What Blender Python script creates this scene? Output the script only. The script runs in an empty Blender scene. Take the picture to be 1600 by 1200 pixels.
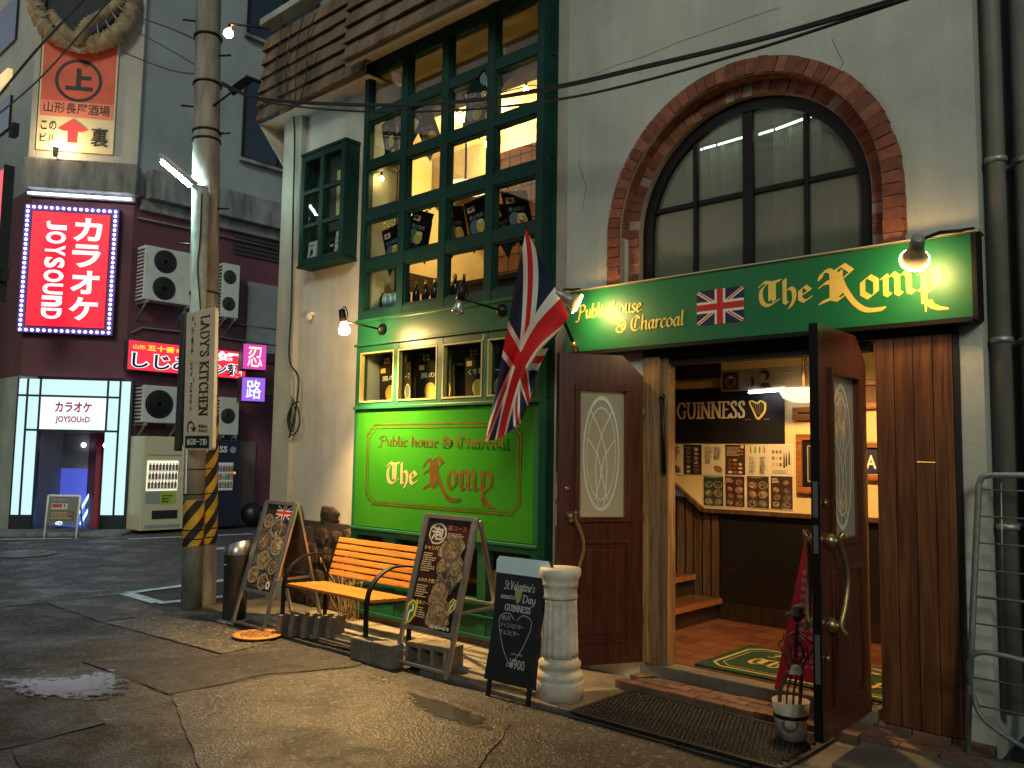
import bpy, bmesh, math, random
from mathutils import Vector, Matrix
V = Vector
RND = random.Random(11)
SC = bpy.context.scene
COL = SC.collection
# ------------------------------------------------------------------ camera
FPX, YAW, PITCH, ROLL = 1305.5, -0.73842, 0.085491, 0.016535
CAM = V((0, -5, 1.55))
_r = V((math.cos(YAW), -math.sin(YAW), 0))
CW = V((math.sin(YAW)*math.cos(PITCH), math.cos(YAW)*math.cos(PITCH), math.sin(PITCH)))
_u = _r.cross(CW)
CR = _r*math.cos(ROLL) + _u*math.sin(ROLL)
CU = _u*math.cos(ROLL) - _r*math.sin(ROLL)
cd = bpy.data.cameras.new('camera')
cam = bpy.data.objects.new('camera', cd); COL.objects.link(cam)
m = Matrix.Identity(4)
for i in range(3):
    m[i][0], m[i][1], m[i][2], m[i][3] = CR[i], CU[i], -CW[i], CAM[i]
cam.matrix_world = m
cd.sensor_width = 36; cd.lens = FPX/1600*36; cd.clip_end = 500; cd.clip_start = .05
SC.camera = cam
# ------------------------------------------------------------------ world, added soft night fill, exposure
SUN_EL, SUN_AZ = math.radians(38), math.radians(222)
w = bpy.data.worlds.new('World'); SC.world = w; w.use_nodes = True
nt = w.node_tree; bg = nt.nodes['Background']
sky = nt.nodes.new('ShaderNodeTexSky'); sky.sky_type = 'NISHITA'; sky.sun_disc = False
sky.sun_elevation = math.radians(14); sky.sun_rotation = SUN_AZ
nt.links.new(sky.outputs[0], bg.inputs[0]); bg.inputs[1].default_value = 0.07
sd = bpy.data.lights.new('night_glow', 'SUN'); sd.energy = 0.84; sd.angle = math.radians(14); sd.color = (.96, 1.0, .76)
so = bpy.data.objects.new('night_glow', sd); COL.objects.link(so)
dv = V((-0.55, 0.70, -0.45))
so.rotation_euler = dv.to_track_quat('-Z', 'Y').to_euler()
SC.view_settings.view_transform = 'Standard'; SC.view_settings.look = 'None'
SC.view_settings.exposure = 0.22; SC.view_settings.gamma = 1
SC.cycles.use_denoising = True
SC.cycles.sample_clamp_indirect = 4
SC.cycles.max_bounces = 7; SC.cycles.transparent_max_bounces = 12
# ------------------------------------------------------------------ pixel -> point on a known real plane
def ray(px, py):
    return CR*((px-800)/FPX) - CU*((py-600)/FPX) + CW
def P(px, py, x=None, y=None, z=None):
    d = ray(px, py)
    if y is not None: t = (y-CAM.y)/d.y
    elif x is not None: t = (x-CAM.x)/d.x
    else: t = (z-CAM.z)/d.z
    return CAM + d*t
def PP(px, py, fr, c=0.0):
    d = ray(px, py); o = fr.o + fr.n*c
    return CAM + d*((o-CAM).dot(fr.n)/d.dot(fr.n))
# ------------------------------------------------------------------ frames and mesh builder
class Fr:
    def __init__(s, o, u=(1, 0, 0), v=(0, 0, 1), n=None):
        s.o = V(o); s.u = V(u).normalized(); s.v = V(v).normalized()
        s.n = V(n).normalized() if n is not None else s.u.cross(s.v).normalized()
    def at(s, a, b, c=0.0): return s.o + s.u*a + s.v*b + s.n*c
    def uv(s, p): d = V(p)-s.o; return d.dot(s.u), d.dot(s.v)
    def off(s, a, b, c=0.0): return Fr(s.at(a, b, c), s.u, s.v, s.n)
def WF(x, z, y): return Fr((x, y, z), (1, 0, 0), (0, 0, 1))       # facing the street (-y)
def spline(pts, n=6):
    pts = [V((*p, 0)) if len(p) == 2 else V(p) for p in pts]
    if len(pts) < 3: return pts
    out = []
    for i in range(len(pts)-1):
        p0 = pts[max(i-1, 0)]; p1 = pts[i]; p2 = pts[i+1]; p3 = pts[min(i+2, len(pts)-1)]
        for k in range(n):
            t = k/n
            out.append(.5*((2*p1)+(p2-p0)*t+(2*p0-5*p1+4*p2-p3)*t*t+(3*p1-p0-3*p2+p3)*t**3))
    out.append(pts[-1]); return out
def hull(pts):
    pts = sorted(set((round(p[0], 6), round(p[1], 6)) for p in pts))
    if len(pts) < 3: return pts
    def half(ps):
        h = []
        for p in ps:
            while len(h) > 1 and (h[-1][0]-h[-2][0])*(p[1]-h[-2][1])-(h[-1][1]-h[-2][1])*(p[0]-h[-2][0]) <= 1e-12: h.pop()
            h.append(p)
        return h
    a = half(pts); b = half(pts[::-1]); return a[:-1]+b[:-1]
class MB:
    def __init__(s): s.v = []; s.f = []; s.m = []; s.sm = []; s.uvs = {}
    def face(s, idx, m=0, smooth=False): s.f.append(tuple(idx)); s.m.append(m); s.sm.append(smooth)
    def poly(s, pts, m=0):
        k = len(s.v); s.v += [V(p) for p in pts]; s.face(range(k, k+len(pts)), m)
    def prism(s, pts, off, m=0, ms=None):
        k = len(s.v); n = len(pts); off = V(off)
        s.v += [V(p) for p in pts] + [V(p)+off for p in pts]
        s.face(range(k+n-1, k-1, -1), m if ms is None else ms); s.face(range(k+n, k+2*n), m)
        for i in range(n):
            j = (i+1) % n; s.face((k+i, k+j, k+n+j, k+n+i), m if ms is None else ms)
    def box(s, fr, a0, a1, b0, b1, c0, c1, m=0):
        s.prism([fr.at(a0, b0, c0), fr.at(a1, b0, c0), fr.at(a1, b1, c0), fr.at(a0, b1, c0)], fr.n*(c1-c0), m)
    def wbox(s, x0, x1, y0, y1, z0, z1, m=0):
        s.prism([(x0, y0, z0), (x1, y0, z0), (x1, y1, z0), (x0, y1, z0)], (0, 0, z1-z0), m)
    def bar(s, a, b, w, h, m=0, up=(0, 0, 1)):                          # rectangular bar between two points
        a = V(a); b = V(b); d = (b-a).normalized(); up = V(up)
        if abs(d.dot(up)) > .98: up = V((0, 1, 0))
        sd = d.cross(up).normalized(); up = sd.cross(d)
        s.prism([a-sd*w/2-up*h/2, a+sd*w/2-up*h/2, a+sd*w/2+up*h/2, a-sd*w/2+up*h/2], b-a, m)
    def tube(s, path, r, seg=8, m=0, caps=True):
        path = [V(p) for p in path]; n = len(path); k = len(s.v)
        rs = r if isinstance(r, (list, tuple)) else [r]*n
        up = V((0, 0, 1)); prev = None
        for i, p in enumerate(path):
            d = (path[min(i+1, n-1)]-path[max(i-1, 0)])
            d = d.normalized() if d.length > 1e-9 else V((0, 0, 1))
            if prev is None:
                a = d.cross(up) if abs(d.dot(up)) < .98 else d.cross(V((1, 0, 0)))
            else: a = prev - d*prev.dot(d)
            a.normalize(); b = d.cross(a); prev = a
            for j in range(seg):
                t = 2*math.pi*j/seg; s.v.append(p+(a*math.cos(t)+b*math.sin(t))*rs[i])
        for i in range(n-1):
            for j in range(seg):
                q = (j+1) % seg; s.face((k+i*seg+j, k+i*seg+q, k+(i+1)*seg+q, k+(i+1)*seg+j), m, True)
        if caps:
            s.face([k+j for j in range(seg)][::-1], m); s.face([k+(n-1)*seg+j for j in range(seg)], m)
    def lathe(s, fr, prof, seg=24, m=0, rfun=None):                      # around fr.v
        k = len(s.v); n = len(prof)
        for r, z in prof:
            for j in range(seg):
                t = 2*math.pi*j/seg; rr = r if rfun is None else rfun(r, z, t)
                s.v.append(fr.o+fr.u*(rr*math.cos(t))+fr.n*(rr*math.sin(t))+fr.v*z)
        for i in range(n-1):
            for j in range(seg):
                q = (j+1) % seg; s.face((k+i*seg+j, k+i*seg+q, k+(i+1)*seg+q, k+(i+1)*seg+j), m, True)
        if prof[0][0] > 1e-4: s.face([k+j for j in range(seg)][::-1], m)
        if prof[-1][0] > 1e-4: s.face([k+(n-1)*seg+j for j in range(seg)], m)
    def ball(s, o, r, m=0, seg=12, ring=8, sq=(1, 1, 1)):
        o = V(o); pr = [(math.sin(math.pi*i/ring)*r+1e-5, -math.cos(math.pi*i/ring)*r) for i in range(ring+1)]
        k = len(s.v); s.lathe(Fr((0, 0, 0), (1, 0, 0), (0, 0, 1), (0, -1, 0)), pr, seg, m)
        for i in range(k, len(s.v)):
            p = s.v[i]; s.v[i] = V((p.x*sq[0], p.y*sq[1], p.z*sq[2]))+o
    def data(s, vs, fs, fn, m=0):
        k = len(s.v); s.v += [fn(p) for p in vs]
        for f in fs: s.face([k+i for i in f], m)
    def build(s, name, mats, parent=None, bevel=0.0, fix=True, origin=None):
        me = bpy.data.meshes.new(name)
        if not isinstance(mats, (list, tuple)): mats = [mats]
        if parent is not None: base = wloc(parent)
        elif origin is not None: base = V(origin)
        else:
            lo = V([min(p[i] for p in s.v) for i in range(3)]); hi = V([max(p[i] for p in s.v) for i in range(3)])
            base = V(((lo.x+hi.x)/2, (lo.y+hi.y)/2, lo.z))
        me.from_pydata([p-base for p in s.v], [], s.f)
        for mm in mats: me.materials.append(mm)
        for i, p in enumerate(me.polygons): p.material_index = s.m[i]; p.use_smooth = s.sm[i]
        if s.uvs:
            ul = me.uv_layers.new(name='uv')
            for lp in me.loops: ul.data[lp.index].uv = s.uvs.get(lp.vertex_index, (0, 0))
        if fix or bevel:
            bm = bmesh.new(); bm.from_mesh(me)
            if fix: bmesh.ops.recalc_face_normals(bm, faces=bm.faces)
            if bevel:
                ed = [e for e in bm.edges if len(e.link_faces) == 2 and not (e.link_faces[0].smooth and e.link_faces[1].smooth) and e.calc_face_angle(0) > .6]
                bmesh.ops.bevel(bm, geom=ed, offset=bevel, segments=2, profile=.6, affect='EDGES', clamp_overlap=True)
            bm.to_mesh(me); bm.free()
        o = bpy.data.objects.new(name, me); COL.objects.link(o)
        if parent is not None: o.parent = parent
        else: o.location = base
        return o
def wloc(o):
    p = V(o.location)
    while o.parent is not None: o = o.parent; p += V(o.location)
    return p
def tag(o, label=None, cat=None, group=None, kind=None):
    if label: o['label'] = label
    if cat: o['category'] = cat
    if group: o['group'] = group
    if kind: o['kind'] = kind
    return o
def thing(name, label, cat, loc, group=None):
    o = bpy.data.objects.new(name, None); COL.objects.link(o); o.location = V(loc); o.empty_display_size = .1
    return tag(o, label, cat, group)
def spot(o, aim, W, col, cone, blend=.8, r=.03, parent=None):
    l = bpy.data.lights.new('lamp_light', 'SPOT'); l.energy = W; l.color = col; l.spot_size = math.radians(cone); l.spot_blend = blend; l.shadow_soft_size = r
    ob = bpy.data.objects.new('lamp_light', l); COL.objects.link(ob); ob.rotation_euler = V(aim).to_track_quat('-Z', 'Y').to_euler(); ob.location = V(o)-(wloc(parent) if parent else V())
    if parent: ob.parent = parent
def point(o, W, col, r=.04, parent=None):
    l = bpy.data.lights.new('lamp_light', 'POINT'); l.energy = W; l.color = col; l.shadow_soft_size = r
    ob = bpy.data.objects.new('lamp_light', l); COL.objects.link(ob); ob.location = V(o)-(wloc(parent) if parent else V())
    if parent: ob.parent = parent
def struct(mb, name, mats, **k): return tag(mb.build(name, mats, **k), kind='structure')
# ------------------------------------------------------------------ materials
MATS = {}
def pm(name, col, rough=.6, metal=0.0, var=.0, vs=4.0, bump=.0, bs=60.0, spec=.5, emit=None, es=0.0, rvar=0.0, col2=None, stretch=None, coat=0.0, dist=.004):
    if name in MATS: return MATS[name]
    m = bpy.data.materials.new(name); m.use_nodes = True; MATS[name] = m
    n = m.node_tree.nodes; L = m.node_tree.links; b = n['Principled BSDF']
    c = tuple(col)+(1,) if len(col) == 3 else col
    b.inputs['Base Color'].default_value = c; b.inputs['Roughness'].default_value = rough
    b.inputs['Metallic'].default_value = metal; b.inputs['Specular IOR Level'].default_value = spec
    if coat: b.inputs['Coat Weight'].default_value = coat; b.inputs['Coat Roughness'].default_value = .08
    if emit is not None:
        b.inputs['Emission Color'].default_value = tuple(emit)+(1,); b.inputs['Emission Strength'].default_value = es
    if var or bump or rvar:
        tc = n.new('ShaderNodeTexCoord'); mp = n.new('ShaderNodeMapping'); L.new(tc.outputs['Object'], mp.inputs[0])
        if stretch: mp.inputs['Scale'].default_value = stretch
    if var or rvar:
        t = n.new('ShaderNodeTexNoise'); t.inputs['Scale'].default_value = vs; t.inputs['Detail'].default_value = 7; t.inputs['Roughness'].default_value = .65
        L.new(mp.outputs[0], t.inputs['Vector'])
        rp = n.new('ShaderNodeValToRGB'); rp.color_ramp.elements[0].position = .32; rp.color_ramp.elements[1].position = .68
        L.new(t.outputs['Fac'], rp.inputs[0])
        if var:
            c2 = col2 if col2 is not None else tuple(x*(1-var) for x in col)
            rp.color_ramp.elements[0].color = tuple(c2)+(1,)
            rp.color_ramp.elements[1].color = tuple(min(1, x*(1+var*.6)) for x in col)+(1,)
            L.new(rp.outputs[0], b.inputs['Base Color'])
        if rvar:
            mr = n.new('ShaderNodeMapRange'); mr.inputs['From Min'].default_value = .3; mr.inputs['From Max'].default_value = .7
            mr.inputs['To Min'].default_value = max(.03, rough-rvar); mr.inputs['To Max'].default_value = min(1, rough+rvar)
            L.new(t.outputs['Fac'], mr.inputs[0]); L.new(mr.outputs[0], b.inputs['Roughness'])
    if bump:
        t2 = n.new('ShaderNodeTexNoise'); t2.inputs['Scale'].default_value = bs; t2.inputs['Detail'].default_value = 5
        L.new(mp.outputs[0], t2.inputs['Vector'])
        bp = n.new('ShaderNodeBump'); bp.inputs['Strength'].default_value = bump; bp.inputs['Distance'].default_value = dist
        L.new(t2.outputs['Fac'], bp.inputs['Height']); L.new(bp.outputs[0], b.inputs['Normal'])
    return m
def em(name, col, s, base=(.02, .02, .02)): return pm(name, base, .4, emit=col, es=s)
def glassmat(name, tint=(.9, .95, .92), base=.06, rough=.02, frost=0.0, fcol=(.3, .32, .28)):
    m = bpy.data.materials.new(name); m.use_nodes = True; n = m.node_tree.nodes; L = m.node_tree.links
    n.remove(n['Principled BSDF']); out = n['Material Output']
    tr = n.new('ShaderNodeBsdfTransparent'); tr.inputs[0].default_value = tint+(1,)
    gl = n.new('ShaderNodeBsdfGlossy'); gl.inputs['Roughness'].default_value = rough
    lw = n.new('ShaderNodeLayerWeight'); lw.inputs[0].default_value = .5
    pw = n.new('ShaderNodeMath'); pw.operation = 'POWER'; pw.inputs[1].default_value = 4.0; L.new(lw.outputs['Facing'], pw.inputs[0])
    ma = n.new('ShaderNodeMath'); ma.operation = 'MULTIPLY_ADD'; ma.inputs[1].default_value = .45; ma.inputs[2].default_value = base*.35; L.new(pw.outputs[0], ma.inputs[0])
    mx = n.new('ShaderNodeMixShader'); L.new(ma.outputs[0], mx.inputs[0])
    last = tr.outputs[0]
    if frost:
        df = n.new('ShaderNodeBsdfDiffuse'); df.inputs[0].default_value = fcol+(1,)
        tl = n.new('ShaderNodeBsdfTranslucent'); tl.inputs[0].default_value = fcol+(1,)
        m1 = n.new('ShaderNodeMixShader'); m1.inputs[0].default_value = .35
        L.new(df.outputs[0], m1.inputs[1]); L.new(tl.outputs[0], m1.inputs[2])
        m2 = n.new('ShaderNodeMixShader'); m2.inputs[0].default_value = frost
        L.new(tr.outputs[0], m2.inputs[1]); L.new(m1.outputs[0], m2.inputs[2]); last = m2.outputs[0]
    L.new(last, mx.inputs[1]); L.new(gl.outputs[0], mx.inputs[2]); L.new(mx.outputs[0], out.inputs[0])
    return m
def woodmat(name, c1, c2, rough=.35, axis=2, coat=.3, scale=6):
    m = bpy.data.materials.new(name); m.use_nodes = True; n = m.node_tree.nodes; L = m.node_tree.links; b = n['Principled BSDF']
    tc = n.new('ShaderNodeTexCoord'); mp = n.new('ShaderNodeMapping'); L.new(tc.outputs['Object'], mp.inputs[0])
    sc = [scale*3]*3; sc[axis] = scale*.18; mp.inputs['Scale'].default_value = sc
    t = n.new('ShaderNodeTexNoise'); t.inputs['Scale'].default_value = 1.6; t.inputs['Detail'].default_value = 8; t.inputs['Distortion'].default_value = 1.2
    L.new(mp.outputs[0], t.inputs['Vector'])
    rp = n.new('ShaderNodeValToRGB'); rp.color_ramp.elements[0].position = .35; rp.color_ramp.elements[1].position = .66
    rp.color_ramp.elements[0].color = tuple(c1)+(1,); rp.color_ramp.elements[1].color = tuple(c2)+(1,)
    L.new(t.outputs['Fac'], rp.inputs[0]); L.new(rp.outputs[0], b.inputs['Base Color'])
    b.inputs['Roughness'].default_value = rough; b.inputs['Coat Weight'].default_value = coat; b.inputs['Coat Roughness'].default_value = .15
    bp = n.new('ShaderNodeBump'); bp.inputs['Strength'].default_value = .25; bp.inputs['Distance'].default_value = .003
    L.new(t.outputs['Fac'], bp.inputs['Height']); L.new(bp.outputs[0], b.inputs['Normal'])
    return m
def asphalt(name, c=(.045, .043, .040), rough=.72, wet_=.0):
    m = bpy.data.materials.new(name); m.use_nodes = True; n = m.node_tree.nodes; L = m.node_tree.links; b = n['Principled BSDF']
    tc = n.new('ShaderNodeTexCoord')
    def noise(s, d=6):
        t = n.new('ShaderNodeTexNoise'); t.inputs['Scale'].default_value = s; t.inputs['Detail'].default_value = d; t.inputs['Roughness'].default_value = .7
        L.new(tc.outputs['Object'], t.inputs['Vector']); return t
    big = noise(.9); mid = noise(7); fine = noise(60, 4); wet = noise(1.7, 9)
    vo = n.new('ShaderNodeTexVoronoi'); vo.inputs['Scale'].default_value = 62; vo.inputs['Randomness'].default_value = 1; L.new(tc.outputs['Object'], vo.inputs['Vector'])
    def M(op, x, y):
        q = n.new('ShaderNodeMath'); q.operation = op
        for i, k in enumerate((x, y)):
            if isinstance(k, (int, float)): q.inputs[i].default_value = k
            else: L.new(k, q.inputs[i])
        return q.outputs[0]
    rp = n.new('ShaderNodeValToRGB'); rp.color_ramp.elements[0].position = .36; rp.color_ramp.elements[1].position = .66
    rp.color_ramp.elements[0].color = tuple(x*.35 for x in c)+(1,); rp.color_ramp.elements[1].color = tuple(x*1.7 for x in c)+(1,)
    mixv = M('ADD', M('MULTIPLY', big.outputs['Fac'], .35), M('ADD', M('MULTIPLY', mid.outputs['Fac'], .25), M('MULTIPLY', fine.outputs['Fac'], .40)))
    L.new(mixv, rp.inputs[0])
    sep = n.new('ShaderNodeSeparateColor'); L.new(vo.outputs['Color'], sep.inputs[0])
    gt = M('MULTIPLY', M('LESS_THAN', sep.outputs[0], .13), .75); dk = M('MULTIPLY', M('GREATER_THAN', sep.outputs[1], .72), .6)
    sp = n.new('ShaderNodeMixRGB'); sp.inputs[2].default_value = tuple(x*4.2 for x in c)+(1,); L.new(gt, sp.inputs[0]); L.new(rp.outputs[0], sp.inputs[1])
    s2 = n.new('ShaderNodeMixRGB'); s2.inputs[2].default_value = tuple(x*.25 for x in c)+(1,); L.new(dk, s2.inputs[0]); L.new(sp.outputs[0], s2.inputs[1]); L.new(s2.outputs[0], b.inputs['Base Color'])
    mr = n.new('ShaderNodeMapRange'); mr.inputs['From Min'].default_value = .38; mr.inputs['From Max'].default_value = .60
    mr.inputs['To Min'].default_value = rough-.36-wet_; mr.inputs['To Max'].default_value = rough+.08
    L.new(wet.outputs['Fac'], mr.inputs[0]); L.new(mr.outputs[0], b.inputs['Roughness'])
    bp = n.new('ShaderNodeBump'); bp.inputs['Strength'].default_value = .9; bp.inputs['Distance'].default_value = .006
    L.new(M('ADD', M('MULTIPLY', vo.outputs['Distance'], .8), M('MULTIPLY', fine.outputs['Fac'], .8)), bp.inputs['Height']); L.new(bp.outputs[0], b.inputs['Normal'])
    return m
# ------------------------------------------------------------------ flat artwork on a board: stacked thin polygons
class Art:
    def __init__(s, fr, h0=.003, dh=.00012): s.fr = fr; s.h = h0; s.dh = dh; s.mb = MB(); s.mats = []
    def mi(s, m):
        if m not in s.mats: s.mats.append(m)
        return s.mats.index(m)
    def poly(s, pts, m):
        s.h += s.dh; s.mb.poly([s.fr.at(a, b, s.h) for a, b in pts], s.mi(m))
    def rect(s, a, b, w, h, m): s.poly([(a, b), (a+w, b), (a+w, b+h), (a, b+h)], m)
    def disc(s, a, b, rx, ry, m, n=18, jit=0, rot=0):
        pts = []
        for i in range(n):
            t = 2*math.pi*i/n; k = 1+RND.uniform(-jit, jit); x = rx*k*math.cos(t); y = ry*k*math.sin(t)
            pts.append((a+x*math.cos(rot)-y*math.sin(rot), b+x*math.sin(rot)+y*math.cos(rot)))
        s.poly(pts, m)
    def ring(s, a, b, r0, r1, m, n=32, sy=1):
        k = s.mi(m); s.h += s.dh
        for i in range(n):
            t0, t1 = 2*math.pi*i/n, 2*math.pi*(i+1)/n
            s.mb.poly([s.fr.at(a+r*math.cos(t), b+r*sy*math.sin(t), s.h) for r, t in ((r0, t0), (r1, t0), (r1, t1), (r0, t1))], k)
    def line(s, pts, w, m):
        for p, q in zip(pts, pts[1:]):
            d = V((q[0]-p[0], q[1]-p[1])); 
            if d.length < 1e-6: continue
            d.normalize(); nx, ny = -d.y*w/2, d.x*w/2
            s.poly([(p[0]+nx, p[1]+ny), (p[0]-nx, p[1]-ny), (q[0]-nx, q[1]-ny), (q[0]+nx, q[1]+ny)], m)
    def text(s, body, a, b, w, h, m, bold=0.0, rot=0, keep=False):
        s.h += s.dh; text_into(s.mb, s.fr, body, a, b, w, h, s.h, s.mi(m), bold, rot, keep)
    def pen(s, word, a, b, w, h, m, style, slant=0.0):
        # word in a pen-stroke alphabet fitted to the box w x h (h spans baseline..cap); every stroke a hair above the last
        polys, W = pen_word(word, style)
        sx = w/W; sy = h/style['cap']
        d, h0 = s.dh, s.h; s.dh = .00002
        for pl in polys:
            s.poly([(a+(x+slant*y)*sx, b+y*sy) for x, y in pl], m)
        s.dh = d; s.h = h0+.0002
    def build(s, name, parent=None): return s.mb.build(name, s.mats, parent, fix=False)
_TX = {}
def text_mesh(body, bold):
    k = (body, bold)
    if k not in _TX:
        c = bpy.data.curves.new('writing', 'FONT'); c.body = body; c.offset = bold; c.resolution_u = 3
        o = bpy.data.objects.new('writing', c); COL.objects.link(o)
        bpy.context.view_layer.update()
        me = bpy.data.meshes.new_from_object(o.evaluated_get(bpy.context.evaluated_depsgraph_get()))
        vs = [V(v.co) for v in me.vertices]; fs = [tuple(p.vertices) for p in me.polygons]
        bpy.data.objects.remove(o); bpy.data.curves.remove(c); bpy.data.meshes.remove(me)
        _TX[k] = (vs, fs)
    return _TX[k]
def text_into(mb, fr, body, a, b, w, h, c, mi, bold=0.0, rot=0, keep=False):
    vs, fs = text_mesh(body, bold)
    if not vs: return
    x0 = min(v.x for v in vs); x1 = max(v.x for v in vs); y0 = min(v.y for v in vs); y1 = max(v.y for v in vs)
    if rot: tw, th = y1-y0, x1-x0
    else: tw, th = x1-x0, y1-y0
    sx, sy = w/max(tw, 1e-6), h/max(th, 1e-6)
    if keep: sx = sy = min(sx, sy)
    def fn(v):
        x, y = v.x-x0, v.y-y0
        if rot: x, y = y, (x1-x0)-x          # reads from top to bottom
        return fr.at(a+x*sx, b+y*sy, c)
    mb.data(vs, fs, fn, mi)
# ------------------------------------------------------------------ pen alphabets
def nibpoly(w, t, ang):
    c, s_ = math.cos(ang), math.sin(ang)
    return [(c*x-s_*y, s_*x+c*y) for x, y in ((-w/2, -t/2), (w/2, -t/2), (w/2, t/2), (-w/2, t/2))]
BLACK = {  # (advance, strokes); '~' strokes are smoothed
 'T': (1.25, [[(.0, 1.38), (.22, 1.62), (.62, 1.52), (1.12, 1.62)], ['~', (.42, 1.5), (.1, 1.15), (.05, .6), (.2, .15), (.55, .02), (1.0, .3)], [(.58, 1.45), (.58, .38)], [(.78, 1.45), (.78, .3)]]),
 'h': (.86, [[(.12, 1.62), (.12, .12), (.24, .02)], ['~', (.12, .78), (.42, 1.0), (.62, .78), (.62, .2), (.4, -.28)]]),
 'e': (.78, [[(.14, .42), (.62, .72), (.36, 1.0), (.1, .78), (.1, .2), (.34, .02), (.64, .24)]]),
 'o': (.92, [[(.4, 1.02), (.12, .8), (.12, .22), (.4, .0), (.68, .22), (.68, .8), (.4, 1.02)]]),
 'm': (1.5, [[(.02, .86), (.16, .96), (.16, .1), (.3, 0)], [(.2, .8), (.46, 1.02), (.62, .84), (.62, .1), (.76, 0)], [(.66, .8), (.92, 1.02), (1.08, .84), (1.08, .1), (1.26, .02)]]),
 'p': (.98, [[(.0, .88), (.16, 1.0), (.16, -.5)], [(.2, .8), (.46, 1.02), (.72, .8), (.72, .22), (.42, .0), (.02, .12)]]),
 'R': (1.62, [['~', (-.12, 1.2), (.02, 1.5), (.28, 1.58), (.46, 1.4)], [(.42, 1.5), (.42, .16)], [(.56, 1.5), (.56, .2)], [(.78, 1.45), (.78, .3)], [(-.1, -.02), (.4, .16), (.72, .06), (.92, .2)], [(-.1, .8), (.12, .98), (.4, .98)], [(.5, 1.5), (.92, 1.75), (1.28, 1.42), (.8, 1.0)], ['~', (.82, .98), (1.0, .5), (1.4, -.2), (1.9, -.6), (2.6, -.62)]]),
 ' ': (.5, []),
}
BLACK_ST = dict(g=BLACK, nib=nibpoly(.26, .05, math.radians(40)), cap=1.62)
ITAL = {
 'P': (.95, [['~', (.28, 1.5), (.22, .7), (.12, -.1), (-.05, -.3), (-.2, -.2)], ['~', (-.1, 1.05), (.0, 1.4), (.4, 1.6), (.8, 1.45), (.8, 1.05), (.5, .8), (.28, .85)]]),
 'u': (.72, [['~', (.0, .8), (.12, .95), (.12, .3), (.25, .03), (.5, .25)], ['~', (.52, .98), (.5, .3), (.58, .05), (.7, .12)]]),
 'b': (.7, [['~', (.12, 1.6), (.1, .3), (.2, .04), (.42, .1), (.58, .45), (.5, .85), (.3, .92), (.12, .7)]]),
 'l': (.38, [['~', (.14, 1.6), (.12, .3), (.2, .04), (.34, .12)]]),
 'i': (.38, [['~', (.02, .82), (.13, .95), (.13, .25), (.2, .04), (.34, .12)], [(.15, 1.28), (.19, 1.3)]]),
 'c': (.58, [['~', (.5, .85), (.3, .97), (.1, .65), (.1, .25), (.28, .03), (.52, .2)]]),
 'h': (.74, [[(.12, 1.6), (.1, .02)], ['~', (.12, .65), (.36, .96), (.54, .8), (.52, .25), (.6, .04), (.72, .12)]]),
 'o': (.7, [['~', (.34, .97), (.1, .7), (.1, .28), (.32, .03), (.56, .3), (.56, .7), (.34, .97)]]),
 's': (.56, [['~', (.48, .86), (.28, .97), (.12, .78), (.28, .52), (.46, .3), (.3, .04), (.04, .14)]]),
 'e': (.6, [['~', (.1, .48), (.42, .62), (.46, .85), (.28, .97), (.1, .65), (.1, .25), (.28, .03), (.54, .2)]]),
 'a': (.72, [['~', (.5, .85), (.3, .95), (.1, .6), (.12, .18), (.28, .03), (.5, .4)], ['~', (.54, .98), (.5, .3), (.58, .05), (.7, .12)]]),
 'r': (.54, [['~', (.0, .82), (.13, .95), (.12, .02)], ['~', (.14, .6), (.32, .93), (.5, .9)]]),
 'n': (.74, [['~', (.0, .82), (.13, .95), (.12, .02)], ['~', (.12, .65), (.36, .96), (.54, .8), (.52, .25), (.6, .04), (.72, .12)]]),
 't': (.46, [['~', (.18, 1.3), (.14, .3), (.24, .04), (.42, .14)], [(.0, .95), (.4, .97)]]),
 'y': (.7, [['~', (.05, .9), (.12, .4), (.28, .06), (.5, .3)], ['~', (.56, .97), (.5, .1), (.3, -.4), (.0, -.45)]]),
 'C': (1.1, [['~', (.9, 1.3), (.6, 1.58), (.2, 1.3), (.08, .75), (.2, .2), (.55, .0), (.95, .25)], ['~', (.62, 1.4), (.5, .9), (.5, .3)]]),
 '&': (1.15, [['~', (.5, 1.2), (.2, 1.15), (.25, .85), (.55, .72), (.2, .6), (.1, .25), (.4, .0), (.85, .2), (.95, .7), (.7, .85), (.6, .55), (.8, .2)], ['~', (.1, 1.25), (.5, 1.5), (1.0, 1.0), (1.0, .3), (.7, -.05)]]),
 'S': (.8, [['~', (.7, 1.35), (.45, 1.58), (.15, 1.3), (.4, .85), (.66, .45), (.4, .02), (.0, .2)]]),
 'V': (.95, [['~', (.0, 1.5), (.2, 1.5), (.36, .05)], ['~', (.36, .05), (.7, 1.2), (.9, 1.55)]]),
 'D': (1.0, [[(.2, 1.5), (.18, .05)], ['~', (.0, 1.45), (.5, 1.5), (.85, 1.0), (.75, .3), (.35, .0), (.05, .05)]]),
 '.': (.3, [[(.1, .03), (.14, .05)]]), "'": (.25, [[(.1, 1.5), (.06, 1.2)]]), ' ': (.45, []),
}
ITAL_ST = dict(g=ITAL, nib=nibpoly(.17, .05, math.radians(40)), cap=1.58)
CHALK_ST = dict(g=ITAL, nib=nibpoly(.13, .09, math.radians(35)), cap=1.58)
def _ser(x, y, w=.34): return [(x-w/2, y), (x+w/2, y)]
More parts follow.
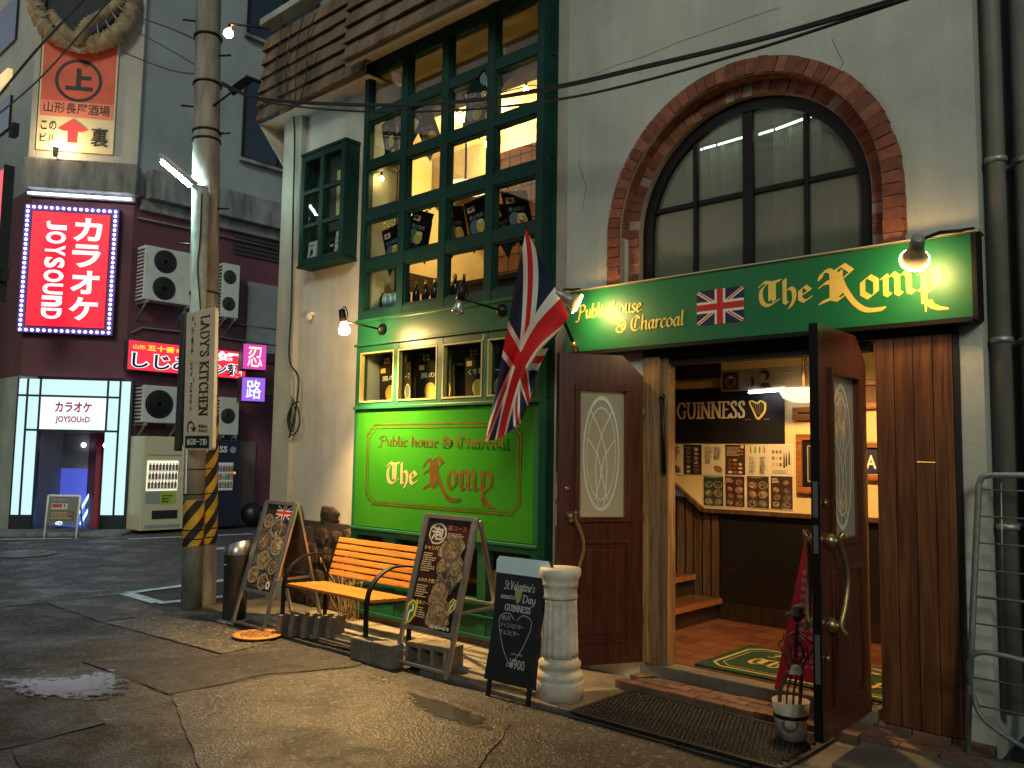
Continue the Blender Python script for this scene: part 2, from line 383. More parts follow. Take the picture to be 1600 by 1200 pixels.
SER = {
 'G': (1.25, [['~', (1.02, 1.1), (.8, 1.42), (.45, 1.4), (.18, 1.0), (.18, .5), (.45, .08), (.8, .06), (1.0, .25)], [(.98, .62), (.98, .12)], _ser(.95, .64)]),
 'U': (1.2, [['~', (.2, 1.38), (.2, .5), (.4, .08), (.75, .08), (.95, .5), (.95, 1.38)], _ser(.2, 1.42), _ser(.95, 1.42)]),
 'I': (.5, [[(.24, 1.4), (.24, .06)], _ser(.24, 1.42), _ser(.24, .04)]),
 'N': (1.25, [[(.18, 1.4), (.18, .06)], [(.2, 1.38), (.95, .08)], [(.98, 1.4), (.98, .06)], _ser(.16, 1.42), _ser(.98, 1.42), _ser(.18, .04)]),
 'E': (.95, [[(.2, 1.4), (.2, .06)], [(.2, 1.42), (.78, 1.42), (.78, 1.2)], [(.2, .76), (.62, .76)], [(.2, .04), (.82, .04), (.82, .28)], _ser(.16, 1.42), _ser(.16, .04)]),
 'S': (.88, [['~', (.68, 1.12), (.62, 1.36), (.38, 1.42), (.16, 1.15), (.4, .8), (.66, .52), (.62, .14), (.36, .04), (.14, .14), (.1, .4)]]),
 'L': (.9, [[(.2, 1.4), (.2, .06)], [(.2, .04), (.8, .04), (.8, .36)], _ser(.2, 1.42)]),
 'A': (1.15, [[(.5, 1.42), (.12, .06)], [(.5, 1.42), (.95, .06)], [(.28, .5), (.75, .5)], _ser(.14, .04), _ser(.94, .04)]),
 'D': (1.15, [[(.2, 1.4), (.2, .06)], ['~', (.2, 1.42), (.65, 1.4), (.95, .9), (.9, .4), (.6, .05), (.2, .04)]]),
 'Y': (1.1, [[(.12, 1.4), (.52, .7), (.52, .06)], [(.52, .7), (.92, 1.4)], _ser(.12, 1.42), _ser(.9, 1.42), _ser(.52, .04)]),
 'K': (1.15, [[(.2, 1.4), (.2, .06)], [(.85, 1.38), (.25, .7), (.95, .06)], _ser(.2, 1.42), _ser(.2, .04), _ser(.92, .04), _ser(.86, 1.42)]),
 'T': (1.05, [[(.5, 1.4), (.5, .06)], [(.1, 1.2), (.1, 1.42), (.9, 1.42), (.9, 1.2)], _ser(.5, .04)]),
 'C': (1.1, [['~', (.92, 1.1), (.75, 1.4), (.42, 1.4), (.16, 1.0), (.16, .5), (.42, .08), (.75, .06), (.95, .3)]]),
 'H': (1.2, [[(.2, 1.4), (.2, .06)], [(.95, 1.4), (.95, .06)], [(.2, .74), (.95, .74)], _ser(.2, 1.42), _ser(.2, .04), _ser(.95, 1.42), _ser(.95, .04)]),
 'B': (1.05, [[(.2, 1.4), (.2, .06)], ['~', (.2, 1.42), (.7, 1.36), (.7, .86), (.25, .76)], ['~', (.25, .76), (.85, .66), (.82, .12), (.2, .04)]]),
 'O': (1.2, [['~', (.55, 1.42), (.18, 1.05), (.18, .4), (.55, .04), (.92, .4), (.92, 1.05), (.55, 1.42)]]),
 "'": (.35, [[(.18, 1.42), (.14, 1.1)]]), ' ': (.55, []),
}
SER_ST = dict(g=SER, nib=nibpoly(.24, .1, math.radians(6)), cap=1.45)
def pen_word(word, st):
    out = []; x = 0
    for ch in word:
        adv, strokes = st['g'][ch]
        for sk in strokes:
            if sk and sk[0] == '~': pts = [(p.x, p.y) for p in spline(sk[1:], 5)]
            else: pts = sk
            for p, q in zip(pts, pts[1:]):
                out.append([(x+a, b) for a, b in hull([(p[0]+c, p[1]+d) for c, d in st['nib']]+[(q[0]+c, q[1]+d) for c, d in st['nib']])])
        x += adv
    return out, x
def fill2d(outer, holes, fr, thick, mb, mi=0):
    c = bpy.data.curves.new('outline', 'CURVE'); c.dimensions = '2D'; c.fill_mode = 'BOTH'; c.extrude = thick/2
    for pts in [outer]+holes:
        sp = c.splines.new('POLY'); sp.points.add(len(pts)-1); sp.use_cyclic_u = True
        for i, p in enumerate(pts): sp.points[i].co = (p[0], p[1], 0, 1)
    o = bpy.data.objects.new('outline', c); COL.objects.link(o); bpy.context.view_layer.update()
    me = bpy.data.meshes.new_from_object(o.evaluated_get(bpy.context.evaluated_depsgraph_get()))
    vs = [V(v.co) for v in me.vertices]; fs = [tuple(p.vertices) for p in me.polygons]
    bpy.data.objects.remove(o); bpy.data.curves.remove(c); bpy.data.meshes.remove(me)
    mb.data(vs, fs, lambda p: fr.at(p.x, p.y, p.z-thick/2), mi)
def union_jack(art, a, b, w, h, red, white, blue):
    art.rect(a, b, w, h, blue)
    def dia(x0, y0, x1, y1, t, m):
        d = V((x1-x0, y1-y0)).normalized(); nx, ny = -d.y*t/2, d.x*t/2
        q = [(x0+nx, y0+ny), (x0-nx, y0-ny), (x1-nx, y1-ny), (x1+nx, y1+ny)]
        art.poly([(min(max(x, a), a+w), min(max(y, b), b+h)) for x, y in q], m)
    for t, m in ((.2*h, white), (.075*h, red)):
        dia(a, b, a+w, b+h, t, m); dia(a, b+h, a+w, b, t, m)
    for t, m in ((.33*h, white), (.19*h, red)):
        art.rect(a, b+h/2-t/2, w, t, m); art.rect(a+w/2-t/2, b, t, h, m)
# ------------------------------------------------------------------ palette
PLASTER = pm('plaster', (.50, .51, .45), .9, var=.22, vs=.9, bump=.55, bs=55, dist=.006)
def streaks(m, amt=.35, sx=5.0):
    n = m.node_tree.nodes; L = m.node_tree.links; p = n['Principled BSDF']; src = p.inputs['Base Color'].links[0].from_socket
    tc = n.new('ShaderNodeTexCoord'); mp = n.new('ShaderNodeMapping'); mp.inputs['Scale'].default_value = (sx, sx, .22); L.new(tc.outputs['Object'], mp.inputs[0])
    t = n.new('ShaderNodeTexNoise'); t.inputs['Scale'].default_value = 1.6; t.inputs['Detail'].default_value = 8; t.inputs['Roughness'].default_value = .7; L.new(mp.outputs[0], t.inputs['Vector'])
    r = n.new('ShaderNodeValToRGB'); r.color_ramp.elements[0].position = .34; r.color_ramp.elements[1].position = .62; r.color_ramp.elements[0].color = (1-amt, 1-amt*1.05, 1-amt*1.15, 1); L.new(t.outputs['Fac'], r.inputs[0])
    mx = n.new('ShaderNodeMixRGB'); mx.blend_type = 'MULTIPLY'; mx.inputs[0].default_value = 1; L.new(src, mx.inputs[1]); L.new(r.outputs[0], mx.inputs[2]); L.new(mx.outputs[0], p.inputs['Base Color'])
streaks(PLASTER, .17, 2.2)
PLASTER2 = pm('plaster_left', (.56, .55, .50), .9, var=.2, vs=1.6, bump=.3, bs=40)
streaks(PLASTER2, .15, 2.5)
BEIGE = pm('beige_render', (.42, .37, .30), .9, var=.2, vs=3, bump=.2)
SOFFIT = pm('cream_soffit', (.55, .52, .44), .85, var=.2, vs=3)
SHINGLE = pm('shingle', (.17, .11, .065), .85, var=.75, vs=2.2, bump=.6, bs=40, stretch=(1.6, 1.6, .35), col2=(.045, .032, .025))
GREEN_D = pm('dark_green_paint', (.006, .040, .032), .6, spec=.2, var=.2, vs=3, bump=.08, bs=30)
GREEN_M = pm('green_paint', (.012, .105, .052), .35, var=.15, vs=2, bump=.08, bs=30)
GREEN_S = pm('sign_green', (.008, .15, .050), .42, var=.08, vs=2, bump=.25, bs=160, dist=.002)
GREEN_P = pm('panel_green', (.028, .20, .012), .22, var=.12, vs=1.5, coat=.35)
GOLD = pm('gold_leaf', (.62, .36, .10), .30, metal=.9, var=.45, vs=5)
GOLDY = pm('gold_letter', (.85, .60, .12), .4, var=.1, vs=8)
CREAM_INK = pm('cream_ink', (.80, .72, .48), .5)
BRICKS = [pm('brick_a', (.24, .075, .040), .85, var=.35, vs=20, bump=.5, bs=90), pm('brick_b', (.19, .060, .034), .85, var=.35, vs=20, bump=.5, bs=90), pm('brick_c', (.29, .10, .052), .85, var=.35, vs=20, bump=.5, bs=90)]
MORTAR = pm('mortar', (.33, .25, .18), .95, bump=.4)
BLACK = pm('black_paint', (.008, .007, .007), .5, bump=.05, spec=.25)
BLACKM = pm('matt_black', (.012, .011, .010), .75)
IRON = pm('dark_iron', (.020, .018, .017), .45, metal=.6, var=.3, vs=15)
STEEL = pm('brushed_steel', (.50, .48, .45), .32, metal=.95, var=.15, vs=20)
ALU = pm('aluminium', (.62, .60, .56), .30, metal=.9, var=.1, vs=12)
GALV = pm('galvanised', (.38, .41, .40), .5, metal=.75, var=.25, vs=20)
MAHOG = woodmat('mahogany', (.055, .014, .009), (.125, .034, .018), .28, 2, .5)
OAKP = woodmat('stained_boards', (.085, .028, .011), (.20, .074, .026), .5, 2, .15, 5)
JAMB = woodmat('rough_oak', (.14, .075, .032), (.34, .20, .09), .6, 2, 0, 7)
SLAT = woodmat('bench_slat', (.40, .150, .024), (.60, .265, .050), .32, 0, .4, 7)
DARKW = woodmat('dark_wainscot', (.018, .010, .007), (.045, .024, .014), .4, 2, .1)
STAIRW = woodmat('stair_wood', (.09, .032, .014), (.18, .07, .03), .35, 0, .3)
FRAMEW = woodmat('frame_wood', (.22, .075, .02), (.40, .16, .05), .35, 0, .3)
CREAMW = pm('cream_wall', (.74, .58, .29), .85, var=.12, vs=2, bump=.1)
BRASS = pm('old_brass', (.46, .32, .14), .35, metal=.9, var=.3, vs=25)
GLASS = glassmat('clear_glass')
FROST = glassmat('etched_glass', frost=.62, fcol=(.55, .52, .42), rough=.12)
ARCHG = glassmat('dusty_arch_glass', tint=(.8, .85, .76), frost=.46, fcol=(.30, .31, .25), rough=.06)
WHITE = pm('white_paint', (.78, .77, .74), .5, var=.06, vs=5)
INKW = pm('white_ink', (.85, .84, .80), .6)
INKK = pm('black_ink', (.012, .012, .014), .6)
INKR = pm('red_ink', (.60, .02, .02), .6)
NAVY = pm('navy_ink', (.010, .014, .055), .6)
GREY = pm('grey_ink', (.30, .29, .27), .6)
WARM = (1.0, .60, .22)
BULB = em('lit_warm_bulb', WARM, 420)
BULBSIGN = em('lit_sign_bulb', WARM, 62)
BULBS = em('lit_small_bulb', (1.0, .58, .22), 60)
# ------------------------------------------------------------------ ground
ROAD = asphalt('road_asphalt', (.034, .032, .031), .74)
ROAD2 = asphalt('cross_road_asphalt', (.060, .062, .062), .70)
PATCH_D = asphalt('dark_patch', (.018, .017, .017), .80)
PATCH_L = asphalt('pale_patch', (.070, .064, .055), .72)
PATCH_M = asphalt('mid_patch', (.050, .046, .042), .64)
mb = MB(); mb.poly([(-70, -60, 0), (50, -60, 0), (50, 60, 0), (-70, 60, 0)]); struct(mb, 'road', ROAD, fix=False)
mb = MB(); mb.poly([(-15.4, -40, .004), (-9.2, -40, .004), (-9.2, 40, .004), (-15.4, 40, .004)]); struct(mb, 'cross_street', ROAD2, fix=False)
def patch(name, px, mat, z):
    z = .0045+(z-.006)*.35
    mb = MB(); q = [P(a, b, z=z) for a, b in px]
    pts = []
    for i in range(len(q)):                                            # ragged saw-cut edges
        a, b = q[i], q[(i+1) % len(q)]; n = max(2, int((b-a).length/.12))
        for k in range(n):
            p = a.lerp(b, k/n); j = .012; pts.append(V((p.x+RND.uniform(-j, j), p.y+RND.uniform(-j, j), z)))
    mb.poly(pts); return struct(mb, name, mat, fix=False)
patch('road_section', [(165, 972), (238, 961), (330, 972), (425, 1003), (346, 1021)], PATCH_L, .008)
patch('road_section', [(72, 941), (195, 930), (262, 958), (160, 971)], PATCH_M, .006)
patch('road_section', [(128, 1033), (346, 1024), (640, 1000), (560, 1040), (420, 1053), (266, 1084)], PATCH_D, .010)
patch('road_section', [(-60, 1100), (120, 1086), (168, 1128), (14, 1168), (-70, 1180)], PATCH_D, .008)
patch('road_section', [(175, 1130), (300, 1210), (60, 1260), (18, 1170)], PATCH_D, .009)
patch('road_section', [(270, 1086), (425, 1056), (560, 1045), (800, 1130), (700, 1260), (320, 1230)], PATCH_M, .012)
patch('road_section', [(-20, 905), (80, 902), (95, 914), (-20, 922)], PATCH_M, .0075)
# seams of tar between the reinstatements
SEAM = pm('tar_seam', (.010, .009, .008), .5)
def seam(px):
    mb = MB(); pts = [P(a, b, z=.0085) for a, b in px]
    for a, b in zip(pts, pts[1:]): 
        n = max(2, int((b-a).length/.25)); q = [a.lerp(b, k/n)+V((RND.uniform(-.012, .012), RND.uniform(-.012, .012), 0)) for k in range(n)]+[b]
        for c, d in zip(q, q[1:]):
            t = (d-c).normalized(); s = V((-t.y, t.x, 0))*RND.uniform(.003, .007); mb.poly([c+s, c-s, d-s, d+s])
    struct(mb, 'road_line', SEAM, fix=False)
seam([(70, 940), (160, 972), (270, 1000), (346, 1021)])
seam([(15, 1167), (168, 1128)]); seam([(128, 1033), (200, 1058), (264, 1084)]); seam([(-40, 1046), (60, 1042), (128, 1033)]); seam([(266, 1084), (420, 1054), (560, 1040)])
seam([(0, 888), (90, 880), (260, 866)]); seam([(230, 925), (262, 948)])
# wet patch: a thin film of water on the road
WATER = bpy.data.materials.new('water_film'); WATER.use_nodes = True
_n = WATER.node_tree.nodes; _l = WATER.node_tree.links; _b = _n['Principled BSDF']
_b.inputs['Base Color'].default_value = (.035, .036, .038, 1); _b.inputs['Roughness'].default_value = .30; _b.inputs['Specular IOR Level'].default_value = .7; _b.inputs['Coat Weight'].default_value = .35; _b.inputs['Coat Roughness'].default_value = .07
_c = _n.new('ShaderNodeTexCoord')
_t = _n.new('ShaderNodeTexNoise'); _t.inputs['Scale'].default_value = 10; _t.inputs['Detail'].default_value = 6; _l.new(_c.outputs['Object'], _t.inputs['Vector'])
_p = _n.new('ShaderNodeBump'); _p.inputs['Strength'].default_value = .06; _p.inputs['Distance'].default_value = .012
_l.new(_t.outputs['Fac'], _p.inputs['Height']); _l.new(_p.outputs[0], _b.inputs['Normal']); _l.new(_p.outputs[0], _b.inputs['Coat Normal'])
# the stones of the road stand through the thin film
_mp = _n.new('ShaderNodeMapping'); _mp.inputs['Scale'].default_value = (1.0, 1.6, 1); _mp.inputs['Rotation'].default_value = (0, 0, .7); _l.new(_c.outputs['Object'], _mp.inputs[0])
_q = _n.new('ShaderNodeTexNoise'); _q.inputs['Scale'].default_value = 9; _q.inputs['Detail'].default_value = 9; _q.inputs['Roughness'].default_value = .75; _l.new(_mp.outputs[0], _q.inputs['Vector'])
_r = _n.new('ShaderNodeValToRGB'); _r.color_ramp.elements[0].position = .40; _r.color_ramp.elements[1].position = .45; _l.new(_q.outputs['Fac'], _r.inputs[0]); _l.new(_r.outputs[0], _b.inputs['Alpha'])
_uvn = _n.new('ShaderNodeUVMap'); _uvn.uv_map = 'uv'; _sxy = _n.new('ShaderNodeSeparateXYZ'); _l.new(_uvn.outputs[0], _sxy.inputs[0])
_ad = _n.new('ShaderNodeMath'); _ad.operation = 'MULTIPLY_ADD'; _ad.inputs[1].default_value = .30; _l.new(_sxy.outputs[0], _ad.inputs[0]); _l.new(_q.outputs['Fac'], _ad.inputs[2])
_r.color_ramp.elements[0].position = .50; _r.color_ramp.elements[1].position = .60; _l.new(_ad.outputs[0], _r.inputs[0])
def puddle(px, z):
    q = [P(a, b, z=z) for a, b in px]; pts = []
    for i in range(len(q)):
        a, b = q[i], q[(i+1) % len(q)]; n = max(2, int((b-a).length/.06))
        for k in range(n): pts.append(a.lerp(b, k/n))
    c = V((0, 0, 0))
    for p in pts: c += p/len(pts)
    mb = MB(); n = len(pts)
    for r_, t in enumerate((0, .35, .7, .95)):
        for p in pts: mb.uvs[len(mb.v)] = (t, 0); mb.v.append(p.lerp(c, t))
    for r_ in range(3):
        for k in range(n): q_ = (k+1) % n; mb.face((r_*n+k, r_*n+q_, (r_+1)*n+q_, (r_+1)*n+k))
    mb.face([3*n+k for k in range(n)]); struct(mb, 'puddle_water', WATER, fix=False)
puddle([(0, 1060), (60, 1058), (120, 1056), (175, 1044), (215, 1054), (205, 1072), (196, 1088), (140, 1094), (60, 1090), (10, 1080)], .0105)
puddle([(630, 1078), (700, 1098), (755, 1118), (775, 1142), (725, 1134), (650, 1108)], .0105)
# painted lines
PAINT = pm('road_paint', (.62, .64, .62), .7, var=.45, vs=9)
def stripe(a, b, wd, z=.0095):
    a = P(*a, z=z); b = P(*b, z=z); t = (b-a).normalized(); s = V((-t.y, t.x, 0))*wd/2
    mb = MB(); mb.poly([a+s, a-s, b-s, b+s]); struct(mb, 'road_marking', PAINT, fix=False)
stripe((-10, 843), (112, 841), .16); stripe((200, 842), (395, 834), .16)
stripe((197, 927), (246, 941), .14); stripe((200, 926), (360, 905), .13, .0100); stripe((246, 942), (370, 930), .13, .0100)
stripe((345, 855), (352, 858), .5)
# kerb and paving in front of the pub
CONC = pm('concrete_paving', (.30, .27, .21), .85, var=.45, vs=5, bump=.5, bs=70)
CONC_D = pm('dirty_concrete', (.17, .15, .12), .85, var=.5, vs=4, bump=.5, bs=60)
mb = MB(); mb.wbox(-7.9, -1.0, -.82, .02, -.05, .022); struct(mb, 'pavement', CONC_D, bevel=.008)
mb = MB(); k = 0
for row in range(2):
    x = -7.0 + row*.15
    while x < -4.1:
        w_ = .30; mb.wbox(x, x+w_-.008, -.72+row*.31, -.72+row*.31+.302, 0, .040+RND.uniform(-.003, .003)); x += w_
struct(mb, 'paved_path', CONC, bevel=.004)
mb = MB()
for i in range(9): mb.wbox(-4.55+i*.42, -4.55+i*.42+.412, -.93, -.822, -.05, .030+RND.uniform(-.004, .004))
struct(mb, 'kerb', CONC_D, bevel=.01)
BRPAVE = [pm('paver_a', (.20, .105, .065), .8, var=.4, vs=12, bump=.4), pm('paver_b', (.15, .085, .06), .8, var=.4, vs=12, bump=.4)]
mb = MB()
for r in range(3):
    x = -3.32+(r % 2)*.1
    while x < -1.30:
        mb.wbox(x, x+.192, -.285+r*.088, -.285+r*.088+.082, 0, .075+RND.uniform(-.003, .003), RND.randrange(2)); x += .2
struct(mb, 'brick_pavement', BRPAVE, bevel=.004)
mb = MB(); mb.wbox(-3.30, -1.72, -.022, .12, 0, .15); struct(mb, 'door_sill', CONC_D, bevel=.01)
mb = MB(); mb.wbox(-1.70, -.95, -.72, -.05, -.03, .055); struct(mb, 'concrete_pavement', CONC_D, bevel=.012)

# ------------------------------------------------------------------ the pub
pub = thing('pub_building', 'white plastered pub with dark green bay window and brick arch above its open doors', 'building', (-4.5, 0, 0))
AX, AZ = -2.535, 3.153
def arch_pts(r, zb, n=40): return [(AX+r, zb)]+[(AX+r*math.cos(t), AZ+r*math.sin(t)) for t in [math.pi*i/n for i in range(n+1)]]+[(AX-r, zb)]
mb = MB()
fill2d([(-4.0, 0), (-3.28, 0), (-3.28, 2.33), (-1.245, 2.33), (-1.245, 0), (-1.13, 0), (-1.13, 7.6), (-4.0, 7.6)], [arch_pts(.92, 2.62)], WF(0, 0, 0), .22, mb)
mb.wbox(-1.30, -1.13, .221, 8, 0, 7.6)
mb.build('front_wall', PLASTER, pub)
mb = MB(); mb.wbox(-4.128, -4.001, .03, .2, 0, 7.6); mb.build('wall_strip', BEIGE, pub)
mb = MB(); mb.wbox(-7.95, -6.43, .0, .2, 0, 5.6); mb.wbox(-7.95, -7.75, .2, 8, 0, 5.6); mb.build('side_wall', PLASTER2, pub)
mb = MB(); mb.wbox(-7.97, -7.63, -.07, -.001, 0, 5.5); mb.build('pillar', pm('pillar_plaster', (.46, .45, .38), .9, var=.2, vs=2, bump=.2), pub, bevel=.008)
# plinth of irregular dark stones
mb = MB(); mb.wbox(-7.62, -6.45, -.05, .0, 0, .86, 1)
def stone(cx, cz, rx, rz):
    n = 7; ph = RND.uniform(0, 6.28); pts = []
    for k in range(n):
        t = ph+2*math.pi*k/n; q = RND.uniform(.82, 1.12); s = (abs(math.cos(t))**4+abs(math.sin(t))**4)**-.25*.88
        pts.append((cx+rx*q*s*math.cos(t), cz+rz*q*s*math.sin(t)))
    dp = RND.uniform(.012, .035); k0 = len(mb.v); tx, tz = RND.uniform(-.25, .25), RND.uniform(-.25, .25)
    for f_, y_ in ((1.0, -.03), (.97, -.045-dp*.7), (.84, -.05-dp), (.40, -.055-dp)):
        for (x, z) in pts: mb.v.append(V((cx+(x-cx)*f_, y_+((x-cx)*tx+(z-cz)*tz if y_ < -.05 else 0)+RND.uniform(-.006, .006), cz+(z-cz)*f_)))
    for r_ in range(3):
        for k in range(n): q = (k+1) % n; mb.face((k0+r_*n+k, k0+r_*n+q, k0+(r_+1)*n+q, k0+(r_+1)*n+k), 0, False)
    mb.face([k0+3*n+k for k in range(n)], 0, False)
zrow = .11
for r, hh in enumerate((.22, .20, .22, .19, .17)):
    x = -7.60+RND.uniform(0, .06)
    while x < -6.52:
        wd = RND.uniform(.17, .33)
        if x+wd > -6.42: wd = max(.1, -6.46-x)
        if r < 4 or RND.random() < .55: stone(x+wd/2, zrow+RND.uniform(-.02, .02), wd/2*1.16, hh/2*RND.uniform(1.14, 1.28))
        x += wd+.006
    zrow += hh*.97
o_ = mb.build('stone_plinth', [pm('brown_stone', (.055, .034, .024), .85, var=.6, vs=9, bump=.8, bs=26), pm('stone_mortar', (.035, .026, .02), .95)], pub)
# mansard roof, course by course
def mansard(x0, x1, y, z0, z1, slope=.07):
    mb = MB(); H = .165; n = int((z1-z0)/H)
    for r in range(n):
        zb = z0+r*H; yb = y+slope*(zb-z0)/(z1-z0)
        x = x0
        while x < x1-.01:
            ww = min(RND.uniform(.2, .34), x1-x); j = RND.uniform(-.006, .006)
            mb.prism([(x+.002, yb-.045+j, zb-.012), (x+.002, yb+.0, zb-.012), (x+.002, yb+.015, zb+H), (x+.002, yb+.008+j, zb+H)], (ww-.005, 0, 0)); x += ww
    return mb
mb = mansard(-8.22, -6.3, -.25, 5.22, 6.34); mb2 = mansard(-6.32, -4.02, -.47, 5.24, 6.6)
rf = mb.build('roof', SHINGLE, pub); mb2.build('roof', SHINGLE, pub)
mb = MB(); mb.wbox(-8.2, -6.30, -.22, .0, 5.19, 5.20); mb.wbox(-6.33, -4.005, -.45, .0, 5.355, 5.366); mb.wbox(-6.33, -4.02, -.46, -.42, 5.20, 5.356)
mb.prism([(-8.23, -.24, 5.20), (-8.23, .1, 5.20), (-8.0, .1, 4.72), (-8.0, -.06, 4.72)], (.02, 0, 0)); mb.wbox(-8.2, -7.6, .001, .2, 5.2, 6.3); mb.wbox(-6.3, -4.0, -.36, .2, 5.37, 7.6)
mb.build('soffit', SOFFIT, pub)
mb = MB(); mb.wbox(-8.26, -6.3, -.26, -.10, 6.345, 6.42); mb.build('gutter', pm('pale_gutter', (.42, .46, .36), .6, var=.3), rf)

# bay window -----------------------------------------------------------
BY = -.15
XC = [(-6.36, -5.87), (-5.78, -5.32), (-5.23, -4.755), (-4.666, -4.20)]
ZR = [(4.845, 5.25), (4.358, 4.754), (3.875, 4.266), (3.388, 3.766), (2.895, 3.286)]
mb = MB(); f0 = WF(0, 0, BY)
xs = [-6.425]+[a for c in XC for a in c]+[-4.128]
for i in range(0, 10, 2): mb.box(f0, xs[i], xs[i+1], 2.815, 5.35, -.085, 0)
zs = [2.815]+[a for r in ZR[::-1] for a in r]+[5.35]
for c in XC:
    for i in range(0, 12, 2): mb.box(f0, c[0], c[1], zs[i], zs[i+1], -.083, -.003)
bay = mb.build('bay_window', GREEN_D, pub, bevel=.004)
mb = MB()
for c in XC:
    for r in ZR:
        for (a, b, d, e) in ((c[0], c[0]+.016, r[0], r[1]), (c[1]-.016, c[1], r[0], r[1]), (c[0]+.016, c[1]-.016, r[0], r[0]+.016), (c[0]+.016, c[1]-.016, r[1]-.016, r[1])):
            mb.box(f0, a, b, d, e, -.07, -.018)
mb.build('glazing_bead', GREEN_D, bay)
mb = MB(); mb.box(f0, -6.38, -4.17, 2.85, 5.3, -.052, -.048); mb.build('pane', GLASS, bay)
mb = MB(); mb.wbox(-6.425, -6.39, BY+.086, .2, .1, 5.35); mb.wbox(-4.165, -4.129, BY+.086, .2, .1, 5.35)
for z0, z1 in ((.35, .85), (1.05, 1.8), (2.0, 2.5), (2.95, 3.7), (3.9, 4.6), (4.75, 5.25)):
    for zz in (z0, z1): mb.wbox(-4.129, -4.117, -.06, -.02, zz, zz+.02)
    mb.wbox(-4.129, -4.117, -.062, -.052, z0, z1); mb.wbox(-4.129, -4.117, -.03, -.02, z0, z1)
mb.build('side_panel', GREEN_D, bay, bevel=.003)
mb = MB(); mb.box(f0, -6.425, -4.128, 2.553, 2.814, -.085, -.004); mb.box(f0, -6.44, -4.115, 2.78, 2.81, -.0035, .018); mb.build('fascia', GREEN_M, bay, bevel=.004)
# lower windows
LX = [(-6.36, -5.865), (-5.81, -5.29), (-5.222, -4.746), (-4.687, -4.196)]
mb = MB(); xs = [-6.425]+[a for c in LX for a in c]+[-4.128]
for i in range(0, 10, 2): mb.box(f0, xs[i], xs[i+1], 1.957, 2.551, -.085, 0)
for c in LX: mb.box(f0, c[0], c[1], 1.957, 2.022, -.083, -.003); mb.box(f0, c[0], c[1], 2.492, 2.551, -.083, -.003)
mb.box(f0, -6.44, -4.115, 2.553, 2.578, -.0035, .022); mb.box(f0, -6.43, -4.12, 1.957, 1.985, .0005, .02)
lw = mb.build('lower_window', GREEN_M, pub, bevel=.005)
mb = MB()
for c in LX:
    a, b, d, e = c[0], c[1], 2.022, 2.492
    for q in ((a, a+.014, d, e), (b-.014, b, d, e), (a+.014, b-.014, d, d+.014), (a+.014, b-.014, e-.014, e)): mb.box(f0, *q, -.04, .004)
mb.build('gilt_bead', pm('gilt_paint', (.42, .36, .14), .4, var=.2), lw)
mb = MB(); mb.box(f0, -6.38, -4.17, 1.99, 2.5, -.052, -.048); mb.build('pane', GLASS, lw)
# panel surround and base windows
mb = MB()
mb.box(f0, -6.425, -6.39, .88, 1.956, -.085, 0); mb.box(f0, -4.18, -4.128, .88, 1.956, -.085, 0); mb.box(f0, -6.39, -4.18, .88, 1.956, -.085, -.03)
BX = [(-6.34, -5.93), (-5.78, -5.20), (-5.10, -4.76), (-4.66, -4.20)]
xs = [-6.425]+[a for c in BX for a in c]+[-4.128]
for i in range(0, 10, 2): mb.box(f0, xs[i], xs[i+1], .1, .879, -.085, 0)
for c in BX: mb.box(f0, c[0], c[1], .1, .40, -.083, -.006); mb.box(f0, c[0], c[1], .80, .879, -.083, -.003)
mb.box(f0, -6.43, -4.12, .85, .875, .0005, .022); mb.box(f0, -6.43, -4.12, .37, .395, .0005, .018); mb.box(f0, -6.43, -4.12, .27, .285, .0005, .012); mb.box(f0, -6.43, -4.12, .10, .13, .0005, .018)
bw = mb.build('base_window', GREEN_M, pub, bevel=.005)
mb = MB(); mb.box(f0, -6.38, -4.17, .38, .83, -.052, -.048); mb.build('pane', GLASS, bw)
mb = MB(); mb.wbox(-6.42, -4.13, -.12, .15, .0, .10); mb.build('bay_footing', CONC_D, bw)

for i, pts in enumerate((((925, 118), (965, 103), (1010, 88), (1060, 66), (1110, 50), (1160, 32), (1215, 12)), ((1300, 60), (1316, 96), (1312, 110)), ((905, 250), (915, 292), (911, 330)))):
    mb = MB(); pp = [P(x+RND.uniform(-2, 2), y+RND.uniform(-2, 2), y=-.0008) for x, y in pts]
    for p, q in zip(pp, pp[1:]):
        t_ = (q-p).normalized(); s_ = V((-t_.z, 0, t_.x))*.0022; mb.poly([p+s_, p-s_, q-s_, q+s_])
    mb.build('wall_crack', pm('crack_grey', (.13, .12, .10), .95), pub, fix=False)
# brick arch -----------------------------------------------------------
mb = MB()
def ring(r0, r1, y0, y1, n, zb):
    for i in range(n):
        t0 = math.pi*i/n+.003; t1 = math.pi*(i+1)/n-.003; k = RND.randrange(3); j = RND.uniform(-.007, .007)
        q = [V((AX+r*math.cos(t), y0+j, AZ+r*math.sin(t))) for r, t in ((r0, t0), (r1+j, t0), (r1+j, t1), (r0, t1))]
        mb.prism(q, (0, y1-y0, 0), k)
    h = math.pi*(r0+r1)/2/n; z = AZ
    while z > zb:
        for s in (1, -1):
            k = RND.randrange(3); j = RND.uniform(-.006, .006)
            a, b = (AX+s*r0, AX+s*(r1+j)); mb.wbox(min(a, b), max(a, b), y0+j, y1, z-h+.005, z-.003, k)
        z -= h
ring(.925, 1.032, -.065, .0, 42, 2.78); ring(.83, .918, .045, .10, 42, 2.78)
for i in range(40):
    for r0, r1, y0, y1 in ((.92, 1.022, -.055, -.001), (.826, .9195, .05, .12)):
        t0, t1 = math.pi*i/40, math.pi*(i+1)/40
        mb.prism([(AX+r*math.cos(t), y0, AZ+r*math.sin(t)) for r, t in ((r0, t0), (r1, t0), (r1, t1), (r0, t1))], (0, y1-y0, 0), 3)
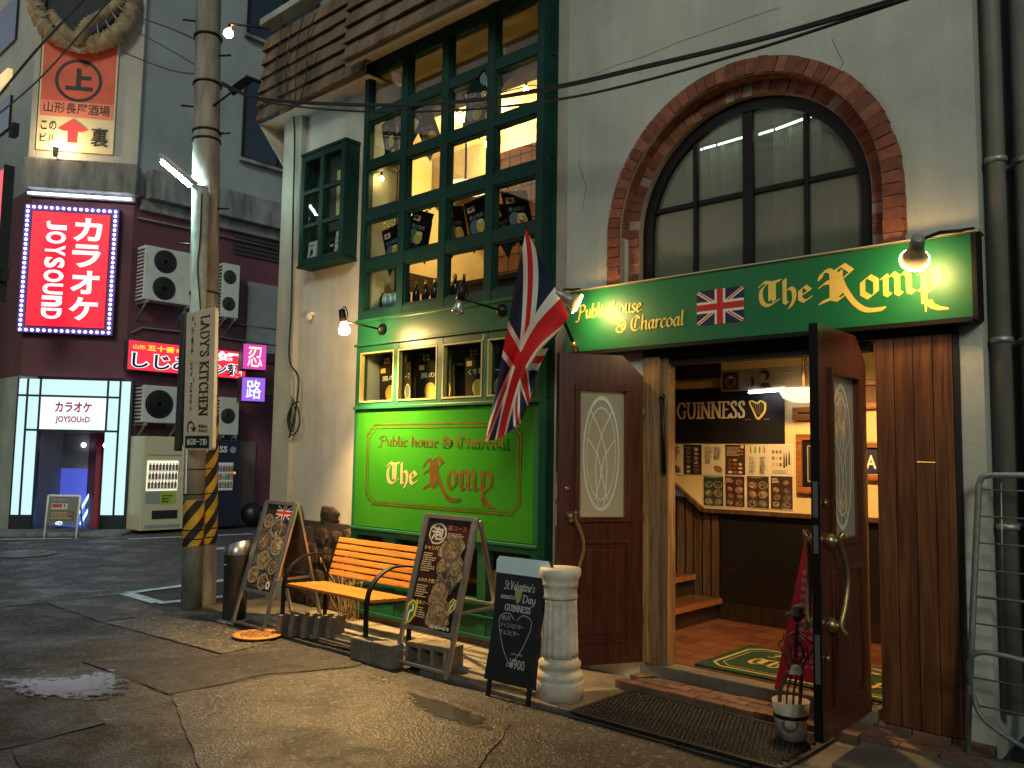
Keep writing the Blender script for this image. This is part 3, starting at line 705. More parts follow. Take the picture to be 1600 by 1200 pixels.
for s in (1, -1):
    for r0, r1, y0, y1 in ((.92, 1.022, -.055, -.001), (.826, .9195, .05, .12)):
        a, b = AX+s*r0, AX+s*r1; mb.wbox(min(a, b), max(a, b), y0, y1, 2.7, AZ, 3)
# bricks lining the reveal between the two rings
n = 42
for i in range(n):
    t0 = math.pi*i/n+.004; t1 = math.pi*(i+1)/n-.004
    mb.prism([(AX+r*math.cos(t), -.04, AZ+r*math.sin(t)) for r, t in ((.9135, t0), (.9245, t0), (.9245, t1), (.9135, t1))], (0, .085, 0), RND.randrange(3))
mb.build('brick_arch', BRICKS+[MORTAR], pub)
mb = MB(); yf = .10
for i in range(40):
    t0, t1 = math.pi*i/40, math.pi*(i+1)/40
    mb.prism([(AX+r*math.cos(t), yf, AZ+r*math.sin(t)) for r, t in ((.745, t0), (.828, t0), (.828, t1), (.745, t1))], (0, .07, 0))
for s in (1, -1):
    a, b = AX+s*.745, AX+s*.828; mb.wbox(min(a, b), max(a, b), yf, yf+.07, 2.62, AZ)
mb.wbox(AX-.744, AX+.744, yf, yf+.07, 2.62, 2.80)
def chord(dx): return AZ+math.sqrt(max(0, .75**2-dx*dx))
for dx, hw in ((0, .036), (-.40, .014), (.40, .014)): mb.wbox(AX+dx-hw, AX+dx+hw, yf+.008, yf+.06, 2.80, chord(abs(dx)+hw))
for z in (3.34,):
    for a, b in ((-.744, -.415), (-.385, -.037), (.037, .385), (.415, .744)): mb.wbox(AX+a*.97, AX+b*.97, yf+.012, yf+.055, z-.016, z+.016)
aw = mb.build('arched_window', BLACK, pub)
mb = MB(); q = [(a, b) for a, b in arch_pts(.76, 2.7)]; fill2d(q, [], WF(0, 0, yf+.035), .004, mb); mb.build('pane', ARCHG, aw)
mb = MB(); mb.wbox(-3.58, -1.31, .75, .76, 2.62, 4.3, 1); mb.wbox(-3.58, -1.31, .221, .75, 2.61, 2.62, 1); mb.wbox(-3.58, -1.31, .221, .75, 4.3, 4.31, 1)
for x0, x1 in ((-3.5, -2.62), (-2.50, -1.42)):
    n = int((x1-x0)/.02)
    for i in range(n):
        q0, q1 = x0+(x1-x0)*i/n, x0+(x1-x0)*(i+1)/n; y_ = lambda x: .40+.028*math.sin(x*62)+.012*math.sin(x*23+1)
        k = len(mb.v); mb.v += [V((q0, y_(q0), 2.64)), V((q1, y_(q1), 2.64)), V((q1, y_(q1), 4.25)), V((q0, y_(q0), 4.25))]; mb.face((k, k+1, k+2, k+3), 0, True)
mb.build('curtain', [pm('old_curtain', (.42, .42, .33), .9, var=.2, vs=4, stretch=(8, 1, .4)), BLACKM], aw, fix=False)
mb = MB()
for x in (-3.0, -2.02): mb.wbox(x-.33, x-.30, .30, .33, 2.66, 3.45); mb.wbox(x+.30, x+.33, .30, .33, 2.66, 3.45); mb.wbox(x-.30, x+.30, .30, .33, 3.42, 3.45)
mb.build('inner_frame', pm('inner_frame_white', (.5, .5, .45), .6), aw)
# small cabinet window -------------------------------------------------
f1 = WF(0, 0, -.18); mb = MB()
cx = [-7.43, -7.37, -7.09, -7.03, -6.74, -6.67]; cz = [3.48, 3.54, 3.86, 3.90, 4.22, 4.26, 4.58, 4.64]
for i in (0, 2, 4): mb.box(f1, cx[i], cx[i+1], 3.48, 4.64, -.05, 0)
for a, b in ((-7.37, -7.09), (-7.03, -6.74)):
    for i in (0, 2, 4, 6): mb.box(f1, a, b, cz[i], cz[i+1], -.048, -.003)
mb.wbox(-6.71, -6.671, -.129, 0, 3.48, 4.64); mb.wbox(-7.43, -7.39, -.129, 0, 3.48, 4.64); mb.wbox(-7.44, -6.66, -.19, 0, 4.641, 4.67); mb.wbox(-7.44, -6.66, -.19, 0, 3.45, 3.479)
cw = mb.build('cabinet_window', GREEN_D, pub, bevel=.004)
mb = MB(); mb.box(f1, -7.4, -6.7, 3.5, 4.6, -.03, -.027); mb.build('pane', GLASS, cw)
mb = MB(); mb.wbox(-7.38, -6.72, -.012, -.004, 3.49, 4.63, 0); mb.wbox(-7.02, -6.76, -.02, -.0125, 3.95, 4.45, 1); mb.build('back_board', [pm('cab_back', (.06, .05, .035), .8), CREAMW], cw)  # cream patch on the dark board is painted for light from the room behind

# upper room behind the bay --------------------------------------------
mb = MB()
mb.wbox(-8.0+.26, -3.6, 3.3, 3.4, 2.6, 5.4)                     # back wall
mb.wbox(-7.74, -7.72, .21, 3.3, 2.6, 5.4)                       # left wall
mb.wbox(-3.62, -3.6, .2, 3.3, 2.6, 5.4)
mb.wbox(-7.74, -6.44, .2005, .22, 2.6, 5.4)
mb.wbox(-7.74, -3.6, .0, 3.4, 5.27, 5.29)
mb.build('upper_room', pm('ochre_wall', (.66, .52, .27), .85, var=.2, vs=1.2), pub)
mb = MB(); mb.wbox(-6.39, -4.17, .30, .44, 4.90, 5.27); mb.wbox(-7.7, -3.64, 1.9, 2.05, 4.7, 5.27); mb.build('ceiling_beam', pm('grey_beam', (.26, .23, .15), .85, var=.2), pub)  # greyer than the room: the shade on the beam's face is in its colour
mb = MB(); mb.wbox(-7.74, -3.6, .21, 3.4, 2.62, 2.68); mb.wbox(-6.38, -4.17, -.05, .209, 2.62, 2.68)
mb.wbox(-7.71, -7.69, .3, 3.2, 3.55, 3.75); mb.wbox(-7.6, -3.64, 3.27, 3.299, 2.7, 3.6); mb.wbox(-7.6, -3.64, 3.26, 3.299, 4.3, 4.42)
for x in (-7.2, -6.4, -5.3): mb.wbox(x, x+.06, 3.25, 3.299, 2.7, 5.2)
mb.wbox(-6.3, -4.3, .75, 1.1, 2.68, 3.22); mb.wbox(-6.35, -4.25, .7, 1.15, 3.22, 3.26); mb.build('bar_counter', DARKW, pub)
mb = MB(); mb.wbox(-5.95, -5.30, 1.15, 1.5, 2.68, 4.69); mb.build('brick_pier', pm('orange_tile', (.30, .12, .06), .6, var=.3, vs=10), pub)
mb = MB()
for i in range(11): mb.wbox(-5.953, -5.297, 1.143, 1.149, 2.9+i*.17, 2.908+i*.17)
for i in range(4): mb.wbox(-5.83+i*.15, -5.822+i*.15, 1.142, 1.1425, 2.7, 4.65)
mb.build('tile_joint', BLACKM, pub)
# pale reveal by the left of the bay with a dark inner frame
mb = MB(); mb.wbox(-6.385, -6.37, -.06, .29, 2.85, 5.25, 0)
for z in (3.36, 3.9, 4.35, 4.85): mb.wbox(-6.369, -6.355, -.06, .29, z, z+.03, 1)
mb.wbox(-6.369, -6.355, .24, .29, 2.85, 5.25, 1); mb.build('bay_reveal', [pm('grey_reveal', (.36, .40, .33), .7, var=.15), DARKW], bay)
# dark space behind the low windows
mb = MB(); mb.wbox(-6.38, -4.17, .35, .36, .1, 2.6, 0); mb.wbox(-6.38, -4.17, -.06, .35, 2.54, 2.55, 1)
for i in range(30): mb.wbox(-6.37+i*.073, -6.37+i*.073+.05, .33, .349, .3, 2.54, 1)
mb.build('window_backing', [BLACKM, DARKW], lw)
mb = MB(); mb.wbox(-6.385, -6.372, -.06, .3, 1.95, 2.54); mb.build('window_reveal', pm('grey_reveal2', (.4, .42, .38), .7), lw)

# entrance hall ---------------------------------------------------------
mb = MB(); TILE = [pm('tile_a', (.22, .085, .045), .3, var=.35, vs=9, bump=.2), pm('tile_b', (.17, .06, .035), .3, var=.35, vs=9, bump=.2), pm('grout', (.30, .24, .16), .8)]
mb.wbox(-4.8, -1.3, .12, 1.95, .02, .140, 2)
for i in range(18):
    for j in range(10): mb.wbox(-4.75+i*.2, -4.75+i*.2+.192, .13+j*.2, .13+j*.2+.192, .1405, .15, RND.randrange(2))
mb.build('hall_floor', TILE, pub)
mb = MB(); y = 1.8
fill2d([(-5.6, 2.0), (-4.22, 1.385), (-3.82, 1.10), (-1.3, 1.115), (-1.3, 2.6), (-5.6, 2.6)], [], WF(0, 0, y), .1, mb)
mb.wbox(-1.31, -1.301, .23, 1.8, .15, 2.6); mb.build('hall_wall', CREAMW, pub)
mb = MB()
x = -5.6
mb.wbox(-5.6, -3.66, y+.05, y+.06, .15, 1.2)
while x < -3.66: mb.wbox(x, x+.066, y+.004+RND.uniform(0, .006), y+.12, .15, 2.0 if x < -5 else 1.45 if x < -4.2 else 1.2); x += .088
for a, b in (((-5.6, y-.02, 1.98), (-4.22, y-.02, 1.385)), ((-4.22, y-.02, 1.385), (-3.82, y-.02, 1.09)), ((-3.82, y-.02, 1.09), (-1.3, y-.02, 1.10))): mb.bar(a, b, .05, .035)
mb.build('wainscot', woodmat('brown_boards', (.050, .026, .014), (.13, .068, .032), .45, 2, .1), pub)
mb = MB(); mb.wbox(-3.66, -1.31, y+.001, y+.11, .15, 1.1); mb.wbox(-3.66, -1.31, y-.015, y, .15, .30, 1); mb.build('dado', [pm('black_dado', (.012, .010, .009), .35, coat=.2), DARKW], pub)
mb = MB()
for i in range(6):
    x1 = -3.645-i*.26; z1 = .33+i*.18
    mb.wbox(x1-.30, x1, .9, y-.02, z1-.04, z1, 0); mb.wbox(x1-.28, x1-.03, .9, y-.02, z1-.18, z1-.0405, 1); mb.wbox(x1-.012, x1+.012, .9, y-.02, z1-.042, z1+.006, 2)
st = mb.build('staircase', [STAIRW, DARKW, FRAMEW], pub, bevel=.004)
mb = MB(); mb.wbox(-5.6, -1.3, .22, 1.9, 2.55, 2.6, 0); mb.wbox(-5.6, -3.60, 1.70, 1.72, 2.27, 2.55, 0); mb.build('hall_ceiling', DARKW, pub)
mb = MB(); mb.prism([(-4.6, 1.74, 2.52), (-3.66, 1.74, 2.52), (-3.66, 1.74, 2.36)], (0, .03, 0)); mb.build('stair_soffit', CREAMW, pub)
mb = MB(); mb.wbox(-5.7, -3.29, .22, .24, .0, 2.6); mb.wbox(-5.75, -5.7, .2, 1.9, 0, 2.6); mb.build('hall_side_wall', DARKW, pub)
# door frame
mb = MB(); mb.wbox(-3.275, -3.14, -.035, .12, .15, 2.255); jl = mb.build('door_jamb', JAMB, pub, bevel=.008)
mb = MB(); mb.wbox(-3.139, -3.09, .0, .10, .15, 2.25); mb.build('door_stop', JAMB, jl, bevel=.004)
mb = MB(); mb.wbox(-3.275, -1.25, -.03, .2, 2.256, 2.40); mb.wbox(-3.139, -1.74, .02, .12, 2.20, 2.255); mb.build('door_head', BLACKM, pub)
mb = MB(); mb.tube([(-3.10, -.03, 1.45), (-3.10, -.05, 1.95)], .016, 8); mb.ball((-3.10, -.05, 1.97), .022); mb.build('door_closer', IRON, jl)
# fixed board panel right of the doors
mb = MB(); n = 4; x0, x1 = -1.685, -1.275
for i in range(n):
    a = x0+(x1-x0)*i/n; b = x0+(x1-x0)*(i+1)/n
    if i == 2: mb.wbox(a+.002, b-.002, -.03, .02, .10, 1.55); mb.wbox(a+.002, b-.002, -.03, .02, 1.555, 2.27)
    else: mb.wbox(a+.002, b-.002, -.03+.002*(i % 2), .02, .10, 2.27)
mb.build('board_panel', OAKP, pub, bevel=.004)
mb = MB(); mb.wbox(-1.274, -1.246, -.02, .1, .05, 2.31); mb.build('panel_post', BLACKM, pub)
mb = MB(); x = -1.72
while x < -1.15: mb.wbox(x, x+.19, -.05, .03, .0, .095, RND.randrange(2)); x += .2
mb.build('brick_sill', BRPAVE, pub, bevel=.006)
# the two open doors
def door(name, hx, hy, fx, fy, flip, lab):
    u = V((fx-hx, fy-hy, 0)); W_ = u.length; u.normalize(); fr = Fr((hx, hy, .165), u, (0, 0, 1)); T = .045; H = 2.09
    n = fr.n; mb = MB()
    gx0, gx1, gz0, gz1 = W_*.22, W_*.76, .98, 1.84
    outline = [(0, 0), (W_, 0), (W_, H), (.16, H), (0, H-.14)]
    hole = [(gx0, gz0), (gx1, gz0), (gx1, gz1), (gx0, gz1)]
    fill2d(outline, [hole], fr.off(0, 0, T/2), T, mb)
    d = mb.build(name, MAHOG, pub, bevel=.003)
    for s in (1, -1):
        g = Fr(fr.at(0, 0, s*(T/2+.0005)), fr.u, fr.v, fr.n*s); mb = MB()
        def rim(a0, a1, b0, b1, t, h):
            for q in ((a0-t, a1+t, b1, b1+t), (a0-t, a1+t, b0-t, b0), (a0-t, a0, b0, b1), (a1, a1+t, b0, b1)): mb.box(g, *q, 0, h)
        rim(gx0, gx1, gz0, gz1, .035, .018); rim(W_*.2, W_*.78, .16, .80, .022, .012); mb.box(g, W_*.24, W_*.74, .20, .76, 0, .008)
        mb.build('moulding', MAHOG, d, bevel=.004)
        # curved bar handle at the free edge
        mb = MB(); hxp = W_-.095
        for zz in (.56, .98): mb.ball(g.at(hxp, zz, .012), .04, 0, 12, 6, (1, 1, 1)); mb.tube([g.at(hxp, zz, .0), g.at(hxp, zz, .055)], .02, 10)
        mb.tube(spline([g.at(hxp-.01, 1.02, .075), g.at(hxp, .98, .06), g.at(hxp-.045, .88, .07), g.at(hxp-.06, .77, .075), g.at(hxp-.03, .65, .07), g.at(hxp, .56, .06), g.at(hxp-.015, .52, .08)], 6), .015, 10)
        mb.build('handle', BRASS, d)
        for zz in (1.17, .40): mb = MB(); mb.lathe(Fr(g.at(W_-.06, zz, 0), g.u, g.n, g.v), [(.02, 0), (.02, .012), (.008, .018)], 12); mb.build('lock', BRASS, d)
    mb = MB(); fill2d(hole, [], fr.off(0, 0, .002), .004, mb); gl = mb.build('glass_panel', FROST, d)
    a = None
    for s in (1, -1):
        g = Fr(fr.at(0, 0, s*.003), fr.u, fr.v, fr.n*s); a = Art(g, .0005, .0001); et = pm('etch_line', (.72, .68, .56), .6)
        cx_, cz_ = (gx0+gx1)/2, (gz0+gz1)/2; rx, rz = (gx1-gx0)*.40, (gz1-gz0)*.46
        a.ring(cx_, cz_, rx*.93, rx, et, 40, rz/rx); a.ring(cx_, cz_, rx*.78, rx*.81, et, 40, rz/rx)
        for sg in (1, -1):
            a.line([(p.x, p.y) for p in spline([(cx_-sg*rx*.6, cz_+rz*.75), (cx_, cz_+rz*.3), (cx_+sg*rx*.3, cz_-rz*.2), (cx_+sg*rx*.15, cz_-rz*.9)], 6)], .008, et)
            a.line([(p.x, p.y) for p in spline([(cx_-sg*rx*.75, cz_+rz*.25), (cx_-sg*rx*.2, cz_-rz*.05), (cx_+sg*rx*.1, cz_-rz*.5), (cx_+sg*rx*.35, cz_-rz*.8)], 6)], .008, et)
        a.build('etched_pattern', gl)
    # edge plates on the free edge
    e = Fr(fr.at(W_+.0006, 0, -T/2), fr.n, fr.v, fr.u); mb = MB()
    mb.box(e, .0, T, .0, H, 0, .002); mb.build('edge_strip', BLACK, d)
    for z0, z1 in ((1.10, 1.28), (.92, 1.06), (.28, .52)): mb = MB(); mb.box(e, .010, T-.010, z0, z1, .0022, .004); mb.build('edge_plate', pm('worn_plate', (.22, .22, .21), .45, metal=.6), d)
    for zz in (.3, 1.0, 1.7): mb = MB(); mb.tube([fr.at(-.008, zz-.05, .0), fr.at(-.008, zz+.05, .0)], .012, 8); mb.build('hinge', BRASS, d)
    return d
dl = door('door', -3.262, -.06, -3.58, -.60, False, '')
dr = door('door', -1.742, -.085, -1.722, -.815, True, '')
# side of the neighbour and rain pipes in the gap
mb = MB(); mb.wbox(-.98, 6, .9, 9, 0, 8); mb.build('neighbour_building', pm('dark_wall', (.05, .045, .04), .9, var=.3, vs=2), None)
tag(bpy.data.objects['neighbour_building'], 'dark unlit neighbouring building beyond the rain pipes', 'building')
def pipe(x, y, r, lab, z1=7.5, foot=False):
    mb = MB(); pts = [(x, y, .25), (x, y, z1)]
    if foot: pts = [(x+.02, y-.3, .06), (x+.01, y-.14, .12)]+pts
    mb.tube(pts, r, 14); t = mb.build('drain_pipe', pm('pipe_grey', (.17, .155, .13), .6, var=.25, vs=3), None)
    tag(t, lab, 'drainpipe', 'rain pipes beside the pub wall')
    for z in (1.2, 2.2, 3.2, 4.3): mb = MB(); mb.lathe(Fr((x, y, z), (1, 0, 0), (0, 0, 1)), [(r+.001, 0), (r+.012, .004), (r+.012, .03), (r+.001, .034)], 14); mb.build('pipe_bracket', GALV, t)
pipe(-1.06, .10, .045, 'slim grey rain pipe nearest the white pub wall')
pipe(-1.045, .32, .045, 'second slim rain pipe, just behind the one on the wall corner')
pipe(-.93, .22, .065, 'thick dark drain pipe farthest from the pub wall', 7.5, True)
# ------------------------------------------------------------------ lettered sign over the door
def fit(fr, xl, yl, xr, yr, ytop):                                   # baseline left/right and cap-top (at left) in the photo -> box on a board
    a = fr.uv(PP(xl, yl, fr)); b = fr.uv(PP(xr, yr, fr)); t = fr.uv(PP(xl, ytop, fr))
    return a[0], (a[1]+b[1])/2, b[0]-a[0], t[1]-a[1]
sb = thing('sign_board', 'long green board with gold blackletter writing and a small flag above the entrance', 'sign', (-2.5, -.06, 2.327))
mb = MB(); mb.wbox(-3.90, -1.145, -.12, -.001, 2.327, 2.776); mb.build('board', GREEN_S, sb)
mb = MB(); mb.wbox(-3.91, -1.10, -.135, -.001, 2.777, 2.790, 1); mb.wbox(-1.144, -1.118, -.128, -.001, 2.31, 2.776, 0); mb.wbox(-3.90, -1.145, -.118, -.001, 2.30, 2.3265, 0)
mb.build('edge_trim', [BLACK, pm('pale_trim', (.42, .36, .24), .5)], sb, bevel=.002)
sf = WF(0, 0, -.12)
for w_, args, st_ in (('Public house', (903, 500, 1003, 486, 479), ITAL_ST), ('& Charcoal', (962, 521, 1070, 507, 499), ITAL_ST), ('The', (1188, 478, 1271, 471, 441), BLACK_ST)):
    a = Art(sf, .002); a.pen(w_, *fit(sf, *args), GOLDY, st_, .06 if st_ is ITAL_ST else 0); a.build('lettering', sb)
a = Art(sf, .002); q = fit(sf, 1286, 474, 1478, 450, 424); a.pen('Romp', *q, GOLDY, BLACK_ST)
def heel(a, q, m):
    ux = q[2]/5.02; uy = q[3]/1.62; ox = q[0]+4.2*ux; 
    a.poly([(ox+x*ux, q[1]+y*uy) for x, y in ((.0, -.42), (.3, -.42), (.38, -.62), (.62, -.78), (.9, -.86), (.92, -.95), (.5, -.95), (.22, -.82), (.06, -.62))], m)
    a.poly([(ox+x*ux, q[1]+y*uy) for x, y in ((.0, -.5), (.1, -.66), (.08, -.98), (.02, -.98))], m)
heel(a, q, GOLDY); a.build('lettering', sb)
a = Art(sf, .002); tl = sf.uv(PP(1089, 456, sf)); br = sf.uv(PP(1163, 502, sf))
RED, BLU, WHT = pm('flag_red', (.48, .015, .02), .7), pm('flag_blue', (.008, .012, .06), .7), pm('flag_white', (.72, .66, .56), .7)
union_jack(a, tl[0], br[1], br[0]-tl[0], tl[1]-br[1], RED, WHT, BLU); a.build('flag_emblem', sb)
# green gilded panel on the bay
gp = thing('gilded_sign', 'glossy bright green panel with gilded writing and border below the bay windows', 'sign', (-5.3, -.14, .882))
mb = MB(); mb.wbox(-6.388, -4.182, -.148, -.1205, .882, 1.954); mb.build('board', GREEN_P, gp, bevel=.003)
gf = WF(0, 0, -.148)
for w_, args, st_, m_ in (('Public house & Charcoal', (594, 697, 790, 697, 682), ITAL_ST, GOLD), ('The', (605, 755, 653, 757, 723), BLACK_ST, pm('pale_gold_leaf', (.80, .66, .36), .35, metal=.6))):
    a = Art(gf, .0015); a.pen(w_, *fit(gf, *args), m_, st_); a.build('lettering', gp)
a = Art(gf, .0015); q = fit(gf, 665, 762, 773, 766, 718); a.pen('Romp', *q, GOLD, BLACK_ST); heel(a, q, GOLD)
a.build('lettering', gp)
a = Art(gf, .0015); l, t = gf.uv(PP(575, 664, gf)); r, b_ = gf.uv(PP(812, 806, gf))
for k, wd in ((0, .013), (.030, .006)):
    L_, R_, T_, B_ = l+k, r-k, t-k, b_+k; n_ = .085
    a.line([(L_, B_+n_), (L_, T_-n_)], wd, GOLD); a.line([(R_, B_+n_), (R_, T_-n_)], wd, GOLD); a.line([(L_+n_, T_), (R_-n_, T_)], wd, GOLD); a.line([(L_+n_, B_), (R_-n_, B_)], wd, GOLD)
    for sx, X in ((1, L_), (-1, R_)):
        for sz, Z in ((1, B_), (-1, T_)): a.line([(X, Z+sz*n_), (X+sx*.03, Z+sz*n_*.9), (X+sx*.04, Z+sz*.045), (X+sx*n_*.95, Z+sz*.03), (X+sx*n_, Z)], wd*.8, GOLD)
a.build('gilt_border', gp)
# ------------------------------------------------------------------ lamps
def wall_lamp(lab, base, out, lit, tilt):
    base = V(base); t = thing('wall_lamp', lab, 'lamp', base, 'swing-arm lamps on the bay fascia')
    mb = MB(); mb.lathe(Fr(base, (1, 0, 0), (0, -1, 0)), [(.052, 0), (.052, .014), (.03, .035), (.012, .05)], 20); mb.build('wall_plate', IRON, t)
    e = base+V(out); mb = MB(); mb.tube([base+V((0, -.04, 0)), e], .009, 8); mb.ball(e, .016); mb.build('arm', IRON, t)
    d = V(tilt).normalized(); mb = MB(); ax = Fr(e-d*.075, V((1, 0, 0)), d) if abs(d.x) < .9 else Fr(e-d*.075, V((0, 1, 0)), d)
    ax.u = d.cross(V((0, 1, 0))).normalized(); ax.n = ax.u.cross(d)
    mb.lathe(ax, [(.018, -.03), (.030, -.025), (.032, .085), (.026, .09)], 16); mb.tube(spline([ax.at(.0, -.03, .0), ax.at(.05, -.04, .0), ax.at(.075, .03, 0), ax.at(.04, .09, 0)], 6), .005, 6); mb.build('socket', IRON, t)
    mb = MB(); mb.lathe(ax, [(.022, .091), (.030, .115), (.050, .165), (.048, .185), (.025, .20), (.0, .204)], 18)
    mb.build('bulb', BULB if lit else pm('silvered_bulb', (.5, .47, .42), .18, metal=.6), t)
    if lit: spot(ax.at(0, .225, 0), (.30, .06, -1), 700, WARM, 122, 1.0, .05, t)
wall_lamp('lit swing-arm lamp at the corner of the bay fascia, bulb glowing', (-6.04, -.155, 2.69), (-.03, -.42, .03), True, (.15, .1, -1))
wall_lamp('unlit black swing-arm lamp on the bay fascia beside the flag', (-4.53, -.155, 2.71), (-.05, -.42, .04), False, (-.25, .0, -1))
def sign_lamp(lab, base, head, aim):
    base = V(base); head = V(head); t = thing('spot_lamp', lab, 'lamp', base, 'spot lamps aimed at the sign board')
    mb = MB(); mb.wbox(base.x-.04, base.x+.04, base.y-.02, base.y+.02, base.z-.008, base.z+.008)
    mb.tube([base, base.lerp(head, .55)+V((0, 0, .02)), head], .010, 8); mb.ball(head, .02); mb.build('arm', IRON, t)
    d = (V(aim)-head).normalized(); u = d.cross(V((0, 0, 1))).normalized(); ax = Fr(head, u, d, u.cross(d)); mb = MB()
    mb.lathe(ax, [(.018, -.03), (.032, -.02), (.038, .05), (.04, .09), (.072, .155), (.069, .153), (.03, .10)], 20); mb.build('shade', pm('lamp_grey', (.30, .28, .24), .4, metal=.4), t)
    mb = MB(); mb.lathe(ax, [(.02, .105), (.060, .150), (.0748, .156), (.0748, .162), (.04, .166), (.0, .167)], 20); mb.build('bulb', BULBSIGN, t); spot(ax.at(0, .19, 0), d, 5, WARM, 160, 1.0, .05, t)
sign_lamp('conical spot lamp on the drainpipe end of the long green sign', (-1.17, -.10, 2.80), (-1.30, -.50, 2.68), (-1.46, -.12, 2.50))
sign_lamp('spot lamp half hidden behind the flag at the end of the long sign', (-3.83, -.10, 2.80), (-3.70, -.47, 2.70), (-3.45, -.12, 2.50))
# ------------------------------------------------------------------ union flag on its pole
fb = V((-3.79, -.13, 2.33)); ft = V((-3.79, -.74, 3.15))
fl = thing('union_flag', 'British flag drooping from a slanted pole over the entrance corner', 'flag', fb)
mb = MB(); mb.tube([fb, ft+(ft-fb)*.02], .012, 10); mb.build('pole', BLACK, fl)
mb = MB(); mb.ball(ft+(ft-fb)*.04, .024); mb.lathe(Fr(fb, (1, 0, 0), (ft-fb), None), [(.02, 0), (.02, .08)], 10); mb.build('finial', BRASS, fl)
def flag_pt(u, v):                                                    # v: 0 low end of hoist, 1 tip; u: 0 hoist, 1 fly
    yb = -.70; 
    top = [(822, 358), (806, 440), (789, 530), (774, 610), (758, 690)]
    low = [(846, 562), (834, 600), (827, 628), (819, 648), (812, 664)]
    mid = [(889, 493), (846, 524), (814, 570), (795, 626), (781, 685)]
    def at(L, t):
        s = spline(L, 8); k = t*(len(s)-1); i = min(int(k), len(s)-2); return s[i].lerp(s[i+1], k-i)
    a, b, c = at(low, u), at(mid, u), at(top, u)
    q = a.lerp(b, 2*v) if v < .5 else b.lerp(c, 2*v-1)
    hy = fb.y+(ft.y-fb.y)*(.45+.55*max(0, 2*v-1))
    y = hy*(1-u)+(-.62)*u + (.07*math.sin(v*9+u*3)+.03*math.sin(v*17-u*5))*min(1, u*3)
    return P(q.x, q.y, y=y)
NU, NV = 40, 30; mb = MB()
for i in range(NU+1):
    for j in range(NV+1):
        k = len(mb.v); mb.v.append(flag_pt(i/NU, j/NV)); mb.uvs[k] = (i/NU, j/NV)
for i in range(NU):
    for j in range(NV): mb.face((i*(NV+1)+j, (i+1)*(NV+1)+j, (i+1)*(NV+1)+j+1, i*(NV+1)+j+1), 0, True)
FM = bpy.data.materials.new('flag_cloth'); FM.use_nodes = True; _n = FM.node_tree.nodes; _l = FM.node_tree.links; _b = _n['Principled BSDF']
_b.inputs['Roughness'].default_value = .8
def mth(op, a, b=None):
    m = _n.new('ShaderNodeMath'); m.operation = op
    for i, x in enumerate((a, b)):
        if x is None: continue
        if isinstance(x, (int, float)): m.inputs[i].default_value = x
        else: _l.new(x, m.inputs[i])
    return m.outputs[0]
_uv = _n.new('ShaderNodeUVMap'); _uv.uv_map = 'uv'; _sx = _n.new('ShaderNodeSeparateXYZ'); _l.new(_uv.outputs[0], _sx.inputs[0])
X = mth('MULTIPLY', mth('SUBTRACT', _sx.outputs[0], .5), 2.0); Y = mth('MULTIPLY', mth('SUBTRACT', _sx.outputs[1], .5), 1.0)
aX, aY = mth('ABSOLUTE', X), mth('ABSOLUTE', Y); crs = mth('MINIMUM', aX, aY)
dg = mth('MULTIPLY', mth('ABSOLUTE', mth('SUBTRACT', mth('MULTIPLY', aX, .5), aY)), .894)
def lt(a, v): return mth('LESS_THAN', a, v)
isred = mth('MAXIMUM', lt(crs, .1), mth('MULTIPLY', lt(dg, .035), mth('GREATER_THAN', crs, .165)))
iswht = mth('MAXIMUM', lt(crs, .165), lt(dg, .1))
m1 = _n.new('ShaderNodeMixRGB'); m1.inputs[1].default_value = (.010, .014, .06, 1); m1.inputs[2].default_value = (.86, .80, .72, 1); _l.new(iswht, m1.inputs[0])
m2 = _n.new('ShaderNodeMixRGB'); m2.inputs[2].default_value = (.70, .014, .020, 1); _l.new(isred, m2.inputs[0]); _l.new(m1.outputs[0], m2.inputs[1]); _l.new(m2.outputs[0], _b.inputs['Base Color'])
mb.build('flag_cloth', FM, fl, fix=False)
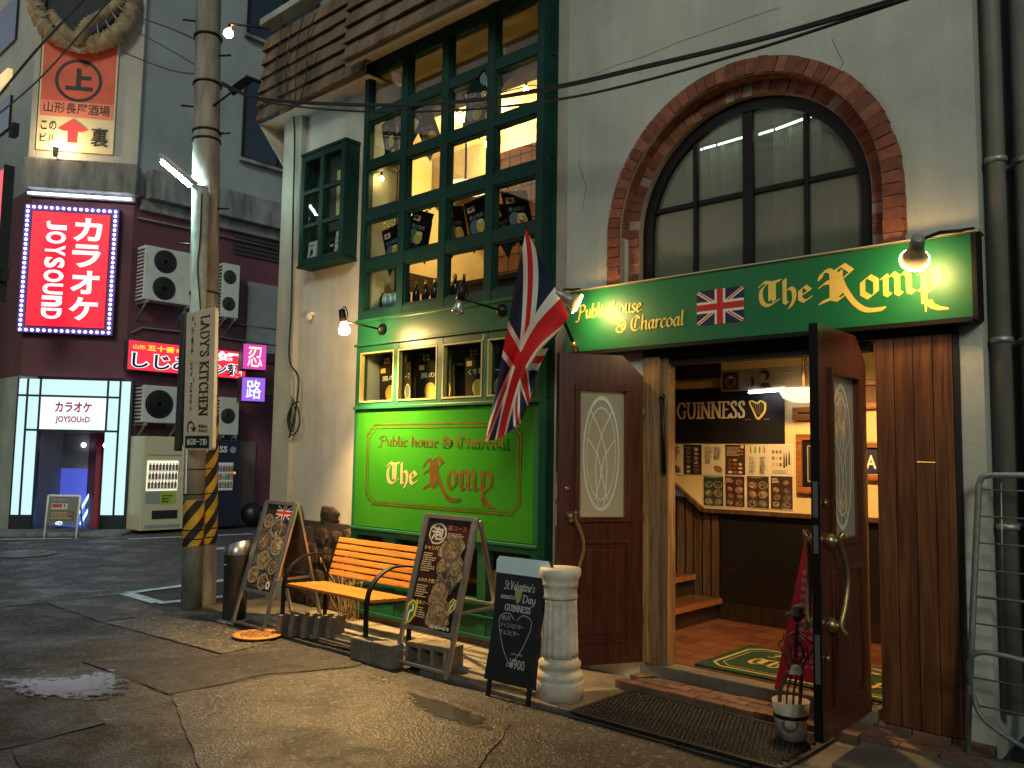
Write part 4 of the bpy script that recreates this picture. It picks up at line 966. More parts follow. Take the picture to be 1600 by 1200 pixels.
# ------------------------------------------------------------------ pennants, bulbs and bottles in the bay
PEN_D = pm('pennant_black', (.0045, .004, .005), .9, spec=.1); PEN_G = pm('pennant_green', (.004, .022, .016), .8, spec=.1); PEN_Y = pm('pennant_amber', (.72, .42, .06), .6); PEN_B = pm('pennant_foam', (.70, .64, .48), .6); PEN_BL = pm('pennant_blue', (.10, .14, .20), .6)
CHAIN = pm('gilt_chain', (.75, .55, .2), .3, metal=.8)
def pennant(top, yaw, tilt, lab, h=.42, w=.23):
    t = thing('pennant', lab, 'pennant', top, 'beer pennants hung in the bay window'); top = V(top)
    u = V((math.cos(yaw)*math.cos(tilt), math.sin(yaw)*math.cos(tilt), math.sin(tilt))); vv = V((-math.cos(yaw)*math.sin(tilt), -math.sin(yaw)*math.sin(tilt), math.cos(tilt))); fr = Fr(top+V((0, 0, -.07))-u*(w*.42*(1 if tilt < 0 else -1) if abs(tilt) > .3 else 0), u, vv)
    mb = MB(); mb.prism([fr.at(-w/2, 0), fr.at(w/2, 0), fr.at(w/2, -h), fr.at(.02, -h+.08), fr.at(-w/2+.03, -h-.05)], fr.n*-.004); mb.build('cloth', PEN_D, t)
    mb = MB()
    for s in (-1, 1):
        for k in range(3): mb.ball(fr.at(s*.03+s*k*.022, .005+k*.03), .014, 0, 8, 5)
    mb.build('hook', CHAIN, t)
    for sd in (1, -1):
        g = fr if sd == 1 else Fr(fr.at(0, 0, -.004), -fr.u, fr.v, -fr.n); a = Art(g, .001)
        a.poly([(-w/2, -h+.10), (w/2, -h+.10), (w/2, -h), (.02*sd, -h+.08), (-sd*(w/2-.03), -h-.05)] if sd == 1 else [(-w/2, -h+.10), (w/2, -h+.10), (w/2-.03, -h-.05), (-.02, -h+.08), (-w/2, -h)], PEN_G)
        a.ring(.04, -h+.05, .022, .030, GOLDY, 18); a.disc(.04, -h+.05, .013, .013, GOLDY)
        a.rect(-w/2+.03, -.10, .075, .05, PEN_B); a.rect(-w/2+.045, -.088, .04, .025, INKR)
        a.text('黒の誘惑', -w/2+.04, -.17, w*.62, .036, GREY, .0)
        a.disc(-.03, -.245, .055, .07, PEN_BL, 16); a.disc(.03, -.25, .045, .06, PEN_Y, 16); a.disc(.03, -.205, .035, .016, PEN_B, 14)
        a.build('print', t)
ROWA = [(606, 176, -.1), (645, 168, 1.2), (676, 152, .25), (722, 128, 1.25), (748, 122, .2), (806, 92, .9)]
ROWB = [(610, 344, .1), (658, 330, 1.1), (676, 322, .3), (707, 310, 1.3), (741, 300, .15), (765, 312, 1.2), (803, 286, 1.0)]
ordn = ['first', 'second', 'third', 'fourth', 'fifth', 'sixth', 'seventh']
for nm, row in (('upper', ROWA), ('lower', ROWB)):
    for i, (px, py, yw) in enumerate(row):
        pennant(P(px, py, y=.0 if abs(yw) < .5 else .06), yw, RND.choice((-.62, -.35, -.15, .2, .4, .66)), 'black beer pennant, %s in the %s bay window string counted from the plinth' % (ordn[i], nm))
for px, py, lab in ((714, 181, 'small glowing bulb on the wire among the upper pennants'), (822, 139, 'small glowing bulb beside the diamond shaped pennant near the flag side'), (596, 279, 'dim glowing bulb reflected low in the outermost bay column')):  # the last bulb is a glowing ball added in place of a reflection
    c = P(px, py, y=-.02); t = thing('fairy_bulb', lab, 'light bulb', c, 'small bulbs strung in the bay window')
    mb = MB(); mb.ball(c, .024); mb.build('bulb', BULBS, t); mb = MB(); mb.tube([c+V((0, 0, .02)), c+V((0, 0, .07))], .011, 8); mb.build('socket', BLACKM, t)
def cable(name, pts, r, lab, cat='cable', group=None, sag=None, mat=None):
    mb = MB(); mb.tube(spline(pts, 8), r, 6); o = mb.build(name, mat or BLACKM, None); return tag(o, lab, cat, group)
cable('fairy_cable', [P(590, 172, y=-.02), P(640, 176, y=-.02), P(714, 177, y=-.02), P(770, 150, y=-.02), P(822, 135, y=-.02), P(838, 134, y=-.02)], .005, 'thin black wire carrying the small bulbs inside the bay window')
BOTM = pm('bottle_glass', (.012, .007, .004), .12, coat=.5); FOIL = pm('bottle_foil', (.45, .35, .18), .3, metal=.8)
def bottle_proto():
    t = thing('bottle', 'dark bottle', 'bottle', (0, 0, 0), 'bottles along the bay window sill')
    mb = MB(); mb.lathe(Fr((0, 0, 0), (1, 0, 0), (0, 0, 1)), [(.030, 0), (.033, .01), (.033, .13), (.028, .155), (.013, .18), (.012, .215)], 14); mb.build('body', BOTM, t)
    mb = MB(); mb.lathe(Fr((0, 0, .2155), (1, 0, 0), (0, 0, 1)), [(.014, -.02), (.014, .018), (.006, .022)], 12); mb.build('cap', FOIL, t); return t
bp_ = bottle_proto()
def copy_thing(o, loc, lab, cat=None, group=None):
    c = o.copy(); COL.objects.link(c); c.location = loc; c['label'] = lab
    if group: c['group'] = group
    for ch in o.children:
        d = ch.copy(); COL.objects.link(d); d.parent = c
        for g in ch.children:
            e = g.copy(); COL.objects.link(e); e.parent = d
    return c
spots = [583, 591]+[636+i*7.2 for i in range(9)]+[703, 711, 718]
for i, px in enumerate(spots):
    q = P(px, 470, y=.02); loc = V((q.x, .02+(i % 2)*.05, 2.90))
    lab = ('dark bottle on the bay sill, %s before the blue cans' % ordn[i]) if i < 2 else ('dark bottle on the bay sill, %s of the long row' % (ordn+['eighth', 'ninth'])[i-2]) if i < 11 else ('dark bottle on the bay sill, %s of the short row of three' % ordn[i-11])
    if i == 0: bp_.location = loc; bp_['label'] = lab
    else: copy_thing(bp_, loc, lab)
CANB = pm('can_blue', (.20, .34, .52), .35, metal=.4, var=.6, vs=30)
for i, px in enumerate((603, 611, 618)):
    q = P(px, 470, y=.0); t = thing('can', 'blue and silver can on the bay sill, %s of three' % ordn[i], 'can', (q.x, .0, 2.90), 'blue cans on the bay sill')
    mb = MB(); mb.lathe(Fr((q.x, .0, 2.90), (1, 0, 0), (0, 0, 1)), [(.028, 0), (.034, .008), (.034, .145), (.028, .155)], 16); mb.build('body', CANB, t)
    mb = MB(); mb.lathe(Fr((q.x, .0, 3.055), (1, 0, 0), (0, 0, 1)), [(.0, .0), (.027, .001), (.027, .004)], 16); mb.build('lid', ALU, t)
# ceiling disc lamp in the upper room, and its bulbs
c = P(727, 296, y=.75); t = thing('ceiling_lamp', 'round cream ceiling lamp glowing inside the bay window', 'lamp', c)
mb = MB(); mb.lathe(Fr(c, (1, 0, 0), (0, 0, 1)), [(.0, -.05), (.10, -.045), (.22, -.01), (.235, .03), (.2, .04)], 28); mb.build('shade', em('lit_disc_shade', (1.0, .72, .36), 2.2), t)
mb = MB(); mb.tube([c+V((0, 0, .04)), V((c.x, c.y, 5.27))], .012, 8); mb.build('stem', IRON, t)
c = V((-6.2, 1.4, 4.95)); t = thing('pendant_lamp', 'warm pendant bulb lighting the room above the bay from its ceiling', 'lamp', c)
mb = MB(); mb.ball(c, .06); mb.build('bulb', em('lit_room_bulb', (1.0, .64, .25), 1500), t); mb = MB(); mb.tube([c+V((0, 0, .05)), c+V((0, 0, .33))], .012, 8); mb.build('cord', BLACKM, t)
c = V((-4.75, 2.0, 4.9)); t = thing('pendant_lamp', 'warm pendant bulb behind the brick pier inside the bay window', 'lamp', c)
mb = MB(); mb.ball(c, .03); mb.build('bulb', bpy.data.materials['lit_room_bulb'], t); mb = MB(); mb.tube([c+V((0, 0, .05)), c+V((0, 0, .37))], .012, 8); mb.build('cord', BLACKM, t)
# little union flag inside, by the bar
fr = WF(-5.95, 3.0, .5); mb = MB(); mb.box(fr, 0, .30, 0, .22, -.01, 0); t = mb.build('small_flag', WHITE, None); tag(t, 'small British flag hanging inside the lowest bay panes', 'flag')
a = Art(fr, .002); union_jack(a, 0, 0, .30, .22, RED, WHT, BLU); a.build('print', t)
# boards in the low row of windows
BRN = pm('brown_board', (.030, .014, .007), .7, spec=.2)
def hung_board(x, yaw, lab, words, k):
    c = V((x, .08, 2.46)); t = thing('hanging_board', lab, 'pennant', c, 'brown beer boards behind the low windows')
    fr = Fr(c, (math.cos(yaw), math.sin(yaw), .06), (-.06, 0, 1), None); mb = MB(); mb.box(fr, -.11, .11, -.52, -.06, -.006, 0); mb.build('board', BRN, t)
    mb = MB()
    for i in range(2):
        for j in range(2): mb.ball(fr.at(-.02+i*.045, -.045+j*.035, .01), .018, 0, 8, 5)
    mb.build('clip', CHAIN, t)
    a = Art(fr, .001); a.rect(-.09, -.14, .06, .045, GOLDY); a.text(words[0], -.075, -.22, .16, .05, CREAM_INK, .012); a.ring(.03, -.34, .052, .062, GOLDY, 20, 1.25); a.disc(.03, -.34, .05, .062, PEN_BL if k else PEN_Y); a.text(words[1], -.09, -.50, .15, .045, CREAM_INK, .012)
    a.build('print', t)
for i, (px, yw, wd) in enumerate(((606, .15, ('黒の', 'ハーフ')), (634, -.3, ('ハーフ', 'ここ')), (667, .2, ('黒の', 'です')), (694, -.2, ('黒の', 'ここ')), (741, .1, ('く毎日', 'ここ')), (775, .3, ('ハート', 'です')))):
    hung_board(P(px, 560, y=.08).x, yw, 'brown lettered beer board, %s from the plinth end behind the low windows' % ordn[i], wd, i % 2)
# things behind the base windows
CUSH = pm('yellow_cushion', (.55, .36, .10), .8, var=.3, vs=8, bump=.3)
for (x, z, w_, lab) in ((-5.55, .50, .40, 'flat yellow cushion behind the base window beside the bench'), (-4.62, .46, .36, 'tan cushion behind the base window beside the chalkboard')):
    mb = MB(); mb.wbox(x-w_/2, x+w_/2, .0, .28, .38, z+.16, 0); t = mb.build('cushion', CUSH, None, bevel=.05); tag(t, lab, 'cushion')
# books and cards in the cabinet window
for i, (px, w_, h_, lab) in enumerate(((486, .13, .2, 'white card with a bird drawing in the cabinet window'), (497, .05, .14, 'thin grey card beside the bird card in the cabinet window'), (517, .07, .15, 'small dark booklet in the cabinet window'), (528, .13, .24, 'white book with large capital letters in the cabinet window'))):
    c = P(px, 395, y=-.10); fr = Fr((c.x, -.1, 3.545), (1, .05, .04), (-.04, .12, 1)); mb = MB(); mb.box(fr, -w_/2, w_/2, 0, h_, -.02, 0); t = mb.build('book', [WHITE, GREY, BLACK, WHITE][i], None); tag(t, lab, 'book')
    a = Art(fr, .001)
    if i == 0: a.poly([(-.03, .03), (.03, .06), (.01, .12), (-.02, .11)], INKK); a.rect(-.045, .15, .08, .012, INKK)
    elif i == 3:
        for k, s in enumerate(('DRK', 'ISLE', 'NDS')): a.text(s, -.05, .15-k*.06, .10, .04, INKK, .01)
    else: a.rect(-w_/2+.01, h_*.6, w_-.02, .02, INKW)
    a.build('print', t)
# ------------------------------------------------------------------ bench
BX0, BX1, BYF, BYB = -6.27, -5.14, -.95, -.50
bn = thing('bench', 'slatted orange wooden bench with curved black iron ends', 'bench', ((BX0+BX1)/2, -.7, .03))
for i in range(5):
    y = BYF+.02+i*.078; mb = MB(); mb.wbox(BX0+.02, BX1+.03, y, y+.062, .415-.004*i, .44-.004*i); mb.build('seat_slat', SLAT, bn, bevel=.006)
for i in range(6):
    z = .475+i*.055; y = BYB+.0+i*.018; mb = MB(); fr = Fr((BX0+.02, y, z), (1, 0, 0), (0, .32, .95), None); mb.box(fr, 0, BX1-BX0+.01, 0, .046, -.012, .012); mb.build('back_slat', SLAT, bn, bevel=.005)
for x in (BX0, BX1):
    mb = MB(); W2, T2 = .045, .014
    path = [(x, BYF, .03), (x, BYF, .42), (x, BYF+.03, .52), (x, BYF+.10, .60), (x, BYF+.21, .655), (x, BYF+.34, .665), (x, BYB+.06, .64)]
    pts = path[:2]+[tuple(p) for p in spline(path[1:], 6)][1:]
    for a, b in zip(pts, pts[1:]): mb.bar(a, b, W2, T2, 0, (0, 0, 1) if abs(b[1]-a[1]) > abs(b[2]-a[2]) else (0, 1, 0))
    mb.build('arm_rest', IRON, bn)
    mb = MB(); mb.bar((x, BYB-.02, .03), (x, BYB-.02, .42), W2, T2, 0, (0, 1, 0)); mb.bar((x, BYB-.02, .42), (x, BYB+.12, .80), W2, T2, 0, (0, 1, 0)); mb.build('leg', IRON, bn)
    mb = MB(); mb.bar((x, BYF, .405), (x, BYB, .385), W2, T2); mb.build('seat_rail', IRON, bn)
# blocks at the feet of the bench
BLOCK = pm('concrete_block', (.23, .20, .155), .92, var=.5, vs=9, bump=.6, bs=60)
for i in range(5):
    x = -6.30+i*.098; y = -1.00+i*.055; mb = MB(); fr = Fr((x, y, .0), (1, .25, 0), (.16, .03, 1), None); mb.box(fr, 0, .055, 0, .185, -.19, .0)
    t = mb.build('paving_block', BLOCK, None, bevel=.008); tag(t, 'thin concrete slab on edge at the bench leg, %s' % ['closest to the ashtray', 'second from the ashtray', 'middle one of five', 'fourth from the ashtray', 'farthest from the ashtray'][i], 'block', 'concrete slabs leaning at the bench leg')
for i, (x0, x1, lab) in enumerate(((-5.235, -4.99, 'solid concrete block under the right front leg of the bench'), (-4.985, -4.76, 'solid concrete block butted against the one under the bench leg, next to the poster stand'))):
    mb = MB(); mb.wbox(x0, x1, -1.02, -.89, .0, .165+.006*i); t = mb.build('kerb_block', BLOCK, None, bevel=.01); tag(t, lab, 'block', 'solid blocks at the bench')
mb = MB(); fr = Fr((-4.74, -.90, .02), (1, .12, 0), (0, 0, 1), None)
fill2d([(0, 0), (.39, 0), (.39, .17), (0, .17)], [[(.03, .03), (.12, .03), (.12, .14), (.03, .14)], [(.15, .03), (.24, .03), (.24, .14), (.15, .14)], [(.27, .03), (.36, .03), (.36, .14), (.27, .14)]], fr, .19, mb)
t = mb.build('cinder_block', BLOCK, None, bevel=.006); tag(t, 'hollow cinder block inside the feet of the food poster stand', 'block')
# dry weeds behind the bench
STRAW = pm('dry_straw', (.42, .30, .13), .8)
mb = MB()
for i in range(38):
    a = RND.uniform(0, 6.28); r = RND.uniform(0, .10); b = V((-6.30+r*math.cos(a)*1.2, -.22+r*math.sin(a), .03)); h = RND.uniform(.25, .62)
    t_ = b+V((RND.uniform(-.16, .16), RND.uniform(-.16, .1), h)); mid = b.lerp(t_, .6)+V((RND.uniform(-.03, .03), RND.uniform(-.03, .03), .03)); mb.tube(spline([b, mid, t_, t_+V((RND.uniform(-.06, .06), -.02, -.04))], 4), .0028, 4)
t = mb.build('dry_plant', STRAW, None); tag(t, 'tuft of dry straw-coloured weeds behind the bench end', 'plant')
# ------------------------------------------------------------------ A-frame poster stands
FOOD = [pm('plate_white', (.62, .60, .52), .5), pm('food_cream', (.55, .44, .26), .6), pm('food_red', (.34, .08, .04), .6), pm('food_green', (.10, .17, .04), .6), pm('food_brown', (.17, .085, .035), .6), pm('food_tan', (.42, .27, .12), .6)]
def foodtex(name, sc, stops):
    m = bpy.data.materials.new(name); m.use_nodes = True; n = m.node_tree.nodes; L = m.node_tree.links; p = n['Principled BSDF']; p.inputs['Roughness'].default_value = .35
    tc = n.new('ShaderNodeTexCoord'); nz = n.new('ShaderNodeTexNoise'); nz.inputs['Scale'].default_value = sc*.7; nz.inputs['Detail'].default_value = 4; L.new(tc.outputs['Object'], nz.inputs['Vector'])
    mx = n.new('ShaderNodeMixRGB'); mx.inputs[0].default_value = .12; L.new(tc.outputs['Object'], mx.inputs[1]); L.new(nz.outputs['Color'], mx.inputs[2])
    vo = n.new('ShaderNodeTexVoronoi'); vo.inputs['Scale'].default_value = sc; L.new(mx.outputs[0], vo.inputs['Vector']); sp = n.new('ShaderNodeSeparateColor'); L.new(vo.outputs['Color'], sp.inputs[0])
    rp = n.new('ShaderNodeValToRGB'); r = rp.color_ramp
    while len(r.elements) < len(stops): r.elements.new(.5)
    for i, s in enumerate(stops): r.elements[i].position = i/(len(stops)-1); r.elements[i].color = tuple(s)+(1,)
    L.new(sp.outputs[0], rp.inputs[0]); n2 = n.new('ShaderNodeTexNoise'); n2.inputs['Scale'].default_value = sc*3; n2.inputs['Detail'].default_value = 5; L.new(tc.outputs['Object'], n2.inputs['Vector'])
    m2 = n.new('ShaderNodeMixRGB'); m2.blend_type = 'MULTIPLY'; m2.inputs[0].default_value = .8; r2 = n.new('ShaderNodeValToRGB'); r2.color_ramp.elements[0].position = .35; r2.color_ramp.elements[1].position = .6; r2.color_ramp.elements[0].color = (.25, .22, .2, 1); L.new(n2.outputs['Fac'], r2.inputs[0])
    L.new(rp.outputs[0], m2.inputs[1]); L.new(r2.outputs[0], m2.inputs[2]); L.new(m2.outputs[0], p.inputs['Base Color']); return m
FT = [foodtex('food_photo_a', 38, [(.10, .05, .02), (.50, .34, .14), (.62, .52, .34), (.30, .07, .03), (.45, .22, .06), (.10, .16, .04), (.60, .50, .36)]), foodtex('food_photo_b', 55, [(.05, .03, .02), (.34, .18, .07), (.55, .45, .28), (.16, .05, .03), (.42, .30, .12), (.60, .55, .42)]), foodtex('food_photo_c', 46, [(.015, .018, .02), (.10, .095, .08), (.26, .19, .09), (.035, .04, .02), (.42, .39, .32), (.02, .02, .02), (.14, .05, .03), (.03, .03, .03)])]
RIMS = [pm('rim_a', (.24, .22, .18), .6), pm('rim_b', (.13, .115, .095), .6), pm('rim_c', (.32, .28, .20), .6), pm('rim_d', (.10, .09, .08), .6), pm('rim_e', (.30, .20, .11), .6)]
def plate(a, x, y, r, sq=.75):
    rot = RND.uniform(-.5, .5); m = RND.choice(RIMS)
    a.disc(x, y, r, r*sq, m, 20, .05, rot); a.disc(x+r*.02, y, r*.86, r*sq*.84, RND.choice(RIMS), 18, .06, rot)
    a.disc(x+r*.03, y+r*.02, r*.74, r*sq*.72, RND.choice(FT), 13, .16, rot)
    for k in range(4):
        t = RND.uniform(0, 6.28); q = RND.uniform(.1, .6)*r; a.disc(x+q*math.cos(t), y+q*math.sin(t)*sq, r*RND.uniform(.1, .26), r*RND.uniform(.07, .16), RND.choice(FOOD[1:]+FT), 8, .38, t)
def scribble(a, x, y, w, h, m, rows, gap=.5):
    hh = h/rows
    for r in range(rows):
        xx = x; end = x+w*RND.uniform(.6, 1)
        while xx < end:
            ww = RND.uniform(.5, 2.2)*hh; ww = min(ww, end-xx+.001); a.rect(xx, y+h-(r+1)*hh+hh*.2, ww, hh*gap, m); xx += ww+hh*.3
def stand(name, lab, F0, F1, top_y, top_z, back_y, z_pan, art):
    F0, F1 = V(F0), V(F1); t = thing(name, lab, 'poster stand', ((F0.x+F1.x)/2, (F0.y+back_y)/2, F0.z))
    u = (F1-F0).normalized(); mid0 = V((F0.x, top_y, top_z)); v = (mid0-F0)
    fr = Fr(F0, u, v); L_ = v.length; W_ = (F1-F0).length
    mb = MB()
    for x in (.0, W_): mb.bar(fr.at(x, 0, 0), fr.at(x, L_, 0), .034, .022, 0, fr.n)
    mb.bar(fr.at(.017, .04, 0), fr.at(W_-.017, .04, 0), .02, .02, 0, fr.n)
    mb.build('front_frame', ALU, t, bevel=.003)
    mb = MB(); pz = z_pan*L_; mb.box(fr, .018, W_-.018, pz, L_-.01, -.012, .004, 1)
    for q in ((.016, W_-.016, pz-.03, pz, -.014, .013), (.016, W_-.016, L_-.03, L_+.004, -.014, .013), (.0165, .04, pz, L_-.03, -.013, .012), (W_-.04, W_-.0165, pz, L_-.03, -.013, .012)): mb.box(fr, *q, 0)
    mb.build('panel', [ALU, BLACKM], t, bevel=.002)
    B0 = V((F0.x, back_y, F0.z)); B1 = V((F1.x, back_y, F0.z)); T0 = mid0; T1 = V((F1.x, top_y, top_z)); mb = MB()
    for a_, b_ in ((B0, T0), (B1, T1)): mb.bar(a_+V((0, .02, 0)), b_+V((0, .02, -.02)), .034, .022, 0, (0, 1, 0))
    q0, q1 = B0.lerp(T0, .05), B1.lerp(T1, .05); mb.bar(q0, q1, .02, .02); q0, q1 = B0.lerp(T0, .42), B1.lerp(T1, .42); mb.bar(q0, q1, .02, .02)
    mb.build('back_frame', ALU, t, bevel=.003)
    mb = MB(); k = F0.lerp(T0, .4); k2 = B0.lerp(T0, .4)
    for x in (F0.x, F1.x): mb.bar((x, k.y, k.z), (x, k2.y, k2.z), .008, .02)
    mb.build('brace', ALU, t)
    a = Art(fr.off(.04, pz, .004), .001, .00008); art(a, W_-.08, L_-.03-pz); a.build('poster', t); return t, fr, W_, L_
def art_food(a, w, h):
    bgm = pm('poster_dark_red', (.055, .022, .020), .25, var=.5, vs=6, coat=.3); a.rect(0, 0, w, h, bgm)
    a.disc(w*.28, h*.86, w*.20, h*.10, FOOD[0], 22, .06); a.disc(w*.28, h*.86, w*.175, h*.088, INKK, 22); a.text('泡', w*.14, h*.80, w*.28, h*.125, FOOD[0], .03)
    a.text('宴コース', w*.50, h*.90, w*.42, h*.05, FOOD[2], .02); scribble(a, w*.52, h*.82, w*.4, h*.06, FOOD[1], 4)
    a.text('シャンパン', w*.05, h*.70, w*.40, h*.045, GOLDY, .02); scribble(a, w*.06, h*.50, w*.32, h*.18, FOOD[1], 9)
    a.text('ふわた食飲コース', w*.05, h*.40, w*.62, h*.04, GOLDY, .015); scribble(a, w*.06, h*.26, w*.3, h*.12, FOOD[1], 6)
    a.text('宴会コース', w*.12, h*.20, w*.34, h*.035, GOLDY, .015); scribble(a, w*.14, h*.08, w*.25, h*.10, FOOD[1], 5)
    for x, y, r, k in ((.70, .70, .26, 0), (.78, .56, .24, 1), (.62, .56, .18, 0), (.70, .42, .22, 2), (.62, .30, .2, 1), (.68, .14, .27, 0)): a.disc(w*x, h*y, w*r, w*r*.9, FT[k], 15, .22)
    for x, y, r in ((.70, .72, .21), (.84, .56, .13), (.58, .33, .15), (.64, .14, .20)): plate(a, w*x, h*y, w*r, .95)
    a.text('023-674-6078', w*.55, h*.015, w*.42, h*.03, INKW, .01)
    GL = pm('leaf_sticker', (.02, .16, .09), .4); YL = pm('yellow_sticker', (.75, .55, .04), .4)
    for x, y, s in ((.03, .13, 1.0), (.93, .24, .6)):
        a.poly([(w*x-s*.03, h*y-s*.10), (w*x-s*.035, h*y+s*.04), (w*x+s*.01, h*y+s*.08), (w*x+s*.075, h*y+s*.06), (w*x+s*.07, h*y-s*.03), (w*x+s*.02, h*y-s*.09)], YL)
        a.poly([(w*x-s*.025, h*y-s*.09), (w*x-s*.02, h*y+s*.03), (w*x+s*.02, h*y+s*.065), (w*x+s*.05, h*y+s*.045), (w*x+s*.045, h*y-s*.03), (w*x+s*.01, h*y-s*.08)], GL)
        a.line([(p.x, p.y) for p in spline([(w*x-s*.005, h*y-s*.08), (w*x, h*y-s*.01), (w*x+s*.03, h*y+s*.0), (w*x+s*.025, h*y+s*.045)], 5)], s*.016, INKW)
def art_plates(a, w, h):
    a.rect(0, 0, w, h, pm('poster_slate', (.030, .032, .034), .2, var=.5, vs=9, coat=.5))
    union_jack(a, w*.42, h*.82, w*.58, h*.18, RED, WHT, BLU)
    a.poly([(w*.02, h*.03), (w*.97, h*.02), (w*.98, h*.78), (w*.6, h*.80), (w*.3, h*.88), (w*.03, h*.86)], FT[2])
    for i, (x, y, r) in enumerate(((.2, .80, .17), (.58, .72, .25), (.24, .55, .21), (.78, .52, .22), (.42, .34, .24), (.84, .27, .17), (.20, .16, .20), (.62, .10, .2))): plate(a, w*x, h*y, w*r, .95)
    a.disc(w*.85, h*.07, w*.07, w*.09, INKW, 14); a.disc(w*.85, h*.07, w*.035, w*.05, INKK, 14)
stand('poster_stand', 'aluminium A-frame stand with a dark red food course poster', (-4.78, -.957, .02), (-4.235, -.962, .02), -.685, 1.10, -.38, .27, art_food)
t, fr, W_, L_ = stand('poster_stand', 'aluminium A-frame stand with a poster of plates beside the ashtray', (-6.89, -1.06, .01), (-6.42, -1.04, .01), -.76, 1.10, -.46, .30, art_plates)
mb = MB(); g = Fr((-6.885, -.445, .01), (1, 0, 0), (0, -.30, 1.08), None); mb.box(g, .02, .45, .30, 1.08, -.006, .004); mb.build('back_panel', pm('brown_panel', (.13, .085, .055), .6, var=.15, vs=4), t)
# ------------------------------------------------------------------ ashtray bin
c = V((-7.10, -.92, .0)); t = thing('ashtray_bin', 'round dark metal ashtray bin with a slanted steel hood beside the pole', 'ashtray', c)
ax = Fr(c, (1, 0, 0), (0, 0, 1), None); mb = MB(); mb.lathe(ax, [(.10, .0), (.105, .01), (.112, .60), (.112, .605)], 28); mb.build('body', pm('dark_steel', (.10, .095, .09), .35, metal=.8, var=.25, vs=10), t)
mb = MB(); k = len(mb.v); n_ = 28
for ring_ in range(3):
    for j in range(n_):
        th = 2*math.pi*j/n_; x, y = .116*math.cos(th), .116*math.sin(th); z = .605 if ring_ == 0 else .70+.38*(x*.8+y*.2)*(1 if ring_ == 1 else 1)
        rr = 1 if ring_ < 2 else .86; mb.v.append(c+V((x*rr, y*rr, z)))
for r_ in range(2):
    for j in range(n_): q = (j+1) % n_; mb.face((r_*n_+j, r_*n_+q, (r_+1)*n_+q, (r_+1)*n_+j), 0, True)
mb.face([2*n_+j for j in range(n_)], 1); mb.build('hood', [STEEL, BLACKM], t)
mb = MB(); mb.lathe(ax, [(.104, .0), (.15, .0), (.15, .015), (.106, .03)], 24); mb.build('base', STEEL, t)
mb = MB(); mb.tube([c+V((.03, -.112, .52)), c+V((.03, -.135, .52)), c+V((-.03, -.135, .52)), c+V((-.03, -.112, .52))], .006, 6); mb.build('handle', STEEL, t)
# ------------------------------------------------------------------ chalkboard
t = thing('chalkboard', 'black chalkboard stand chalked with a heart and Valentine beer offer', 'chalkboard', (-3.68, -.9, .02))
TL = P(781, 868, y=-.82); TR = P(866, 877, y=-.80); BL = V((-3.875, -.97, .10)); BR = V((-3.465, -.95, .10))
fr = Fr(BL, BR-BL, (TL-BL)); W_ = (BR-BL).length; H_ = (TL-BL).length; wt = (TR-TL).length
def edge_x(t_): # waisted sides
    return (W_/2+(wt-W_)/2*t_)-.022*math.sin(math.pi*t_)
cx_ = W_/2; outl = [(cx_-edge_x(k/10), H_*k/10) for k in range(11)]; outl[-1] = (outl[-1][0]+.015, H_); outl = outl[:-1]+[(cx_-edge_x(1), H_-.03), (cx_-edge_x(1)+.02, H_)]
outl = outl+[(2*cx_-x, y) for x, y in outl[::-1]]
mb = MB(); mb.prism([fr.at(x, y, 0) for x, y in outl], fr.n*-.03); mb.build('board', pm('chalk_black', (.016, .017, .017), .65, var=.4, vs=5), t, bevel=.002)
a = Art(fr, .0015, .00008)
a.poly([(cx_-edge_x(.86), H_*.86), (cx_+edge_x(.86), H_*.86), (cx_+edge_x(1)-.002, H_-.03), (cx_+edge_x(1)-.022, H_-.002), (cx_-edge_x(1)+.022, H_-.002), (cx_-edge_x(1)+.002, H_-.03)], pm('pale_blue_header', (.62, .78, .84), .5))
CH = pm('chalk', (.58, .60, .58), .9); CHG = pm('chalk_gold', (.42, .34, .16), .9)
a.pen("St.Valentine's", cx_-.13, H_*.735, .26, .055, CH, CHALK_ST); a.pen('Day', cx_+.035, H_*.645, .11, .05, CH, CHALK_ST); a.pen('GUINNESS', cx_-.105, H_*.565, .22, .040, CH, SER_ST)
a.line([(-.0+cx_-.15, H_*.68), (cx_-.05, H_*.685), (cx_-.03, H_*.665), (cx_-.15, H_*.66)], .004, CH); scribble(a, cx_-.145, H_*.664, .09, .012, CH, 1)
a.poly([(cx_-.035, H_*.76), (cx_-.005, H_*.74), (cx_+.03, H_*.765), (cx_+.02, H_*.66), (cx_-.005, H_*.625), (cx_-.03, H_*.68)], CHG)
for s in (-1, 1):
    a.line([(p.x, p.y) for p in spline([(cx_+s*.012, H_*.50), (cx_+s*.06, H_*.545), (cx_+s*.125, H_*.52), (cx_+s*.13, H_*.44), (cx_+s*.075, H_*.27), (cx_+s*.015, H_*.165)], 6)], .004, CH)
    a.ring(cx_+s*.016, H_*.15, .009, .014, CH, 14)
for i, (s_, y, w_) in enumerate((('米沢', .485, .075), ('ジャコバロクター', .43, .19), ('チョコビター', .375, .16))): a.text(s_, cx_-.115, H_*y, w_, .032, CH, .0)
a.text('pint only', cx_+.005, H_*.225, .09, .02, CH); a.text('¥900', cx_-.005, H_*.125, .125, .062, CH, .005); a.build('chalk_writing', t)
mb = MB()
for x in (.04, W_-.04): mb.bar(fr.at(x, -.10, -.015), fr.at(x, .06, -.015), .025, .025, 0, fr.n); mb.bar(fr.at(x, H_*.8, -.03), (fr.at(x, 0, 0).x, -.62, .02), .022, .022)
mb.build('leg', BLACKM, t, bevel=.003)
